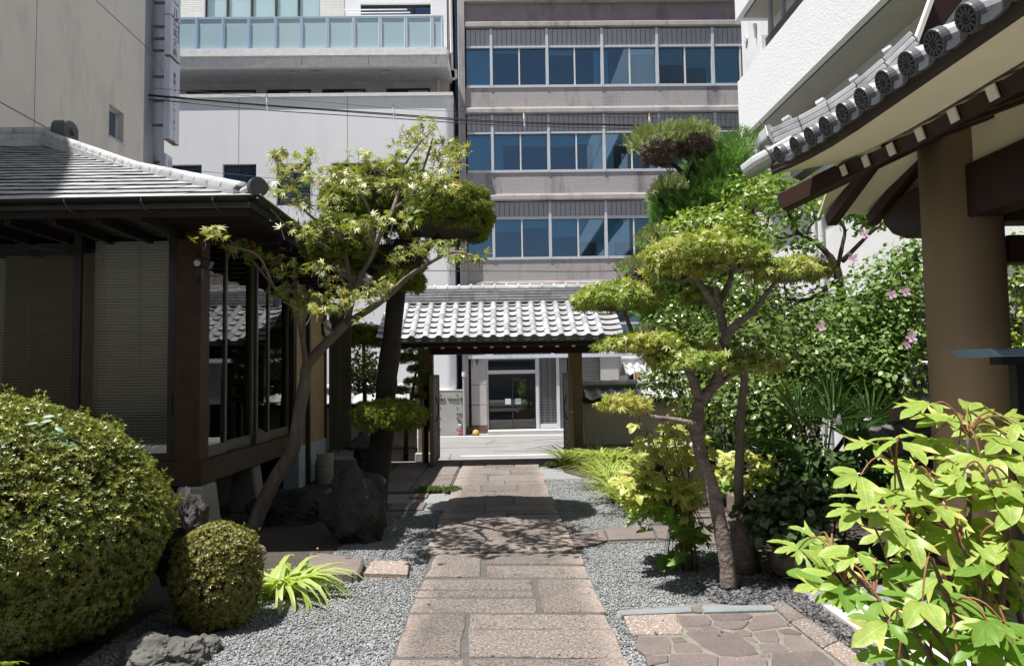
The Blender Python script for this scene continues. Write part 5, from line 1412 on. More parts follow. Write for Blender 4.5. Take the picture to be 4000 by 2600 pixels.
def rosette(k, w, up_=.55):
    v, f = [], []
    for i in range(k):
        a = 2*math.pi*i/k+.3*(i % 2); dv, df = diamond(w, .08)
        ca, sa = math.cos(a), math.sin(a); o = len(v)
        for x, y, z in dv:
            h = y*math.cos(up_)-z*math.sin(up_); zz = y*math.sin(up_)+z*math.cos(up_)
            v.append((x*ca-h*sa, x*sa+h*ca, zz))
        f += [tuple(j+o for j in t) for t in df]
    return v, f
def needles(k, w, spread=1.0):
    v, f = [], []; rr = random.Random(3)
    for i in range(k):
        a = 2*math.pi*i/k; e = rr.uniform(.25, 1.2)*spread; L_ = rr.uniform(.7, 1.0)
        d = np.array([math.cos(a)*math.sin(e), math.sin(a)*math.sin(e), math.cos(e)])*L_
        s = np.array([-math.sin(a), math.cos(a), 0])*w
        o = len(v); v += [tuple(s), tuple(-s), tuple(d)]; f.append((o, o+1, o+2))
    return v, f
def spray(k, w, side=.42):
    """feathery conifer spray along +y"""
    v, f = [(w,0,0),(-w,0,0),(0,1,0)], [(0,1,2)]
    for i in range(k):
        t = .12+.72*i/k; s = 1 if i % 2 else -1; l = side*(1-.6*t)
        a = np.array([0,t,0]); b = a+np.array([s*l*.75, l*.8, .10*((i % 3)-1)]); o = len(v)
        v += [(a[0], a[1]-w*1.3, 0), (a[0], a[1]+w*1.3, 0), tuple(b)]; f.append((o, o+1, o+2))
    return v, f
L = {}
L['azalea'] = leafmat('leaf_azalea', (.16,.19,.035), (.29,.30,.065), .25, .33, .5, patch=((.11,.15,.03), 7.0))
L['azalea2'] = leafmat('leaf_azalea_small', (.17,.18,.04), (.28,.26,.08), .22, .38, .45)
L['maple'] = leafmat('leaf_maple', (.15,.22,.035), (.35,.34,.05), .30, .42, .7, obj=True)
L['maple_m'] = leafmat('leaf_maple_rest', (.14,.21,.035), (.34,.33,.05), .30, .42, .7)
L['maple_red'] = leafmat('leaf_maple_red', (.45,.08,.03), (.5,.2,.04), .35, .35, .5, obj=True)
L['pruned'] = leafmat('leaf_pruned_maple', (.16,.26,.045), (.42,.48,.14), .32, .42, .42, patch=((.42,.40,.12), 2.0))
L['pine'] = leafmat('needle_pine', (.17,.235,.035), (.32,.36,.075), .18, .55, .25, patch=((.13,.18,.03), 5.0))
L['juniper'] = leafmat('spray_juniper', (.11,.24,.06), (.21,.36,.11), .28, .5, .3)
L['juniper_grey'] = leafmat('spray_juniper_grey', (.22,.28,.11), (.34,.39,.18), .22, .55, .3)
L['camellia'] = leafmat('leaf_camellia', (.085,.14,.035), (.17,.23,.06), .22, .26, .6)
L['bright'] = leafmat('leaf_bright', (.17,.26,.05), (.30,.37,.09), .34, .34, .5)
L['hibiscus'] = leafmat('leaf_hibiscus', (.11,.20,.05), (.21,.31,.09), .30, .42, .42)
L['dark'] = leafmat('leaf_dark', (.045,.085,.03), (.08,.13,.045), .15, .25, .6)
L['grass'] = leafmat('blade_grass', (.24,.33,.07), (.46,.50,.15), .35, .42, .4)
L['daylily'] = leafmat('blade_daylily', (.33,.45,.12), (.50,.56,.22), .38, .36, .45, obj=True)
L['palm'] = leafmat('leaf_palm', (.055,.12,.04), (.09,.18,.06), .2, .35, .5)
VE = ((.19,.35,.07), (.68,.66,.26))
L['peony'] = leafmat('leaf_peony', (.36,.42,.07), (.60,.56,.16), .34, .42, .38, obj=True, veins=VE)
L['peony_shade'] = leafmat('leaf_peony_shade', (.15,.30,.045), (.26,.38,.07), .40, .42, .38, obj=True, veins=((.14,.27,.045), (.30,.42,.12)))  # greener copy for lower leaves, with shade put into the colour
L['peony_mid'] = leafmat('leaf_peony_middle', (.30,.38,.07), (.56,.54,.15), .36, .38, .42, obj=True)
L['petal'] = leafmat('petal_purple', (.50,.30,.52), (.62,.42,.62), .35, .5, .3)
L['plum'] = leafmat('leaf_plum', (.12,.22,.05), (.22,.31,.08), .32, .38, .45)

def catmull(pts, k=5):
    p = [np.array(q, float) for q in pts]; p = [2*p[0]-p[1]]+p+[2*p[-1]-p[-2]]; out = []
    for i in range(1, len(p)-2):
        for t in np.linspace(0, 1, k, endpoint=False):
            out.append(.5*((2*p[i])+(-p[i-1]+p[i+1])*t+(2*p[i-1]-5*p[i]+4*p[i+1]-p[i+2])*t*t+(-p[i-1]+3*p[i]-3*p[i+1]+p[i+2])*t**3))
    out.append(p[-2]); return out
def limb(pts, r0, r1, name, m, parent, n=10, wob=.06, k=5, knots=()):
    c = catmull(pts, k); N = len(c)
    r = [r0+(r1-r0)*(i/(N-1))**.85 for i in range(N)]
    r = [a*(1+random.uniform(-wob, wob)) for a in r]
    for kn in knots: r[min(N-1, int(kn*N))] *= 1.35
    return build(MB().tube(c, r, n), name, m, parent, smooth=True)
def pts_px(l, Y=None):
    return [P(q[0], q[1], q[2] if len(q) > 2 else Y) for q in l]

def dome_points(c, r, n, zmin=-1.0, power=2.0, depth=.12, lump=.06, seed=0, flat=None):
    d = rdir(int(n*1.0)); d = d[d[:,2] > zmin]
    if flat is not None:                        # squarer outline
        d = np.sign(d)*np.abs(d)**flat
    r = np.array(r); f1, f2 = 3.1+seed*.3, 4.3-seed*.2
    s = 1+lump*(np.sin(d[:,0]*f1*2+seed)+np.sin(d[:,1]*f2*2+2*seed)+np.sin(d[:,2]*f1*2.6+seed))/2
    rad = (s*(1-depth*RNG.random(len(d))**1.6))[:,None]
    p = np.array(c)+d*r*rad
    nrm = unit(d/r)
    return p, nrm
def core(c, r, name, m, parent, zmin=-1.0, lump=.06, seed=0, flat=None, sub=3):  # solid dark body added inside crowns so their depth looks shaded
    bm = bmesh.new(); bmesh.ops.create_icosphere(bm, subdivisions=sub, radius=1.0)
    r = np.array(r); f1, f2 = 3.1+seed*.3, 4.3-seed*.2
    off = np.array(wl_of(parent))
    for v in bm.verts:
        d = np.array(v.co)
        if d[2] < zmin: d[2] = zmin
        if flat is not None: d = np.sign(d)*np.abs(d)**flat
        s = 1+lump*(math.sin(d[0]*f1*2+seed)+math.sin(d[1]*f2*2+2*seed)+math.sin(d[2]*f1*2.6+seed))/2
        v.co = Vector(np.array(c)+d*r*s-off)
    me = bpy.data.meshes.new(name); bm.to_mesh(me); bm.free(); me.materials.append(m)
    o = bpy.data.objects.new(name, me); COL.objects.link(o); o.parent = parent
    return o
def tilt(nrm, a):
    return unit(nrm+a*RNG.normal(size=nrm.shape))
def leaves_on(c, r, n, tmpl, size, m, parent, name='foliage', zmin=-.6, depth=.2, lump=.06, seed=0, up=.5, jit=.45, flat=None, head=None):
    p, nr = dome_points(c, r, n, zmin, depth=depth, lump=lump, seed=seed, flat=flat)
    nn = tilt(unit(nr*(1-up)+np.array([0,0,1.0])*up), jit)
    hd = rdir(len(p)) if head is None else unit(np.array(head)+.7*RNG.normal(size=(len(p),3)))
    return scatter(tmpl[0], tmpl[1], p, frames(nn, hd), size*RNG.uniform(.7, 1.25, len(p)), name, m, parent)

# ================================================================== clipped azaleas
bz = G(120, 2760)
az = thing('azalea_bush', 'large clipped azalea dome beside the front window, sunlit on top', 'bush', (-3.02, 4.62, 0))
AC, AR = (-3.30, 4.62, .73), (1.10, .97, .82)
core(AC, np.array(AR)*.88, 'dark_filler', M['twig'], az, -.97, .05, 1, .94)
p, nr = dome_points(AC, AR, 36000, -.97, depth=.13, lump=.05, seed=1, flat=.94)
keep = (p[:,1] < 5.35) & (p[:,2] > -.05)
keep &= np.array([mnoise.noise(Vector(q)*4.5) < .22+.5*random.random() and q[0] > -4.1 for q in p])
p, nr = p[keep], nr[keep]
nn = tilt(unit(nr+np.array([0,0,.45])), .38)
ro = rosette(6, .17, .45)
scatter(ro[0], ro[1], p, frames(nn, rdir(len(p))), .029*RNG.uniform(.6, 1.35, len(p)), 'foliage', L['azalea'], az)
tw_ = MB()
for k in range(26):
    a = random.uniform(-2.6, .4); q = np.array(AC)+np.array([math.cos(a)*.45, math.sin(a)*.45, -.78])
    tw_.tube([q, q+np.array([math.cos(a)*.1, math.sin(a)*.1, .2]), q+np.array([math.cos(a)*.15, math.sin(a)*.15, .4])], [.014,.010,.005], 5)
build(tw_, 'lower_stem', M['stem_brown'], az, kind='stuff')
a2 = thing('azalea_bush', 'small rounded clipped azalea between the dark rock and the daylily', 'bush', (-1.93, 5.0, 0))
C2, R2 = (-1.945, 4.98, .33), (.275, .27, .36)
core(C2, np.array(R2)*.88, 'dark_filler', M['twig'], a2, -.8, .05, 2, .88)
p, nr = dome_points(C2, R2, 5200, -.85, depth=.14, lump=.05, seed=2, flat=.88)
p[:,2] = np.maximum(p[:,2], .03)
nn = tilt(unit(nr+np.array([0,0,.45])), .38)
scatter(ro[0], ro[1], p, frames(nn, rdir(len(p))), .024*RNG.uniform(.65, 1.3, len(p)), 'foliage', L['azalea2'], a2)
wd = thing('creeper_sprig', 'bluish green weed sprig sticking out of the large azalea dome', 'weed', tuple(P(235, 1700, 3.85)))
for i, (px, py) in enumerate(((150,1650),(235,1715),(205,1640),(262,1690),(180,1712),(250,1735),(215,1668),(165,1630))):
    tv, tf = oval(.24)
    q = P(px, py, 3.80)
    R_ = frames(np.array([[random.uniform(-.3,.3), -.75, .7]]), np.array([[random.uniform(-1,1), -.2, random.uniform(-.6,.6)]]))
    scatter(tv, tf, np.array([q]), R_, .06, 'leaf', leafmat('leaf_weed', (.10,.20,.09), (.14,.26,.12), .25, .4) if i == 0 else bpy.data.materials['leaf_weed'], wd, kind=None)

def shoots(c, r, n, seed, flat, zmin, m, parent, size):
    p, nr = dome_points(c, r, n, zmin, depth=-.01, lump=.05, seed=seed, flat=flat)
    P2, N2 = [], []
    for t in (.25, .6, 1.0):
        P2.append(p+unit(nr+np.array([0,0,.9]))*t*size*2.2*RNG.uniform(.3, 1.0, len(p))[:,None]); N2.append(tilt(unit(nr+np.array([0,0,.8])), .3))
    P2, N2 = np.concatenate(P2), np.concatenate(N2)
    P2 = P2[:]; r4 = rosette(4, .15, .7)
    scatter(r4[0], r4[1], P2, frames(N2, rdir(len(P2))), size*RNG.uniform(.7, 1.2, len(P2)), 'new_shoot', m, parent)
shoots(AC, np.array(AR)*1.0, 420, 1, .94, -.2, L['azalea'], az, .032)
shoots(C2, np.array(R2)*1.0, 90, 2, .88, -.3, L['azalea2'], a2, .02)
for c_, r_, k_, f_, par in ((AC, AR, 1100, .94, az), (C2, R2, 260, .88, a2)):
    p, nr = dome_points(c_, r_, k_, -.7, depth=.06, lump=.05, seed=1 if par is az else 2, flat=f_)
    dv = diamond(.2); scatter(dv[0], dv[1], p, frames(tilt(nr, .8), rdir(len(p))), .03*RNG.uniform(.6, 1.2, len(p)), 'dry_leaf', M['dead_leaf'], par)

# ================================================================== daylily tuft
def blade_mesh(Lg, w, arch, m, seg=6):
    vs, fs = [], []
    for i in range(seg+1):
        t = i/seg; a = arch*t
        y = Lg*(math.sin(a)/arch if arch > .01 else t); z = Lg*((1-math.cos(a))/arch)
        # arching over: rises first then droops
        y, z = Lg*t*math.sin(.35+arch*t*.75), Lg*(t*math.cos(.35+arch*t*.62))
        ww = w*(.55+.9*t)*(1-t**3.0) if t < 1 else 0
        vs += [(-ww, y, z+.18*ww), (0, y, z-.3*ww), (ww, y, z+.18*ww)]
    for i in range(seg):
        o = 3*i; fs += [(o, o+1, o+4, o+3), (o+1, o+2, o+5, o+4)]
    me = mesh_from('blade', vs, fs, True); me.materials.append(m); return me
lb = G(1085, 2330)
dy_ = thing('daylily', 'bright green arching daylily tuft at the edge of the gravel', 'plant', (lb[0], lb[1], 0))
bl = [blade_mesh(random.uniform(.46,.66), random.uniform(.016,.026), random.uniform(1.2, 2.2), L['daylily']) for _ in range(9)]
for k in range(80):
    a = random.uniform(0, 2*math.pi)
    q = Matrix.Rotation(a, 3, 'Z').to_quaternion()
    inst('blade', random.choice(bl), dy_, (lb[0]+random.uniform(-.11,.14), lb[1]+random.uniform(-.10,.12), .0), q, random.uniform(.7, 1.1))

# ================================================================== left maple
YM = 8.05
ma = thing('maple_tree', 'slender leaning maple with star shaped leaves before the glazed wall', 'tree', (G(1020, 2065)[0], YM, 0))
limb(pts_px([(985,2075),(1030,1960),(1085,1850),(1144,1756),(1168,1611),(1191,1494),(1202,1425),(1261,1355),(1307,1308),(1365,1250)], YM), .088, .048, 'trunk', M['bark_maple'], ma, 14, .04)
B_ = [([(1355,1262),(1458,1198),(1528,1145),(1586,1087),(1674,1029),(1770,985),(1850,1000)], .045, .008, YM-.1),
 ([(1196,1440),(1185,1340),(1168,1250),(1150,1145),(1100,1130),(1069,1120),(1010,1000),(900,960)], .035, .006, YM),
 ([(1355,1255),(1390,1120),(1462,975),(1521,840),(1614,757),(1660,640),(1690,540)], .042, .007, YM+.15),
 ([(1380,1160),(1350,1000),(1328,930),(1252,874),(1177,807),(1120,700)], .034, .006, YM),
 ([(1521,860),(1560,740),(1580,650),(1640,560),(1700,500)], .022, .004, YM+.3),
 ([(1462,975),(1440,820),(1390,740),(1290,690)], .022, .004, YM-.2),
 ([(1350,1010),(1250,950),(1130,890),(1060,820)], .018, .004, YM-.35),
 ([(1310,1310),(1240,1240),(1180,1215),(1110,1180)], .018, .004, YM-.3),
 ([(1069,1120),(960,990),(880,930),(800,890)], .014, .003, YM-.2),
 ([(1614,757),(1700,690),(1770,620)], .014, .003, YM+.2)]
def lean(l, yy):
    k_ = len(l)-1; b0 = YM if l[0][1] > 1000 else YM-.9
    return [P(q[0], q[1], b0+(yy-YM)*min(1, i)-(1.5 if b0 == YM else .7)*i/k_) for i, q in enumerate(l)]
for l, r0_, r1_, yy in B_: limb(lean(l, yy), r0_, r1_, 'branch', M['bark_maple'], ma, 8, .05)
cl_ = [(1640,500,60),(1600,560,75),(1720,570,70),(1780,590,50),(1650,640,85),(1560,610,50),(1480,640,50),(1420,600,35),(1200,600,50),(1130,640,55),(1080,600,25),(1180,690,75),(1100,740,55),(1250,700,75),(1330,660,55),(1280,780,70),(1380,720,55),(1180,790,60),(1450,700,55),(1540,720,70),(1620,720,65),(1700,690,65),(1760,640,50),(1750,730,40),(820,905,55),(960,985,75),(905,960,25),(1060,1005,45),(1130,1060,55),(1100,1130,55),(1200,900,65),(1320,880,50),(1420,880,65),(1500,860,60),(1590,840,60),(1640,960,55),(1720,955,60),(1800,1000,55),(1860,1005,45),(1230,1040,55),(1200,1180,70),(1300,1130,75),(1380,1170,80),(1450,1140,55),(1260,1200,45),(1180,1210,35),(1500,1110,45),(1560,1000,45)]
tv, tf = maple_leaf(7)
mme = mesh_from('leaf', tv, tf); mme.materials.append(L['maple'])
mred = mesh_from('leaf', tv, tf); mred.materials.append(L['maple_red'])
leafs = []
for (px, py, rr) in cl_:
    yy = YM-1.25+random.uniform(-.65, .6)
    for k in range(int(9+rr*.34)):
        leafs.append((P(px+random.gauss(0, rr*.55), py+random.gauss(0, rr*.30), yy+random.gauss(0, .14)), random.random()))
random.shuffle(leafs)
pos = np.array([l[0] for l in leafs]); N_ = len(pos)
nn = unit(np.array([0,-.55,1.0])+.55*RNG.normal(size=(N_,3))); hd = unit(np.array([0,-.1,-.25])+RNG.normal(size=(N_,3))*np.array([1,1,.3]))
FR = frames(nn, hd); szs = RNG.uniform(.058, .095, N_)
for i in range(min(300, N_)):
    inst('leaf', mred if i % 37 == 0 else mme, ma, pos[i], Matrix(FR[i].tolist()).to_quaternion(), szs[i])
if N_ > 300: scatter(tv, tf, pos[300:], FR[300:], szs[300:], 'foliage', L['maple_m'], ma)
tw_ = MB()
for i in range(0, N_, 2):
    q = pos[i]; b_ = q+np.array([random.uniform(-.05,.05), random.uniform(-.05,.05), -random.uniform(.05,.13)])
    tw_.tube([b_, (q+b_)/2+np.array([0,0,-.01]), q], [.0028,.002,.0014], 3, caps=False)
build(tw_, 'twig', M['bark_maple'], ma, kind='stuff')

# ================================================================== clipped pine by the gate
YP_ = 8.35
pi_ = thing('clipped_pine', 'tall clipped conifer with smooth cushion crowns on a dark trunk', 'tree', (G(1452, 2032)[0], YP_, 0))
limb(pts_px([(1452,2032),(1476,1830),(1500,1640),(1510,1500),(1530,1330),(1545,1180),(1560,1050),(1570,940)], YP_), .15, .09, 'trunk', M['bark_pine'], pi_, 14, .07)
limb(pts_px([(1560,1060),(1620,1010),(1720,920)], YP_), .07, .04, 'branch', M['bark_pine'], pi_)
limb(pts_px([(1552,1120),(1450,1060),(1340,1010)], YP_), .06, .035, 'branch', M['bark_pine'], pi_)
limb(pts_px([(1500,1660),(1530,1640),(1560,1630)], YP_-.1), .05, .03, 'branch', M['bark_pine'], pi_)
nd = needles(9, .09, 1.0)
def cushion(px, py, Y, rx, rz, ry, n, seed, zmin=-.55, size=.055, m='pine', parent=None, nm='foliage_cushion', flat=.9):
    c = P(px, py, Y); r = (rx, ry, rz)
    core(c, np.array(r)*.91, 'dark_filler', M['twig'], parent, zmin+.14, .035, seed, flat)
    kk = 13; n0 = int(n*1.25)//kk                 # tufts sit in small tight clumps, as after clipping
    pc, nc = dome_points(c, r, n0, zmin-.05, depth=.10, lump=.05, seed=seed, flat=flat)
    off = rdir(len(pc)*kk); pr_ = np.repeat(pc, kk, 0); nr = np.repeat(nc, kk, 0)
    cs = size*.62*RNG.uniform(.7, 1.3, len(pr_))[:,None]
    p = pr_+off*cs; nr = unit(nr*.55+off)
    p[:,2] = np.maximum(p[:,2], c[2]+zmin*rz-.02)
    scatter(nd[0], nd[1], p, frames(tilt(nr, .2), rdir(len(p))), size*.8*RNG.uniform(.55, 1.2, len(p)), nm, L[m], parent)
cushion(1500, 800, YP_+.1, 0.695,0.418,0.733, 13000, 1, -.62, parent=pi_)
cushion(1735, 845, YP_-.05, 0.564,0.352,0.752, 11500, 2, -.60, parent=pi_)
cushion(1325, 950, YP_-.5, 0.384,0.285,0.384, 5200, 3, -.6, parent=pi_)
cushion(1560, 1105, YP_-.2, 0.285,0.142,0.301, 2600, 4, -.6, parent=pi_)
cushion(1500, 1020, YP_+.3, 0.502,0.210,0.418, 2600, 5, -.6, parent=pi_)
cushion(1520, 1625, YP_-.25, 0.393,0.167,0.352, 4600, 6, -.7, parent=pi_)
# shrubs behind the pine, against the garden wall
rs = thing('round_shrub', 'clipped round shrub rising above the left garden wall', 'bush', tuple(P(1420, 1560, 13.3)*np.array([1,1,0])))
limb(pts_px([(1420,1800),(1425,1560),(1420,1340)], 13.3), .05, .03, 'stem', M['bark_pine'], rs)
cushion(1425, 1320, 13.3, .37, .24, .34, 3600, 7, -.6, .06, parent=rs)
ce = thing('camellia_shrub', 'glossy camellia leaves under the clipped round shrub by the left wall', 'bush', tuple(P(1420, 1560, 13.0)*np.array([1,1,0])))
leaves_on(P(1415, 1440, 13.0), (.38,.35,.42), 900, oval(.3), .075, L['bright'], ce, seed=2, depth=.6)
leaves_on(P(1430, 1500, 13.1), (.42,.35,.30), 900, oval(.3), .07, L['dark'], ce, seed=3, depth=.6)
limb(pts_px([(1430,1800),(1430,1600),(1415,1430)], 13.05), .03, .015, 'stem', M['bark_pine'], ce)
bp_ = thing('cloud_pine', 'small cloud pruned pine next to the left gate post', 'tree', tuple(P(1615, 1700, 13.35)*np.array([1,1,0])))
limb(pts_px([(1585,1800),(1590,1640),(1610,1540),(1625,1450)], 13.35), .05, .02, 'trunk', M['bark_pine'], bp_)
for i, (px, py, a, b) in enumerate(((1632,1442,.17,.06),(1625,1490,.20,.06),(1600,1400,.22,.10),(1590,1350,.20,.12),(1640,1545,.15,.05),(1560,1525,.15,.05))):
    cushion(px, py, 13.35, a, b, .2, 700, 8+i, -.6, .055, parent=bp_)

# ================================================================== pruned yellow-green maple on the right
YQ = 5.5
pm = thing('pruned_maple', 'cloud pruned yellow green maple with pale twisting trunk on the gravel', 'tree', tuple(G(2840, 2300)))
limb(pts_px([(2848,2305),(2838,2180),(2815,2060),(2780,1900),(2745,1800),(2725,1700),(2722,1620),(2735,1560)], YQ), .062, .044, 'trunk', M['bark_pruned'], pm, 14, .05, knots=(.72,.8,.86))
Bq = [([(2735,1575),(2710,1490),(2690,1440),(2700,1380),(2660,1330),(2560,1320)], .042, .016, 0),
 ([(2740,1565),(2800,1480),(2825,1380),(2825,1280),(2800,1170),(2795,1120)], .045, .028, 0),
 ([(2800,1200),(2750,1130),(2700,1060),(2690,1000)], .035, .018, 0),
 ([(2805,1190),(2850,1100),(2862,1030)], .03, .016, .1),
 ([(2825,1340),(2870,1270),(2940,1220),(2990,1150),(3040,1090)], .034, .015, -.1),
 ([(2730,1660),(2640,1640),(2540,1625),(2470,1590)], .028, .012, -.15),
 ([(2690,1430),(2600,1400),(2500,1350),(2430,1200)], .030, .014, .25),
 ([(2760,1540),(2850,1470),(2930,1430)], .028, .014, .1)]
for l, a, b, dy in Bq: limb(pts_px(l, YQ+dy), a, b, 'branch', M['bark_pruned'], pm, 10, .07)
mv5 = maple_leaf(5)
pads = [(2755,1000,0,.43,.17,.42,2500),(2415,1170,.3,.34,.14,.30,1800),(3090,1062,-.1,.27,.11,.28,1200),(2470,1345,.1,.24,.08,.26,900),(2700,1410,0,.30,.11,.32,1500),
        (2920,1425,.1,.24,.09,.26,1000),(2740,1160,.35,.18,.08,.2,450),(2440,1580,-.15,.19,.075,.2,480),(2590,1350,.05,.24,.09,.24,900),(2640,1060,.1,.26,.12,.28,700),(2880,1010,-.05,.24,.12,.28,800)]
for i, (px, py, dy, rx, rz, ry, n) in enumerate(pads):
    c = P(px, py, YQ+dy)
    leaves_on(c, (rx, ry, rz), int(n*1.5), mv5, .056, L['pruned'], pm, 'foliage_pad', -.5, .55, .20, i, .40, .75)
    tw_ = MB()
    for k in range(22):
        a = random.uniform(0, 6.28); q = c+np.array([0,0,-rz*.7]); e = c+np.array([math.cos(a)*rx*.85, math.sin(a)*ry*.85, random.uniform(-.2,.4)*rz])
        tw_.tube([q, (q+e)/2+np.array([0,0,-.02]), e], [.006,.004,.002], 4, caps=False)
    build(tw_, 'twig', M['bark_pruned'], pm, kind='stuff')

# ================================================================== juniper behind
YJ = 11.2
ju = thing('juniper_tree', 'dark green juniper with grey brown trimmed tufts in front of the office block', 'tree', tuple(P(2720, 1500, YJ)*np.array([1,1,0])))
limb(pts_px([(2760,1850),(2750,1500),(2740,1200),(2735,900),(2760,700)], YJ), .16, .06, 'trunk', M['bark_pine'], ju, 12)
sp8 = spray(8, .045, .45)
def tuft(px, py, Y, rx, rz, ry, n, m, size, seed, upw=.8, depth=.5, zmin=-.9, nm='foliage'):
    c = P(px, py, Y)
    p, nr = dome_points(c, (rx, ry, rz), n, zmin, depth=depth, lump=.22, seed=seed)
    hd = unit(nr*(1-upw*.5)+np.array([0,0,upw])+.35*RNG.normal(size=p.shape))
    return scatter(sp8[0], sp8[1], p, frames(rdir(len(p)), hd)[:, :, :], size*RNG.uniform(.6, 1.3, len(p)), nm, L[m], ju)
def fr_head(h):
    s = np.cross(h, rdir(len(h))); s = unit(s); return np.stack([s, h, np.cross(s, h)], axis=2)
def tuft(px, py, Y, rx, rz, ry, n, m, size, seed, upw=.8, depth=.5, zmin=-.9, nm='foliage', parent=None):
    c = P(px, py, Y)
    p, nr = dome_points(c, (rx, ry, rz), n, zmin, depth=depth, lump=.22, seed=seed)
    hd = unit(nr*(1-upw*.5)+np.array([0,0,upw])+.35*RNG.normal(size=p.shape))
    return scatter(sp8[0], sp8[1], p, fr_head(hd), size*RNG.uniform(.6, 1.3, len(p)), nm, L[m], parent or ju)
for i, (px, py, rx, rz, n) in enumerate(((2800,690,.48,.40,1200),(2750,810,.72,.50,3000),(2740,960,.80,.55,3000),(2860,620,.3,.3,420),(2900,760,.5,.5,900),(2640,1090,.75,.5,1900),(2650,1250,.6,.5,1500),(2650,950,.45,.32,900),(2680,850,.5,.32,900))):
    tuft(px, py, YJ, rx, rz, .7, n, 'juniper', .19, i)
    core(P(px, py-0, YJ+.05), (rx*.62, .4, rz*.62), 'dark_filler', M['twig'], ju, -1, .1, i, None, 2)
for i, (px, py, rx, rz, n) in enumerate(((2560,580,.40,.20,1200),(2690,555,.42,.18,1200),(2610,765,.24,.14,450),(2560,955,.24,.14,420),(2475,1070,.24,.12,340),(2530,1350,.3,.2,300))):
    tuft(px, py-15, YJ-.5, rx, rz, .42, n, 'juniper_grey', .13, i+20, 1.0, .35, -.3, 'clipped_tuft')
    if i in (2, 3): continue
    c = P(px+18, py+rz*95, YJ-.44)
    p, nr = dome_points(c, (rx*.62, .3, rz*.8), int(n*.6), -.95, depth=.6, lump=.2, seed=i)
    scatter(nd[0], nd[1], p, frames(tilt(nr, .8), rdir(len(p))), .10*RNG.uniform(.6, 1.3, len(p)), 'dry_twig', M['twig_purple'], ju)
for l in ([(2740,800),(2700,720),(2640,650),(2570,610)], [(2745,1000),(2650,960),(2530,960)], [(2745,1150),(2620,1120),(2520,1100)], [(2750,1450),(2640,1400),(2540,1370)], [(2745,850),(2650,800),(2570,780)], [(2700,690),(2720,600),(2720,550)]):
    limb(pts_px(l, YJ-.35), .05, .025, 'branch', M['bark_pine'], ju)

# ================================================================== broadleaf shrubs on the right
def shrub(name, label, cat, blobs, m, tmpl, size, base, stems=6, stem_m='bark_plum', depth=.75, up=.45, jit=.5, grp=None, stemr=.02):
    bx = P(*base); r_ = thing(name, label, cat, (bx[0], bx[1], 0), grp)
    for i, (px, py, Y, rx, rz, ry, n) in enumerate(blobs):
        leaves_on(P(px, py, Y), (rx, ry, rz), n, tmpl, size, m, r_, 'foliage', -.95, depth, .22, i, up, jit)
    for k in range(stems):
        px, py, Y, rx, rz, ry, n = blobs[k % len(blobs)]
        e = P(px, py, Y)+np.array([random.uniform(-rx, rx)*.6, random.uniform(-ry, ry)*.5, random.uniform(0, rz)*.8])
        b_ = np.array([bx[0]+random.uniform(-.15,.15), bx[1]+random.uniform(-.15,.15), 0])
        limb([b_, b_*.6+e*.4+np.array([random.uniform(-.12,.12), 0, .1]), e], stemr, stemr*.35, 'stem', M[stem_m], r_, 6, .05, 4)
    return r_
ov = oval(.30); ovw = oval(.40); ovn = oval(.22)
shrub('camellia_tree', 'tall broadleaf tree with bright leaves behind the pruned maple crown', 'tree',
      [(2790,900,9.3,.62,.32,.6,1900),(2960,760,9.3,.42,.30,.5,380),(3060,740,9.0,.35,.25,.4,260),(2900,960,9.2,.5,.3,.5,1000),(2680,900,9.2,.30,.18,.3,450)], L['bright'], ov, .075, (2900,1850,9.3), 7, stemr=.05)
shrub('camellia_bush', 'dense glossy camellia bush right of the pruned maple trunk', 'bush',
      [(2990,1290,8.2,.62,.42,.6,1700),(2900,1160,8.4,.5,.3,.5,1100),(3130,1420,7.8,.6,.4,.6,1700),(2900,1560,7.4,.55,.36,.5,1500),(3020,1640,7.2,.5,.35,.5,1200),(2660,1290,8.8,.45,.4,.4,900),(2600,1480,8.6,.35,.35,.3,500)], L['camellia'], ov, .066, (2960,1950,8.0), 9, stemr=.03)
hi = shrub('hibiscus_bush', 'tall hibiscus bush with pale purple flowers beside the column', 'bush',
      [(3330,1260,8.0,.62,.48,.5,1500),(3460,1110,8.0,.42,.38,.4,850),(3520,1270,7.8,.38,.55,.4,1050),(3280,1420,7.8,.55,.45,.5,1300),(3450,1450,7.7,.42,.5,.4,1100),(3560,1010,8,.22,.30,.3,420)], L['hibiscus'], ovw, .060, (3420,1800,7.9), 12, stemr=.022)
for i, (px, py) in enumerate(((3330,1010),(3375,915),(3535,1140),(3205,1275),(3540,1345),(3560,1318),(3480,1150))):
    q = P(px, py, 7.35); fl = MB()
    ax_ = unit(np.array([random.uniform(-.3,.3), -1, .3])); s_ = unit(np.cross(ax_, [0,0,1.0])); u_ = np.cross(s_, ax_)
    for k in range(5):
        a = 2*math.pi*k/5; d = s_*math.cos(a)+u_*math.sin(a); t_ = -s_*math.sin(a)+u_*math.cos(a)
        fl.add([q, q+d*.03+t_*.018+ax_*.004, q+d*.055+t_*.014+ax_*.012, q+d*.06+ax_*.014, q+d*.055-t_*.014+ax_*.012, q+d*.03-t_*.018+ax_*.004], [(0,1,2,3,4,5)])
    fb = build(fl, 'flower', L['petal'], hi, fixn=False)
    build(MB().tube([q, q+ax_*.03], [.006,.004], 6), 'stamen', M['yellow_plastic'], fb)
pt = thing('plum_tree', 'sparse plum tree with dark crooked branches before the white wall', 'tree', tuple(P(3330, 1800, 8.6)*np.array([1,1,0])))
limb(pts_px([(3330,1850),(3310,1500),(3290,1200),(3270,1060),(3240,1000)], 8.6), .08, .045, 'trunk', M['bark_plum'], pt)
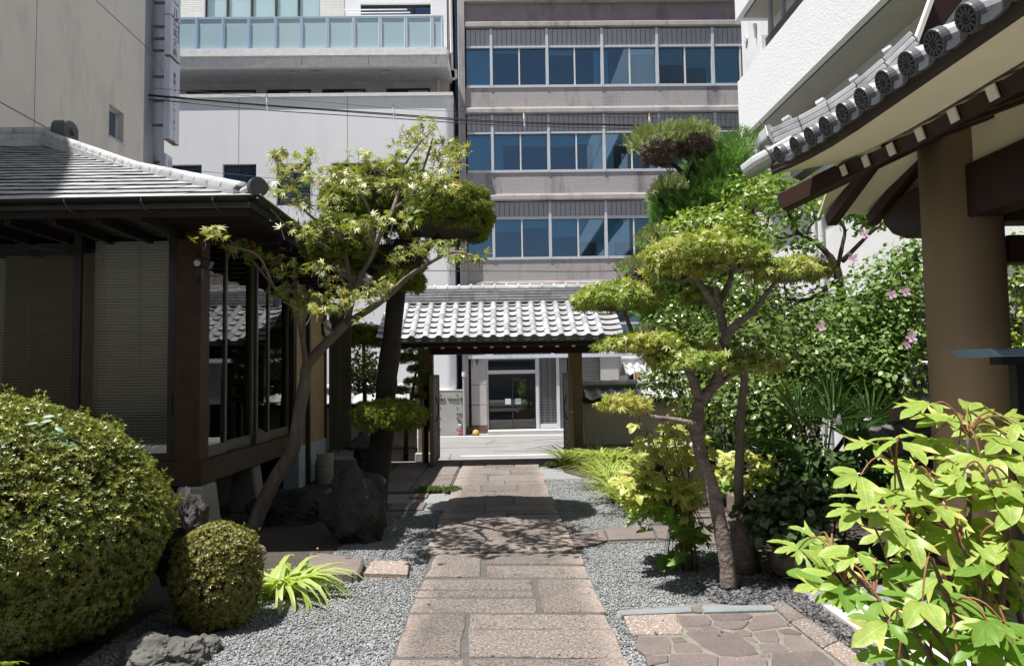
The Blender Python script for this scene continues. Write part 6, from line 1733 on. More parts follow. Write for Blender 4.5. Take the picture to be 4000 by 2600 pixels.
for l, a, b in (([(3265,1040),(3240,1000),(3190,950),(3120,910),(3095,870),(3060,780)], .045, .012), ([(3270,1050),(3290,960),(3300,900),(3280,860),(3270,820),(3250,770)], .03, .008),
                ([(3290,1020),(3340,970),(3400,910),(3440,880),(3470,840)], .035, .008), ([(3150,925),(3160,890),(3180,860),(3175,800)], .018, .006),
                ([(3120,910),(3050,930),(2990,900),(2900,870)], .02, .006), ([(3260,1100),(3150,1170),(3000,1150),(2950,1120)], .03, .01), ([(3280,830),(3320,830),(3350,850)], .012, .004)):
    limb(pts_px(l, 8.45), a, b, 'branch', M['bark_plum'], pt, 8, .12)
for i, (px, py, rx, rz, n) in enumerate(((3100,850,.25,.18,140),(3180,810,.22,.15,110),(3290,800,.22,.15,120),(3350,840,.28,.15,150),(3400,870,.22,.15,110),(3060,790,.25,.2,140),(3010,930,.2,.15,80),(3130,960,.3,.15,110),(3040,700,.2,.15,80))):
    leaves_on(P(px, py, 8.4), (rx, .3, rz), n, ov, .075, L['plum'], pt, 'foliage', -.95, .9, .2, i, .4, .6)
# shrubs seen right of the column
shrub('loose_shrub', 'loose pale leaved shrub seen to the right of the column', 'bush',
      [(3930,1130,7.2,.25,.5,.3,330),(3960,1400,7.0,.3,.5,.3,420),(3940,1600,6.8,.3,.3,.3,300),(3990,1000,7.2,.25,.3,.3,160)], L['bright'], ov, .07, (3950,1800,7.0), 5, stemr=.014)
pb = thing('white_board', 'pale rounded white board half hidden by leaves right of the column', 'board', tuple(P(3960, 1250, 8.2)))
q0_, q1_ = P(3922, 1245, 8.2), P(4080, 1135, 8.2)
bb = MB().box(q0_[0], q1_[0], 8.2, 8.25, q0_[2], q1_[2]); build(bb, 'panel', M['plastic_white'], pb, bevel=.04)
build(MB().box(q0_[0]+.3, q0_[0]+.36, 8.26, 8.32, 0, q1_[2]-.1), 'post', M['pipe_grey'], pb)
# understorey
shrub('glossy_shrub', 'low dark glossy shrub below the granite posts, left of the front peony', 'bush',
      [(3060,2010,5.9,.34,.20,.3,700),(3080,2090,5.7,.26,.17,.25,420),(3150,1960,6.0,.3,.2,.3,500)], L['dark'], ovw, .085, (3040,2230,5.9), 5, stemr=.014)
shrub('cast_iron_plant', 'shade plants with upright leaves under the fan palm', 'plant',
      [(3200,1850,6.6,.5,.22,.4,420),(3350,1880,6.4,.4,.22,.35,330),(3060,1850,6.9,.35,.2,.3,300)], L['dark'], ovn, .16, (3200,2000,6.6), 3, stemr=.01)
shrub('leafy_shrub', 'mid green shrub on the far right of the notice board', 'bush',
      [(2760,1560,9.2,.4,.35,.4,700),(2860,1420,9.2,.5,.4,.4,900),(2700,1650,9.0,.3,.25,.3,420)], L['bright'], ov, .07, (2780,1850,9.2), 5, stemr=.02)
shrub('evergreen_mass', 'dark evergreen bush filling the shade behind the camellia', 'bush',
      [(3100,1250,9.6,.9,.7,.5,1700),(3300,1500,9.4,.9,.6,.5,1500),(3000,1600,9.4,.8,.6,.5,1300),(2850,1300,10,.7,.6,.5,1200),(3500,1300,9.4,.6,.8,.5,1200)], L['dark'], ov, .085, (3150,1850,9.6), 6, stemr=.04)
# fan palm
fp = thing('fan_palm', 'low fan palm with spiky green fronds in the shade', 'plant', tuple(P(3200, 1850, 6.9)*np.array([1,1,0])))
def frond(hub, aim, size, nrm):
    hub = np.array(hub); aim = unit(np.array(aim, float)); nrm = unit(np.array(nrm, float)); s = unit(np.cross(aim, nrm)); n_ = np.cross(s, aim); m_ = MB()
    for k in range(18):
        a = math.radians(-105+210*k/17); d = aim*math.cos(a)+s*math.sin(a); t_ = -aim*math.sin(a)+s*math.cos(a); Ls = size*(1-.25*abs(a)/1.9)*random.uniform(.92,1.05)
        m_.add([hub, hub+d*Ls*.55+t_*.014+n_*.01, hub+d*Ls+n_*-.06*random.random()-np.array([0,0,.10*Ls]), hub+d*Ls*.55-t_*.014+n_*.01], [(0,1,2),(0,2,3)])
    f_ = build(m_, 'frond', L['palm'], fp, fixn=False)
    b_ = np.array([fp.location.x, fp.location.y, .1])
    build(MB().tube([b_, (b_+hub)/2+np.array([0,0,.12]), hub], [.014,.011,.008], 6), 'stalk', L['palm'], f_)
for px, py, Y, aim, sz, nr in ((3250,1640,6.6,(.6,0,.8),.50,(0,-1,.4)),(3120,1640,6.7,(-.2,0,1),.5,(.2,-1,.3)),(3330,1720,6.4,(1,-.2,.35),.5,(0,-.6,1)),(3150,1780,6.5,(-.8,-.3,.3),.45,(0,-.6,1)),(3400,1640,6.8,(.8,0,.5),.5,(-.2,-1,.4)),
                               (3040,1700,6.9,(-.9,0,.3),.45,(.1,-.8,.7)),(2830,1720,7.6,(-.9,-.2,.1),.42,(0,-.5,1)),(3420,1800,6.2,(.7,-.4,.2),.42,(0,-.5,1)),(3240,1560,7.2,(.2,0,1),.5,(0,-1,.2))):
    frond(P(px, py, Y), aim, sz, nr)

# ================================================================== bright grasses right of the path
def grass(label, pts, n, Lg, w, m, name='grass_clump', arch=2.0, wide=.75):
    """pts: (x, y, radius) patches; blades arch outwards and over"""
    r_ = thing(name, label, 'grass', (pts[0][0], pts[0][1], 0))
    tv, tf = [], []
    seg = 4
    for i in range(seg+1):
        t = i/seg; ww = w*(.5+t)*(1-t**2.5) if i < seg else 0
        tv += [(-ww, t*math.sin(.12+arch*t*.6), t*math.cos(.12+arch*t*.5)), (ww, t*math.sin(.12+arch*t*.6), t*math.cos(.12+arch*t*.5))]
    for i in range(seg): o = 2*i; tf.append((o, o+1, o+3, o+2))
    P_, H_, S_ = [], [], []
    for (x, y, rad) in pts:
        k = int(n*rad*rad/sum(q[2]**2 for q in pts))
        a = RNG.uniform(0, 2*math.pi, k); rr = rad*np.sqrt(RNG.random(k))
        P_.append(np.stack([x+rr*np.cos(a), y+rr*np.sin(a), np.zeros(k)], 1))
        b = a+RNG.normal(0, .8, k); H_.append(np.stack([np.cos(b), np.sin(b), np.zeros(k)], 1)); S_.append(Lg*RNG.uniform(.6, 1.2, k))
    P_, H_, S_ = map(np.concatenate, (P_, H_, S_))
    scatter(tv, tf, P_, frames(np.tile(np.array([0,0,1.0]), (len(P_),1)), H_), S_, 'foliage', m, r_, smooth=True)
    return r_
gx = lambda px, py: G(px, py)
g1 = [gx(2400,1905), gx(2440,1960), gx(2480,2010), gx(2520,1930), gx(2420,1860), gx(2560,2000)]
grass('yellow green fountain grass spilling over the gravel below the middle peony', [(q[0], q[1], r) for q, r in zip(g1, (.22,.18,.13,.25,.28,.15))], 1300, .60, .018, L['grass'])
g2 = [gx(2230,1822), gx(2290,1828), gx(2350,1830), gx(2420,1835)]
grass('broad bladed dwarf bamboo at the foot of the right gate leaf', [(q[0], q[1], r) for q, r in zip(g2, (.20,.26,.3,.35))], 520, .62, .034, L['grass'], 'bamboo_grass', 2.0)
def mosspatch(label, q, n, sz):
    r_ = thing('moss_patch', label, 'moss', tuple(G(*q[0])))
    a, b = G(*q[0]), G(*q[1]); t = RNG.random(n)[:,None]
    p = a+(b-a)*t+RNG.normal(size=(n,3))*np.array([.03,.07,0]); p[:,2] = .035
    tv, tf = needles(6, .12, 1.0)
    scatter(tv, tf, p, frames(tilt(np.tile(np.array([0,0,1.0]), (n,1)), .3), rdir(n)), sz*RNG.uniform(.6,1.3,n), 'foliage', M['moss'], r_)
mosspatch('short strip of green moss along the paving edge left of the path', ((1640,1922),(1720,1922)), 500, .06)
mosspatch('small moss tuft in the gap beside the path edge', ((1742,1924),(1785,1922)), 300, .06)
mosspatch('moss tuft under the dwarf bamboo near the gate', ((2140,1826),(2195,1818)), 350, .07)

# ================================================================== tree peonies
def peony_leaf_mesh(kind, m):
    if kind == 0:   half = [(0,0),(.05,.05),(.13,.20),(.20,.36),(.34,.58),(.44,.80),(.30,.68),(.165,.55),(.18,.66),(.15,.82),(.07,.94),(0,1.0)]
    elif kind == 1: half = [(0,0),(.10,.06),(.24,.20),(.30,.38),(.29,.56),(.22,.74),(.12,.90),(0,1.0)]
    else:           half = [(0,0),(.06,.07),(.15,.24),(.19,.42),(.21,.56),(.165,.60),(.16,.72),(.10,.88),(0,1.0)]
    bm = bmesh.new()
    for sg in (1, -1):
        h = half if sg == 1 or kind != 2 else [(0,0),(.06,.07),(.15,.24),(.23,.42),(.39,.68),(.27,.62),(.16,.53),(.16,.72),(.10,.9),(0,1.0)]
        mid = [(0, t) for t in np.linspace(1, 0, 7)[1:-1]]
        vs = [bm.verts.new((sg*x, y, 0)) for x, y in h+mid]
        f = bm.faces.new(vs if sg == 1 else vs[::-1])
    bmesh.ops.remove_doubles(bm, verts=bm.verts, dist=1e-5)
    bmesh.ops.triangulate(bm, faces=bm.faces)
    for v in bm.verts:
        x, y = v.co.x, v.co.y
        v.co.z = .30*abs(x)+.09*math.sin(y*7+x*6)*abs(x)*2-.22*y*y
    me = bpy.data.meshes.new('leaf'); bm.to_mesh(me); bm.free(); me.materials.append(m)
    me.polygons.foreach_set('use_smooth', [True]*len(me.polygons))
    return me
def peony(label, base, hubs, size, ms, stems, stem_r, per=3, droop=.15, stalk='stem_red', top_bias=True, name='tree_peony', face=-.35, zsplit=None):
    r_ = thing(name, label, 'plant', base)
    mset = [[peony_leaf_mesh(k, m) for k in (0, 2, 0, 1, 2)] for m in ms]
    ends = []
    for l, a, b in stems: limb([np.array(q) for q in l], a, b, 'stem', M['stem_brown'], r_, 8, .08); ends += [np.array(q) for q in l[1:]]
    st_ = MB()
    for hb, aim in hubs:
        hb = np.array(hb); e = min(ends, key=lambda q: np.linalg.norm(q-hb)); 
        cc_ = catmull([e, e*.66+hb*.34+np.array([0,0,.045]), e*.3+hb*.7+np.array([0,0,.04]), hb], 3); st_.tube(cc_, list(np.linspace(size*.032, size*.020, len(cc_))), 5)
        k = per+random.choice([0, 0, 1])
        a0 = math.atan2(aim[1], aim[0])
        for j in range(k):
            off = (j-(k-1)/2)*math.radians(62)+random.uniform(-.25,.25)
            hd = np.array([math.cos(a0+off), math.sin(a0+off), aim[2]+random.uniform(-.35,.15)-droop*.5])
            nr = np.array([random.uniform(-.25,.25), face+random.uniform(-.25,.25), 1.0])
            R_ = frames(nr[None], hd[None])[0]
            s_ = size*random.uniform(.55, 1.2)
            off3 = unit(hd)*size*.10*random.random()
            mi = 0 if (zsplit is None or hb[2]+random.uniform(-.12,.12) > zsplit) else 1  # hubs below zsplit take the leaves coloured as shaded
            inst('leaf', random.choice(mset[mi]), r_, hb+off3, Matrix(R_.tolist()).to_quaternion(), s_)
    build(st_, 'leaf_stalk', M[stalk], r_, kind='stuff')
    return r_
cq = lambda u, v: (2800+u/1.4067, 1500+v/1.4067)
H = [(1195,105),(1300,190),(1385,150),(1500,235),(1650,215),(1180,290),(1010,310),(880,325),(1330,330),(1450,400),(1600,300),(1500,500),(1560,560),(1640,590),(1300,430),(980,590),(1060,610),(790,500),(860,640),(780,690),(930,700),(1060,690),(1130,730),(1340,720),(1400,760),(1550,660),(1610,850),(640,870),(450,905),(560,850),(770,930),(880,960),(700,1000),(610,1110),(710,1140),(950,1030),(1060,990),(1150,960),(1230,1060),(1330,1050),(1470,1100),(1580,1000),(1650,950),(900,1190),(830,1150),(1030,1200),(1130,1190),(1250,1160),(1350,1190),(1430,1220),(1190,1340),(1090,1340),(1080,1480),(1180,1470),(1320,1480),(1390,1340),(1490,1300),(1570,1300),(1500,1430),(1610,1400),(1670,1180),(1000,1500),(1690,720),(1400,860),(1240,820),(940,1310),(700,1090),(1690,420),(1560,180),(1280,520),(1180,520),(1420,560)]
H += [(random.uniform(1400, 1690), random.uniform(880, 1500)) for _ in range(14)]+[(random.uniform(1000, 1690), random.uniform(380, 880)) for _ in range(18)]
hubs = []
for u, v in H:
    px, py = cq(u, v); Y = 2.45+.55*random.random()-.25*(v > 1000)+(.25 if u < 600 else 0)
    q = P(px, py, Y)
    ax = -1.0 if u < 1250 else random.choice([-.8,-.4,.5])
    hubs.append((q, (ax, -.25+random.uniform(-.5,.35), 0)))
bs = np.array([1.72, 2.55, 0])
stm = []
for px, py, Y in ((3500,1820,2.6),(3650,1900,2.7),(3780,1700,2.7),(3850,1850,2.5),(3480,2230,2.5),(3560,2440,2.4),(3750,2120,2.4),(3900,2100,2.6),(3640,2180,2.3),(3250,2150,2.7),(3300,2280,2.5),(3990,1950,2.7)):
    e = P(px, py, Y); stm.append(([bs+np.array([random.uniform(-.12,.2), random.uniform(-.15,.15), 0]), bs*.55+e*.45+np.array([random.uniform(-.08,.08),0,.12]), bs*.2+e*.8+np.array([random.uniform(-.06,.06),0,.04]), e], .015, .006))
peony('large front tree peony with broad yellow green leaves beside the tiled platform', tuple(bs), hubs, .138, (L['peony'], L['peony_shade']), stm, .015, 3, face=-.42, zsplit=.92)
# middle peony
bm_ = G(2690, 2235)
hubs = []
MBL = [(2500,1870,45,45),(2490,1950,40,40),(2620,1740,95,55),(2570,1830,75,60),(2660,1830,90,70),(2600,1940,70,60),(2545,1930,45,50),(2680,1930,60,60),(2620,2020,60,40),(2720,2080,45,30),(2650,2190,70,30),(2590,1770,80,60)]
for k in range(250):
    b_ = MBL[k % len(MBL)]; px = b_[0]-15+random.gauss(0, b_[2]*.85); py = max(1655, b_[1]+random.gauss(0, b_[3]*.8))
    q = P(px, py, 6.15+random.uniform(-.35,.35)); a = random.uniform(0, 6.28)
    hubs.append((q, (math.cos(a), math.sin(a), 0)))
stm = [([bm_+np.array([dx, dy, 0]), P(x1, 1980, 6.1), P(x2, 1830, 6.15), P(x3, 1700, 6.2)], .013, .005) for dx, dy, x1, x2, x3 in ((0,0,2660,2630,2590),(.04,.03,2690,2660,2630),(-.03,.05,2640,2590,2540),(.07,0,2700,2690,2680))]
peony('middle tree peony leaning left over the fountain grass, sunlit yellow put into upper leaf colour', tuple(bm_), hubs, .10, (L['peony_mid'], L['peony_shade']), stm, .013, 3, stalk='stem_brown', face=-.7, zsplit=.58)
b2_ = G(2900, 2120)
hubs = []
for k in range(40):
    px, py = random.uniform(2795, 3030), random.uniform(1765, 1905); a = random.uniform(0, 6.28)
    hubs.append((P(px, py, 6.5+random.uniform(-.25,.25)), (math.cos(a), math.sin(a), 0)))
stm = [([b2_, P(x1, 1980, 6.5), P(x2, 1850, 6.5)], .012, .005) for x1, x2 in ((2880,2850),(2900,2900),(2920,2960))]
peony('smaller tree peony spreading around the old trunk with the stump', tuple(b2_), hubs, .10, (L['peony_mid'], L['peony_shade']), stm, .012, 4, stalk='stem_brown', face=-.6, zsplit=.7)
# old slender trunk and stump
ot = thing('slender_tree', 'slender old tree trunk rising behind the cut stump', 'tree', tuple(G(2900, 2190)))
limb(pts_px([(2905,2200),(2895,2050),(2885,1900),(2890,1750),(2895,1600),(2910,1450),(2900,1350)], 6.1), .046, .028, 'trunk', M['bark_maple'], ot, 10)
leaves_on(P(2920, 1330, 6.3), (.45,.4,.3), 600, ov, .07, L['camellia'], ot, seed=4, depth=.8)
sg_ = G(2905, 2235)
su = thing('tree_stump', 'grey brown cut tree stump next to the pruned maple trunk', 'stump', tuple(sg_))
build(MB().lathe([(.125,0),(.105,.08),(.098,.25),(.10,.40),(.09,.41)], sg_, 14), 'wood', M['bark_pruned'], su, bevel=.0, smooth=True)
# fern in the near left corner
fe = thing('fern', 'small pale fern frond at the foot of the large azalea', 'fern', tuple(G(40, 2640)))
fb_ = P(30, 2600, 3.65)
for a in (-.5, .1, .6, 1.1):
    m_ = MB(); d = np.array([math.sin(a), -.35, .35])
    for k in range(12):
        t = k/12; c_ = fb_+d*t*.16+np.array([0,0,.05*t-.08*t*t]); 
        for s in (-1, 1):
            sd = np.array([math.cos(a)*s, .1, -.1])*.035*(1-t*.8); m_.add([c_-d*.006, c_+sd, c_+d*.008], [(0,1,2)])
    build(m_, 'frond', L['grass'], fe, fixn=False)
# ================================================================== rocks and stone pieces
from mathutils import noise as mnoise
def rock(name, label, c, r, m, seed, cat='rock', rough=.35, sub=5, group=None, flat=0.0):
    bm = bmesh.new(); bmesh.ops.create_icosphere(bm, subdivisions=sub, radius=1.0)
    c, r = np.array(c, float), np.array(r, float)
    for v in bm.verts:
        d = v.co.normalized(); s = Vector((seed*3.1, seed*1.7, seed*.9))
        k = 1+rough*mnoise.noise(d*1.3+s)+rough*.55*mnoise.noise(d*2.6+s)-rough*.45*abs(mnoise.noise(d*3.7+s*2))-rough*.22*abs(mnoise.noise(d*8+s))+rough*.10*mnoise.noise(d*19+s)
        q = Vector((d.x*r[0], d.y*r[1], d.z*r[2]))*k
        v.co = q
    zmin = -r[2]*.8
    for v in bm.verts: v.co.z = max(v.co.z, zmin)
    me = bpy.data.meshes.new(name); bm.to_mesh(me); bm.free(); me.materials.append(m)
    o = bpy.data.objects.new(name, me); COL.objects.link(o); o.location = Vector(c)
    return tag(o, label, cat, group)
def rock_px(name, label, px, py, Y, hw, hh, hd, m, seed, **k):
    c = P(px, py, Y); return rock(name, label, c, (hw, hd, hh), m, seed, **k)
rock_px('garden_rock', 'dark leaning rock between the two clipped azaleas', 715, 2110, 5.35, .20, .36, .2, M['rock_dark'], 1)
rock_px('garden_rock', 'low grey rock in front of the large azalea at the gravel edge', 640, 2590, 4.30, .22, .16, .20, M['rock_grey'], 2)
rock_px('garden_rock', 'small grey rock at the foot of the small azalea', 790, 2540, 4.5, .11, .10, .1, M['rock_grey'], 3)
rock_px('garden_rock', 'small reddish stone behind the daylily', 1010, 2150, 6.0, .07, .05, .06, M['rock_brown'], 4, sub=3)
rock_px('garden_rock', 'tall dark shaded rock under the clipped pine', 1385, 1990, 7.45, .33, .46, .3, M['rock_dark'], 5)
rock_px('garden_rock', 'broad low dark rock at the foot of the maple', 1120, 2010, 8.5, .46, .32, .3, M['rock_dark'], 6)
rock_px('garden_rock', 'upper brown natural stone stacked beside the column', 3560, 1615, 6.4, .17, .11, .16, M['rock_brown'], 7)
rock_px('garden_rock', 'lower wide grey brown stone of the stack beside the column', 3540, 1740, 6.4, .36, .24, .28, M['rock_grey'], 8)
rock_px('garden_rock', 'dark stone at ground level in front of the stacked stones', 3620, 1930, 6.2, .34, .30, .3, M['rock_dark'], 9)
for i, (px, py, w_, h_, lab) in enumerate(((3060,2185,.10,.14,'brown upright edging stone nearest the stump under the glossy shrub'),(3150,2200,.12,.15,'brown upright edging stone in the middle of the edging row'),(3250,2195,.11,.13,'brown upright edging stone at the end next to the peony'))):
    rock_px('edging_stone', lab, px, py, 5.75, w_, h_, .09, M['rock_brown'], 20+i, cat='stone', group='edging stones below the glossy shrub', rough=.2, sub=3)
def stone_box(name, label, cat, px0, px1, py0, py1, Y, dep, m=None, group=None, **k):
    a, b = P(px0, py1, Y), P(px1, py0, Y)
    o = build(MB().box(a[0], b[0], Y, Y+dep, max(0, a[2]), b[2]), name, m or M['stone_post'], None, bevel=.012)
    return tag(o, label, cat, group)
# granite table bench, basin, low posts
tb_ = thing('stone_bench', 'low granite bench slab on two blocks behind the middle peony', 'bench', tuple(G(2660, 1840)))
a, b = P(2605, 1770, 9.6), P(2725, 1735, 9.6)
build(MB().box(a[0]-.25, b[0]+.05, 9.5, 10.0, a[2], b[2]), 'slab', M['stone_post'], tb_, bevel=.012)
build(MB().box(a[0]-.2, a[0]+.02, 9.55, 9.95, 0, a[2]-.002), 'block', M['stone_post'], tb_, bevel=.01); build(MB().box(b[0]-.2, b[0]-.0, 9.55, 9.95, 0, a[2]-.002), 'block', M['stone_post'], tb_, bevel=.01)
bs_ = thing('stone_basin', 'tapered granite water basin with hollow top between trunk and bench', 'basin', tuple(G(2700, 1925)))
c0 = P(2700, 1800, 9.0); w_ = .17; zt_ = P(2700, 1785, 9.0)[2]
vs = []
for z, h in ((0,.13),(zt_,w_)): vs += [(c0[0]+i*h, 9.0+j*h, z) for i, j in ((-1,-1),(1,-1),(1,1),(-1,1))]
vs += [(c0[0]+i*(w_-.035), 9.0+j*(w_-.035), zt_) for i, j in ((-1,-1),(1,-1),(1,1),(-1,1))]+[(c0[0]+i*(w_-.05), 9.0+j*(w_-.05), zt_-.1) for i, j in ((-1,-1),(1,-1),(1,1),(-1,1))]
build(MB().add(vs, [(3,2,1,0)]+[(4*r_+k, 4*r_+(k+1) % 4, 4*r_+4+(k+1) % 4, 4*r_+4+k) for r_ in range(3) for k in range(4)]+[(12,13,14,15)]), 'bowl', M['stone_post'], bs_)
build(MB().box(c0[0]-w_+.05, c0[0]+w_-.05, 9-w_+.05, 9+w_-.05, zt_-.05, zt_-.04), 'water', mat('water', (.02,.025,.022), rough=.05, spec=.6), bs_)
stone_box('stone_post', 'square granite post at the left, shoulder to a second post, in the shade', 'post', 2940, 2975, 1752, 1880, 7.4, .14, group=None)
stone_box('stone_post', 'square granite post nearest the palm, lit on its left face', 'post', 2980, 3022, 1768, 1900, 7.3, .14)
stone_box('stone_post', 'small granite stub with flat cap beneath the palm fronds', 'post', 3262, 3282, 1765, 1800, 7.0, .08)
stone_box('stone_wall', 'low weathered stone kerb wall behind the dark glossy shrub', 'wall', 2870, 3130, 1930, 2010, 7.0, .25, M['rock_brown'])
lt = thing('stone_lantern', 'small weathered stone lantern with flared roof behind the clipped pine', 'lantern', tuple(P(2945, 1800, 7.7)*np.array([1,1,0])))
q = P(2955, 1720, 7.7)
build(MB().lathe([(.12,0),(.12,.08),(.07,.1),(.065,q[2]-.35),(.12,q[2]-.3),(.12,q[2]-.25)], (q[0], q[1], 0), 10), 'shaft', M['stone_post'], lt)
build(MB().lathe([(.09,0),(.085,.16)], (q[0], q[1], q[2]-.25), 8), 'fire_box', M['rock_grey'], lt)
build(MB().lathe([(.21,0),(.22,.03),(.12,.08),(.05,.13),(.04,.15),(.06,.19),(.02,.24)], (q[0], q[1], q[2]-.09), 12), 'roof', M['stone_post'], lt)
lt['label'] = 'small weathered stone lantern with flared roof left of the fan palm'
l2 = thing('stone_lantern', 'dark squat stone lantern in full shade beside the house entry step', 'lantern', tuple(P(1415, 1900, 11.2)*np.array([1,1,0])))
q = P(1418, 1745, 11.2)
build(MB().lathe([(.16,0),(.16,.1),(.09,.12),(.09,q[2]-.2),(.15,q[2]-.16),(.15,q[2]-.02)], (q[0], q[1], 0), 8), 'shaft', M['rock_dark'], l2)
build(MB().lathe([(.28,0),(.29,.04),(.16,.14),(.07,.2),(.05,.26)], (q[0], q[1], q[2]-.02), 6), 'roof', M['rock_dark'], l2)
bc = P(2975, 1925, 7.0)
cl2 = MB(); n = 7; vs = []
for i in range(n):
    for j in range(5): vs.append((bc[0]-.12+.3*i/(n-1), 6.85+.25*j/4, bc[2]+.02+.035*math.sin(i*1.3+j*.8)+.06*i/(n-1)-(.05 if j == 0 else 0)))
tag(build(cl2.add(vs, [(i*5+j, i*5+j+1, i*5+j+6, i*5+j+5) for i in range(n-1) for j in range(4)]), 'blue_sheet', M['blue_cloth'], None, smooth=True, fixn=False), 'crumpled pale blue sheet lying on the low stone wall', 'sheet')
# ribbed planter by the house
pq = G(1270, 1888)
pl = thing('planter', 'pale ribbed round planter standing by the house plinth', 'planter', (pq[0]-.0, pq[1], 0))
prof = []
for k in range(12): prof += [(.125, .04*k+.004), (.132, .04*k+.012), (.132, .04*k+.032), (.125, .04*k+.039)]
build(MB().lathe(prof+[(.115,.478),(.11,.44)], (pq[0], pq[1], 0), 20), 'pot', M['planter'], pl)
# air conditioner outdoor unit
ay = 8.6
a, b = P(3588, 1600, ay), P(3700, 1408, ay)
ac = thing('air_conditioner', 'white outdoor air conditioner unit with round fan grille behind the column', 'air conditioner', (a[0], ay, a[2]))
build(MB().box(a[0], b[0]+.35, ay, ay+.32, a[2], b[2]), 'casing', M['plastic_white'], ac, bevel=.015)
cg = np.array([(a[0]+b[0])/2+.02, ay-.012, (a[2]+b[2])/2])
gr = MB()
for rr in np.linspace(.04, .27, 9):
    pts = [cg+np.array([rr*math.cos(t), 0, rr*math.sin(t)]) for t in np.linspace(0, 2*math.pi, 25)]; gr.tube(pts, .004, 4, caps=False)
build(gr, 'fan_grille', M['pipe_grey'], ac, kind='stuff')
build(MB().tube([cg+np.array([0,.006,0]), cg+np.array([0,.010,0])], .275, 24), 'fan_opening', M['asphalt_dark'], ac)
for dx in (.05, .6): build(MB().box(a[0]+dx, a[0]+dx+.06, ay+.03, ay+.28, 0, a[2]-.002), 'leg', M['pipe_grey'], ac)

# ================================================================== overhead cables
YK = 18.4
def cable(name, label, px_pts, Y, r, twist=None):
    pts = catmull(pts_px(px_pts, Y), 6)
    e0 = pts[0]+(pts[0]-pts[1])*4; e1 = pts[-1]+(pts[-1]-pts[-2])*4
    return tag(build(MB().tube([e0]+pts+[e1], r, 5), name, M['cable'], None, smooth=True), label, 'cable', 'overhead cables')
cable('power_cable', 'upper of the twin thick power cables crossing both facades', [(700,381),(1043,410),(1540,446),(1800,465),(2047,477),(2537,489),(2890,496)], YK, .016)
cable('power_cable', 'second of the twin thick power cables, just under the first', [(700,385),(1043,414),(1540,451),(1800,471),(2047,483),(2537,493),(2890,502)], YK, .014)
cable('power_cable', 'lowest of the power cables held by the spacers', [(700,399),(1043,431),(1540,463),(1800,481),(2047,492),(2537,504),(2890,508)], YK, .014)
cable('power_cable', 'thin messenger wire above the thick cables', [(880,368),(1290,402),(1540,424),(1800,437),(2047,448),(2537,462),(2890,466)], YK, .006)
cable('telephone_cable', 'twisted telephone cable along the third window band ending in a hook', [(1980,786),(2200,790),(2400,787),(2520,784),(2560,810)], YK, .010)
cable('telephone_cable', 'thin cable low on the office facade just above the gate ridge', [(1640,1057),(2000,1059),(2300,1060),(2480,1055)], YK, .010)
cable('telephone_cable', 'thin cable crossing the white wall windows over the house roof', [(690,660),(900,680),(1080,698),(1300,715)], YK, .007)
cable('telephone_cable', 'short dark cable behind the roof corner tile', [(980,738),(1075,746),(1250,765)], YK, .012)
for i, (px, py) in enumerate(((1043,388),(1538,428),(2047,450),(2537,463))):
    lab = ('white cable spacer with yellow top over the white wall, end one','cable spacer near the top right end of the white wall','cable spacer before the second window band of the office','cable spacer just above the trimmed juniper tufts')[i]
    s_ = thing('cable_spacer', lab, 'insulator', tuple(P(px, py, YK)), 'cable spacers')
    a, b = P(px-1, py-6, YK), P(px+2, py+44, YK)
    build(MB().tube([a, a*.6+b*.4, a*.3+b*.7, b], [.022,.03,.018,.022], 8), 'body', M['plastic_white'], s_)
    build(MB().tube([a+np.array([0,0,.0]), a+np.array([0,0,.10])], .018, 8), 'top_cap', M['yellow_plastic'], s_)
hk = thing('cable_hook', 'small dark cable loop hanging beside the juniper', 'cable', tuple(P(2530, 810, YK-.1)))
build(MB().tube([P(2538+17*math.cos(t), 800+22*math.sin(t), YK-.1) for t in np.linspace(-.6, 3.4, 14)], .014, 6), 'loop', M['cable'], hk)
build(MB().tube([P(2540,785,YK-.05), P(2580,842,YK-.05)], .018, 6), 'white_guy', M['plastic_white'], hk)

# ================================================================== gravel and pebbles
def in_poly(x, y, poly):
    c = np.zeros(len(x), bool); j = len(poly)-1
    for i in range(len(poly)):
        xi, yi = poly[i]; xj, yj = poly[j]
        c ^= ((yi > y) != (yj > y)) & (x < (xj-xi)*(y-yi)/(yj-yi+1e-12)+xi); j = i
    return c
oct_v = [(1,0,0),(-1,0,0),(0,1,0),(0,-1,0),(0,0,.7),(0,0,-.6),(.5,.55,.35),(-.55,.4,-.3)]
oct_f = [(0,6,4),(6,2,4),(2,1,4),(1,3,4),(3,0,4),(0,2,6),(2,0,5),(1,2,5),(3,1,5),(0,3,5)]
def gravel(name, x0, x1, y0, y1, n, size, m, rej=(), z=.004, label=None):
    x, y = RNG.uniform(x0, x1, n), y0+(y1-y0)*RNG.random(n)**1.5
    ok = np.ones(n, bool)
    for poly in rej: ok &= ~in_poly(x, y, poly)
    x, y = x[ok], y[ok]; k = len(x)
    pos = np.stack([x, y, z+RNG.uniform(-.003,.006,k)], 1)
    return scatter(oct_v, oct_f, pos, frames(tilt(np.tile(np.array([0,0,1.0]),(k,1)), .5), rdir(k)), size*RNG.uniform(.55, 1.35, k), name, m)
flagp = [G(*q)[:2] for q in ((2405,2390),(2430,2420),(2540,2560),(2600,2760),(3500,2760),(3330,2600),(3110,2390),(2790,2362))]
brp = [G(*q)[:2] for q in [(2226,2080),(2240,2155),(2375,2125),(2640,2118),(2830,2140),(2900,2090),(2860,2025),(2700,2030),(2420,2060)]]
soilp = [(-9, 6.35), (-2.3, 6.2), (-1.9, 6.3), (-1.62, 6.9), (-1.55, 8.0), (-1.7, 9.4), (-1.75, 10.3), (-2.6, 10.36), (-2.7, 13.9), (-9, 13.9)]
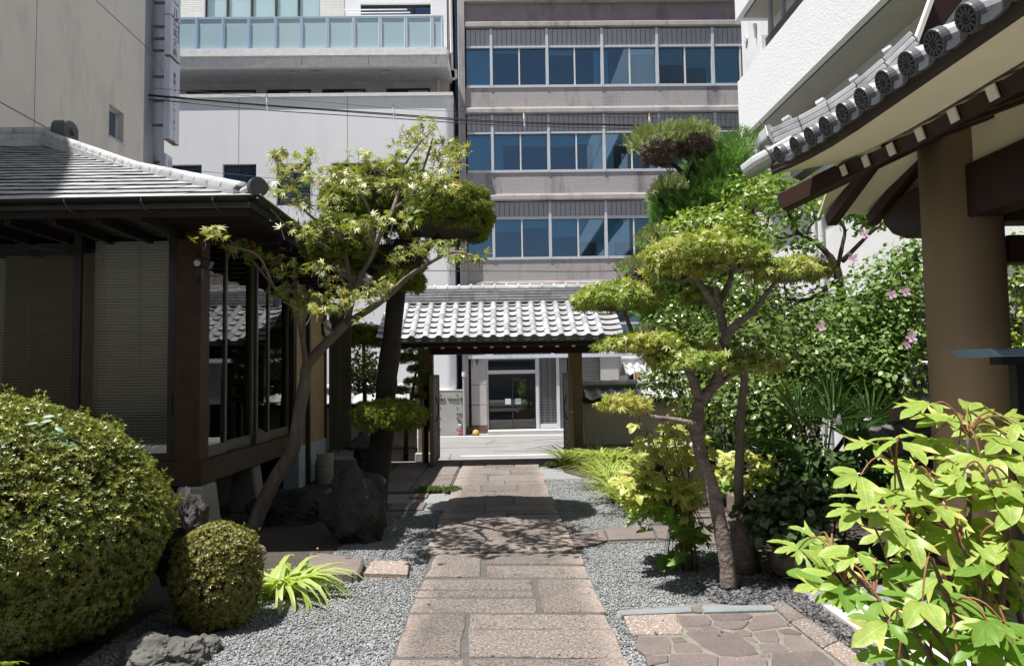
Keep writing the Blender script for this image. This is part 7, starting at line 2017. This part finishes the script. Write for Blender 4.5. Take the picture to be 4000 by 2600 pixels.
gl_ = gravel('gravel', -2.5, -.62, 3.9, 9.6, 62000, .0092, M['gravel'], (soilp,))
gr_ = gravel('gravel', .60, 2.15, 3.9, 11.5, 66000, .0092, M['gravel'], (flagp, brp))
bm = bmesh.new(); bmesh.ops.create_icosphere(bm, subdivisions=1, radius=1.0)
bm.verts.ensure_lookup_table()
iv = [(v.co.x*1.25, v.co.y*.85, v.co.z*.55) for v in bm.verts]; if_ = [tuple(v.index for v in f.verts) for f in bm.faces]; bm.free()
def pebbles(x0, x1, y0, y1, n, size, rej=()):
    x, y = RNG.uniform(x0, x1, n), RNG.uniform(y0, y1, n); ok = np.ones(n, bool)
    for poly in rej: ok &= ~in_poly(x, y, poly)
    x, y = x[ok], y[ok]; k = len(x)
    pos = np.stack([x, y, .012+RNG.uniform(-.008,.012,k)], 1)
    return scatter(iv, if_, pos, frames(tilt(np.tile(np.array([0,0,1.0]),(k,1)), .25), rdir(k)), size*RNG.uniform(.55, 1.3, k), 'pebble_strip', M['pebble'], smooth=True)
pebbles(1.5, 2.2, 3.4, 5.75, 5200, .021, (flagp,))
soil_ = struct(MB().add([(*G(x, y)[:2], .010) for x, y in [(2330,1880),(2560,2080),(2700,2120),(3000,2260),(3300,2300),(3990,2200)]]+[(9, 9, .010), (9, 13.9, .010), (1.1, 13.9, .010), (1.05, 12.3, .010)], [tuple(range(10))]), 'planting_soil', M['soil'], fixn=False)
soil2 = struct(MB().prism(soilp, 'z', -.1, .009), 'shade_soil', M['soil'])  # soil bed, spread wider so its dark tone deepens the shade
soil3 = struct(MB().box(-9, -2.5, 2.0, 6.34, -.1, .007), 'shade_soil', M['soil'])

# fallen leaves on gravel and paving
k = 170
x = RNG.uniform(-2.2, 2.0, k); y = RNG.uniform(4.2, 12.5, k)
pos = np.stack([x, y, np.full(k, .047)], 1)
tv, tf = oval(.3); scatter(tv, tf, pos, frames(tilt(np.tile(np.array([0,0,1.0]),(k,1)), .35), rdir(k)), .032*RNG.uniform(.6, 1.3, k), 'fallen_leaves', M['dead_leaf'])
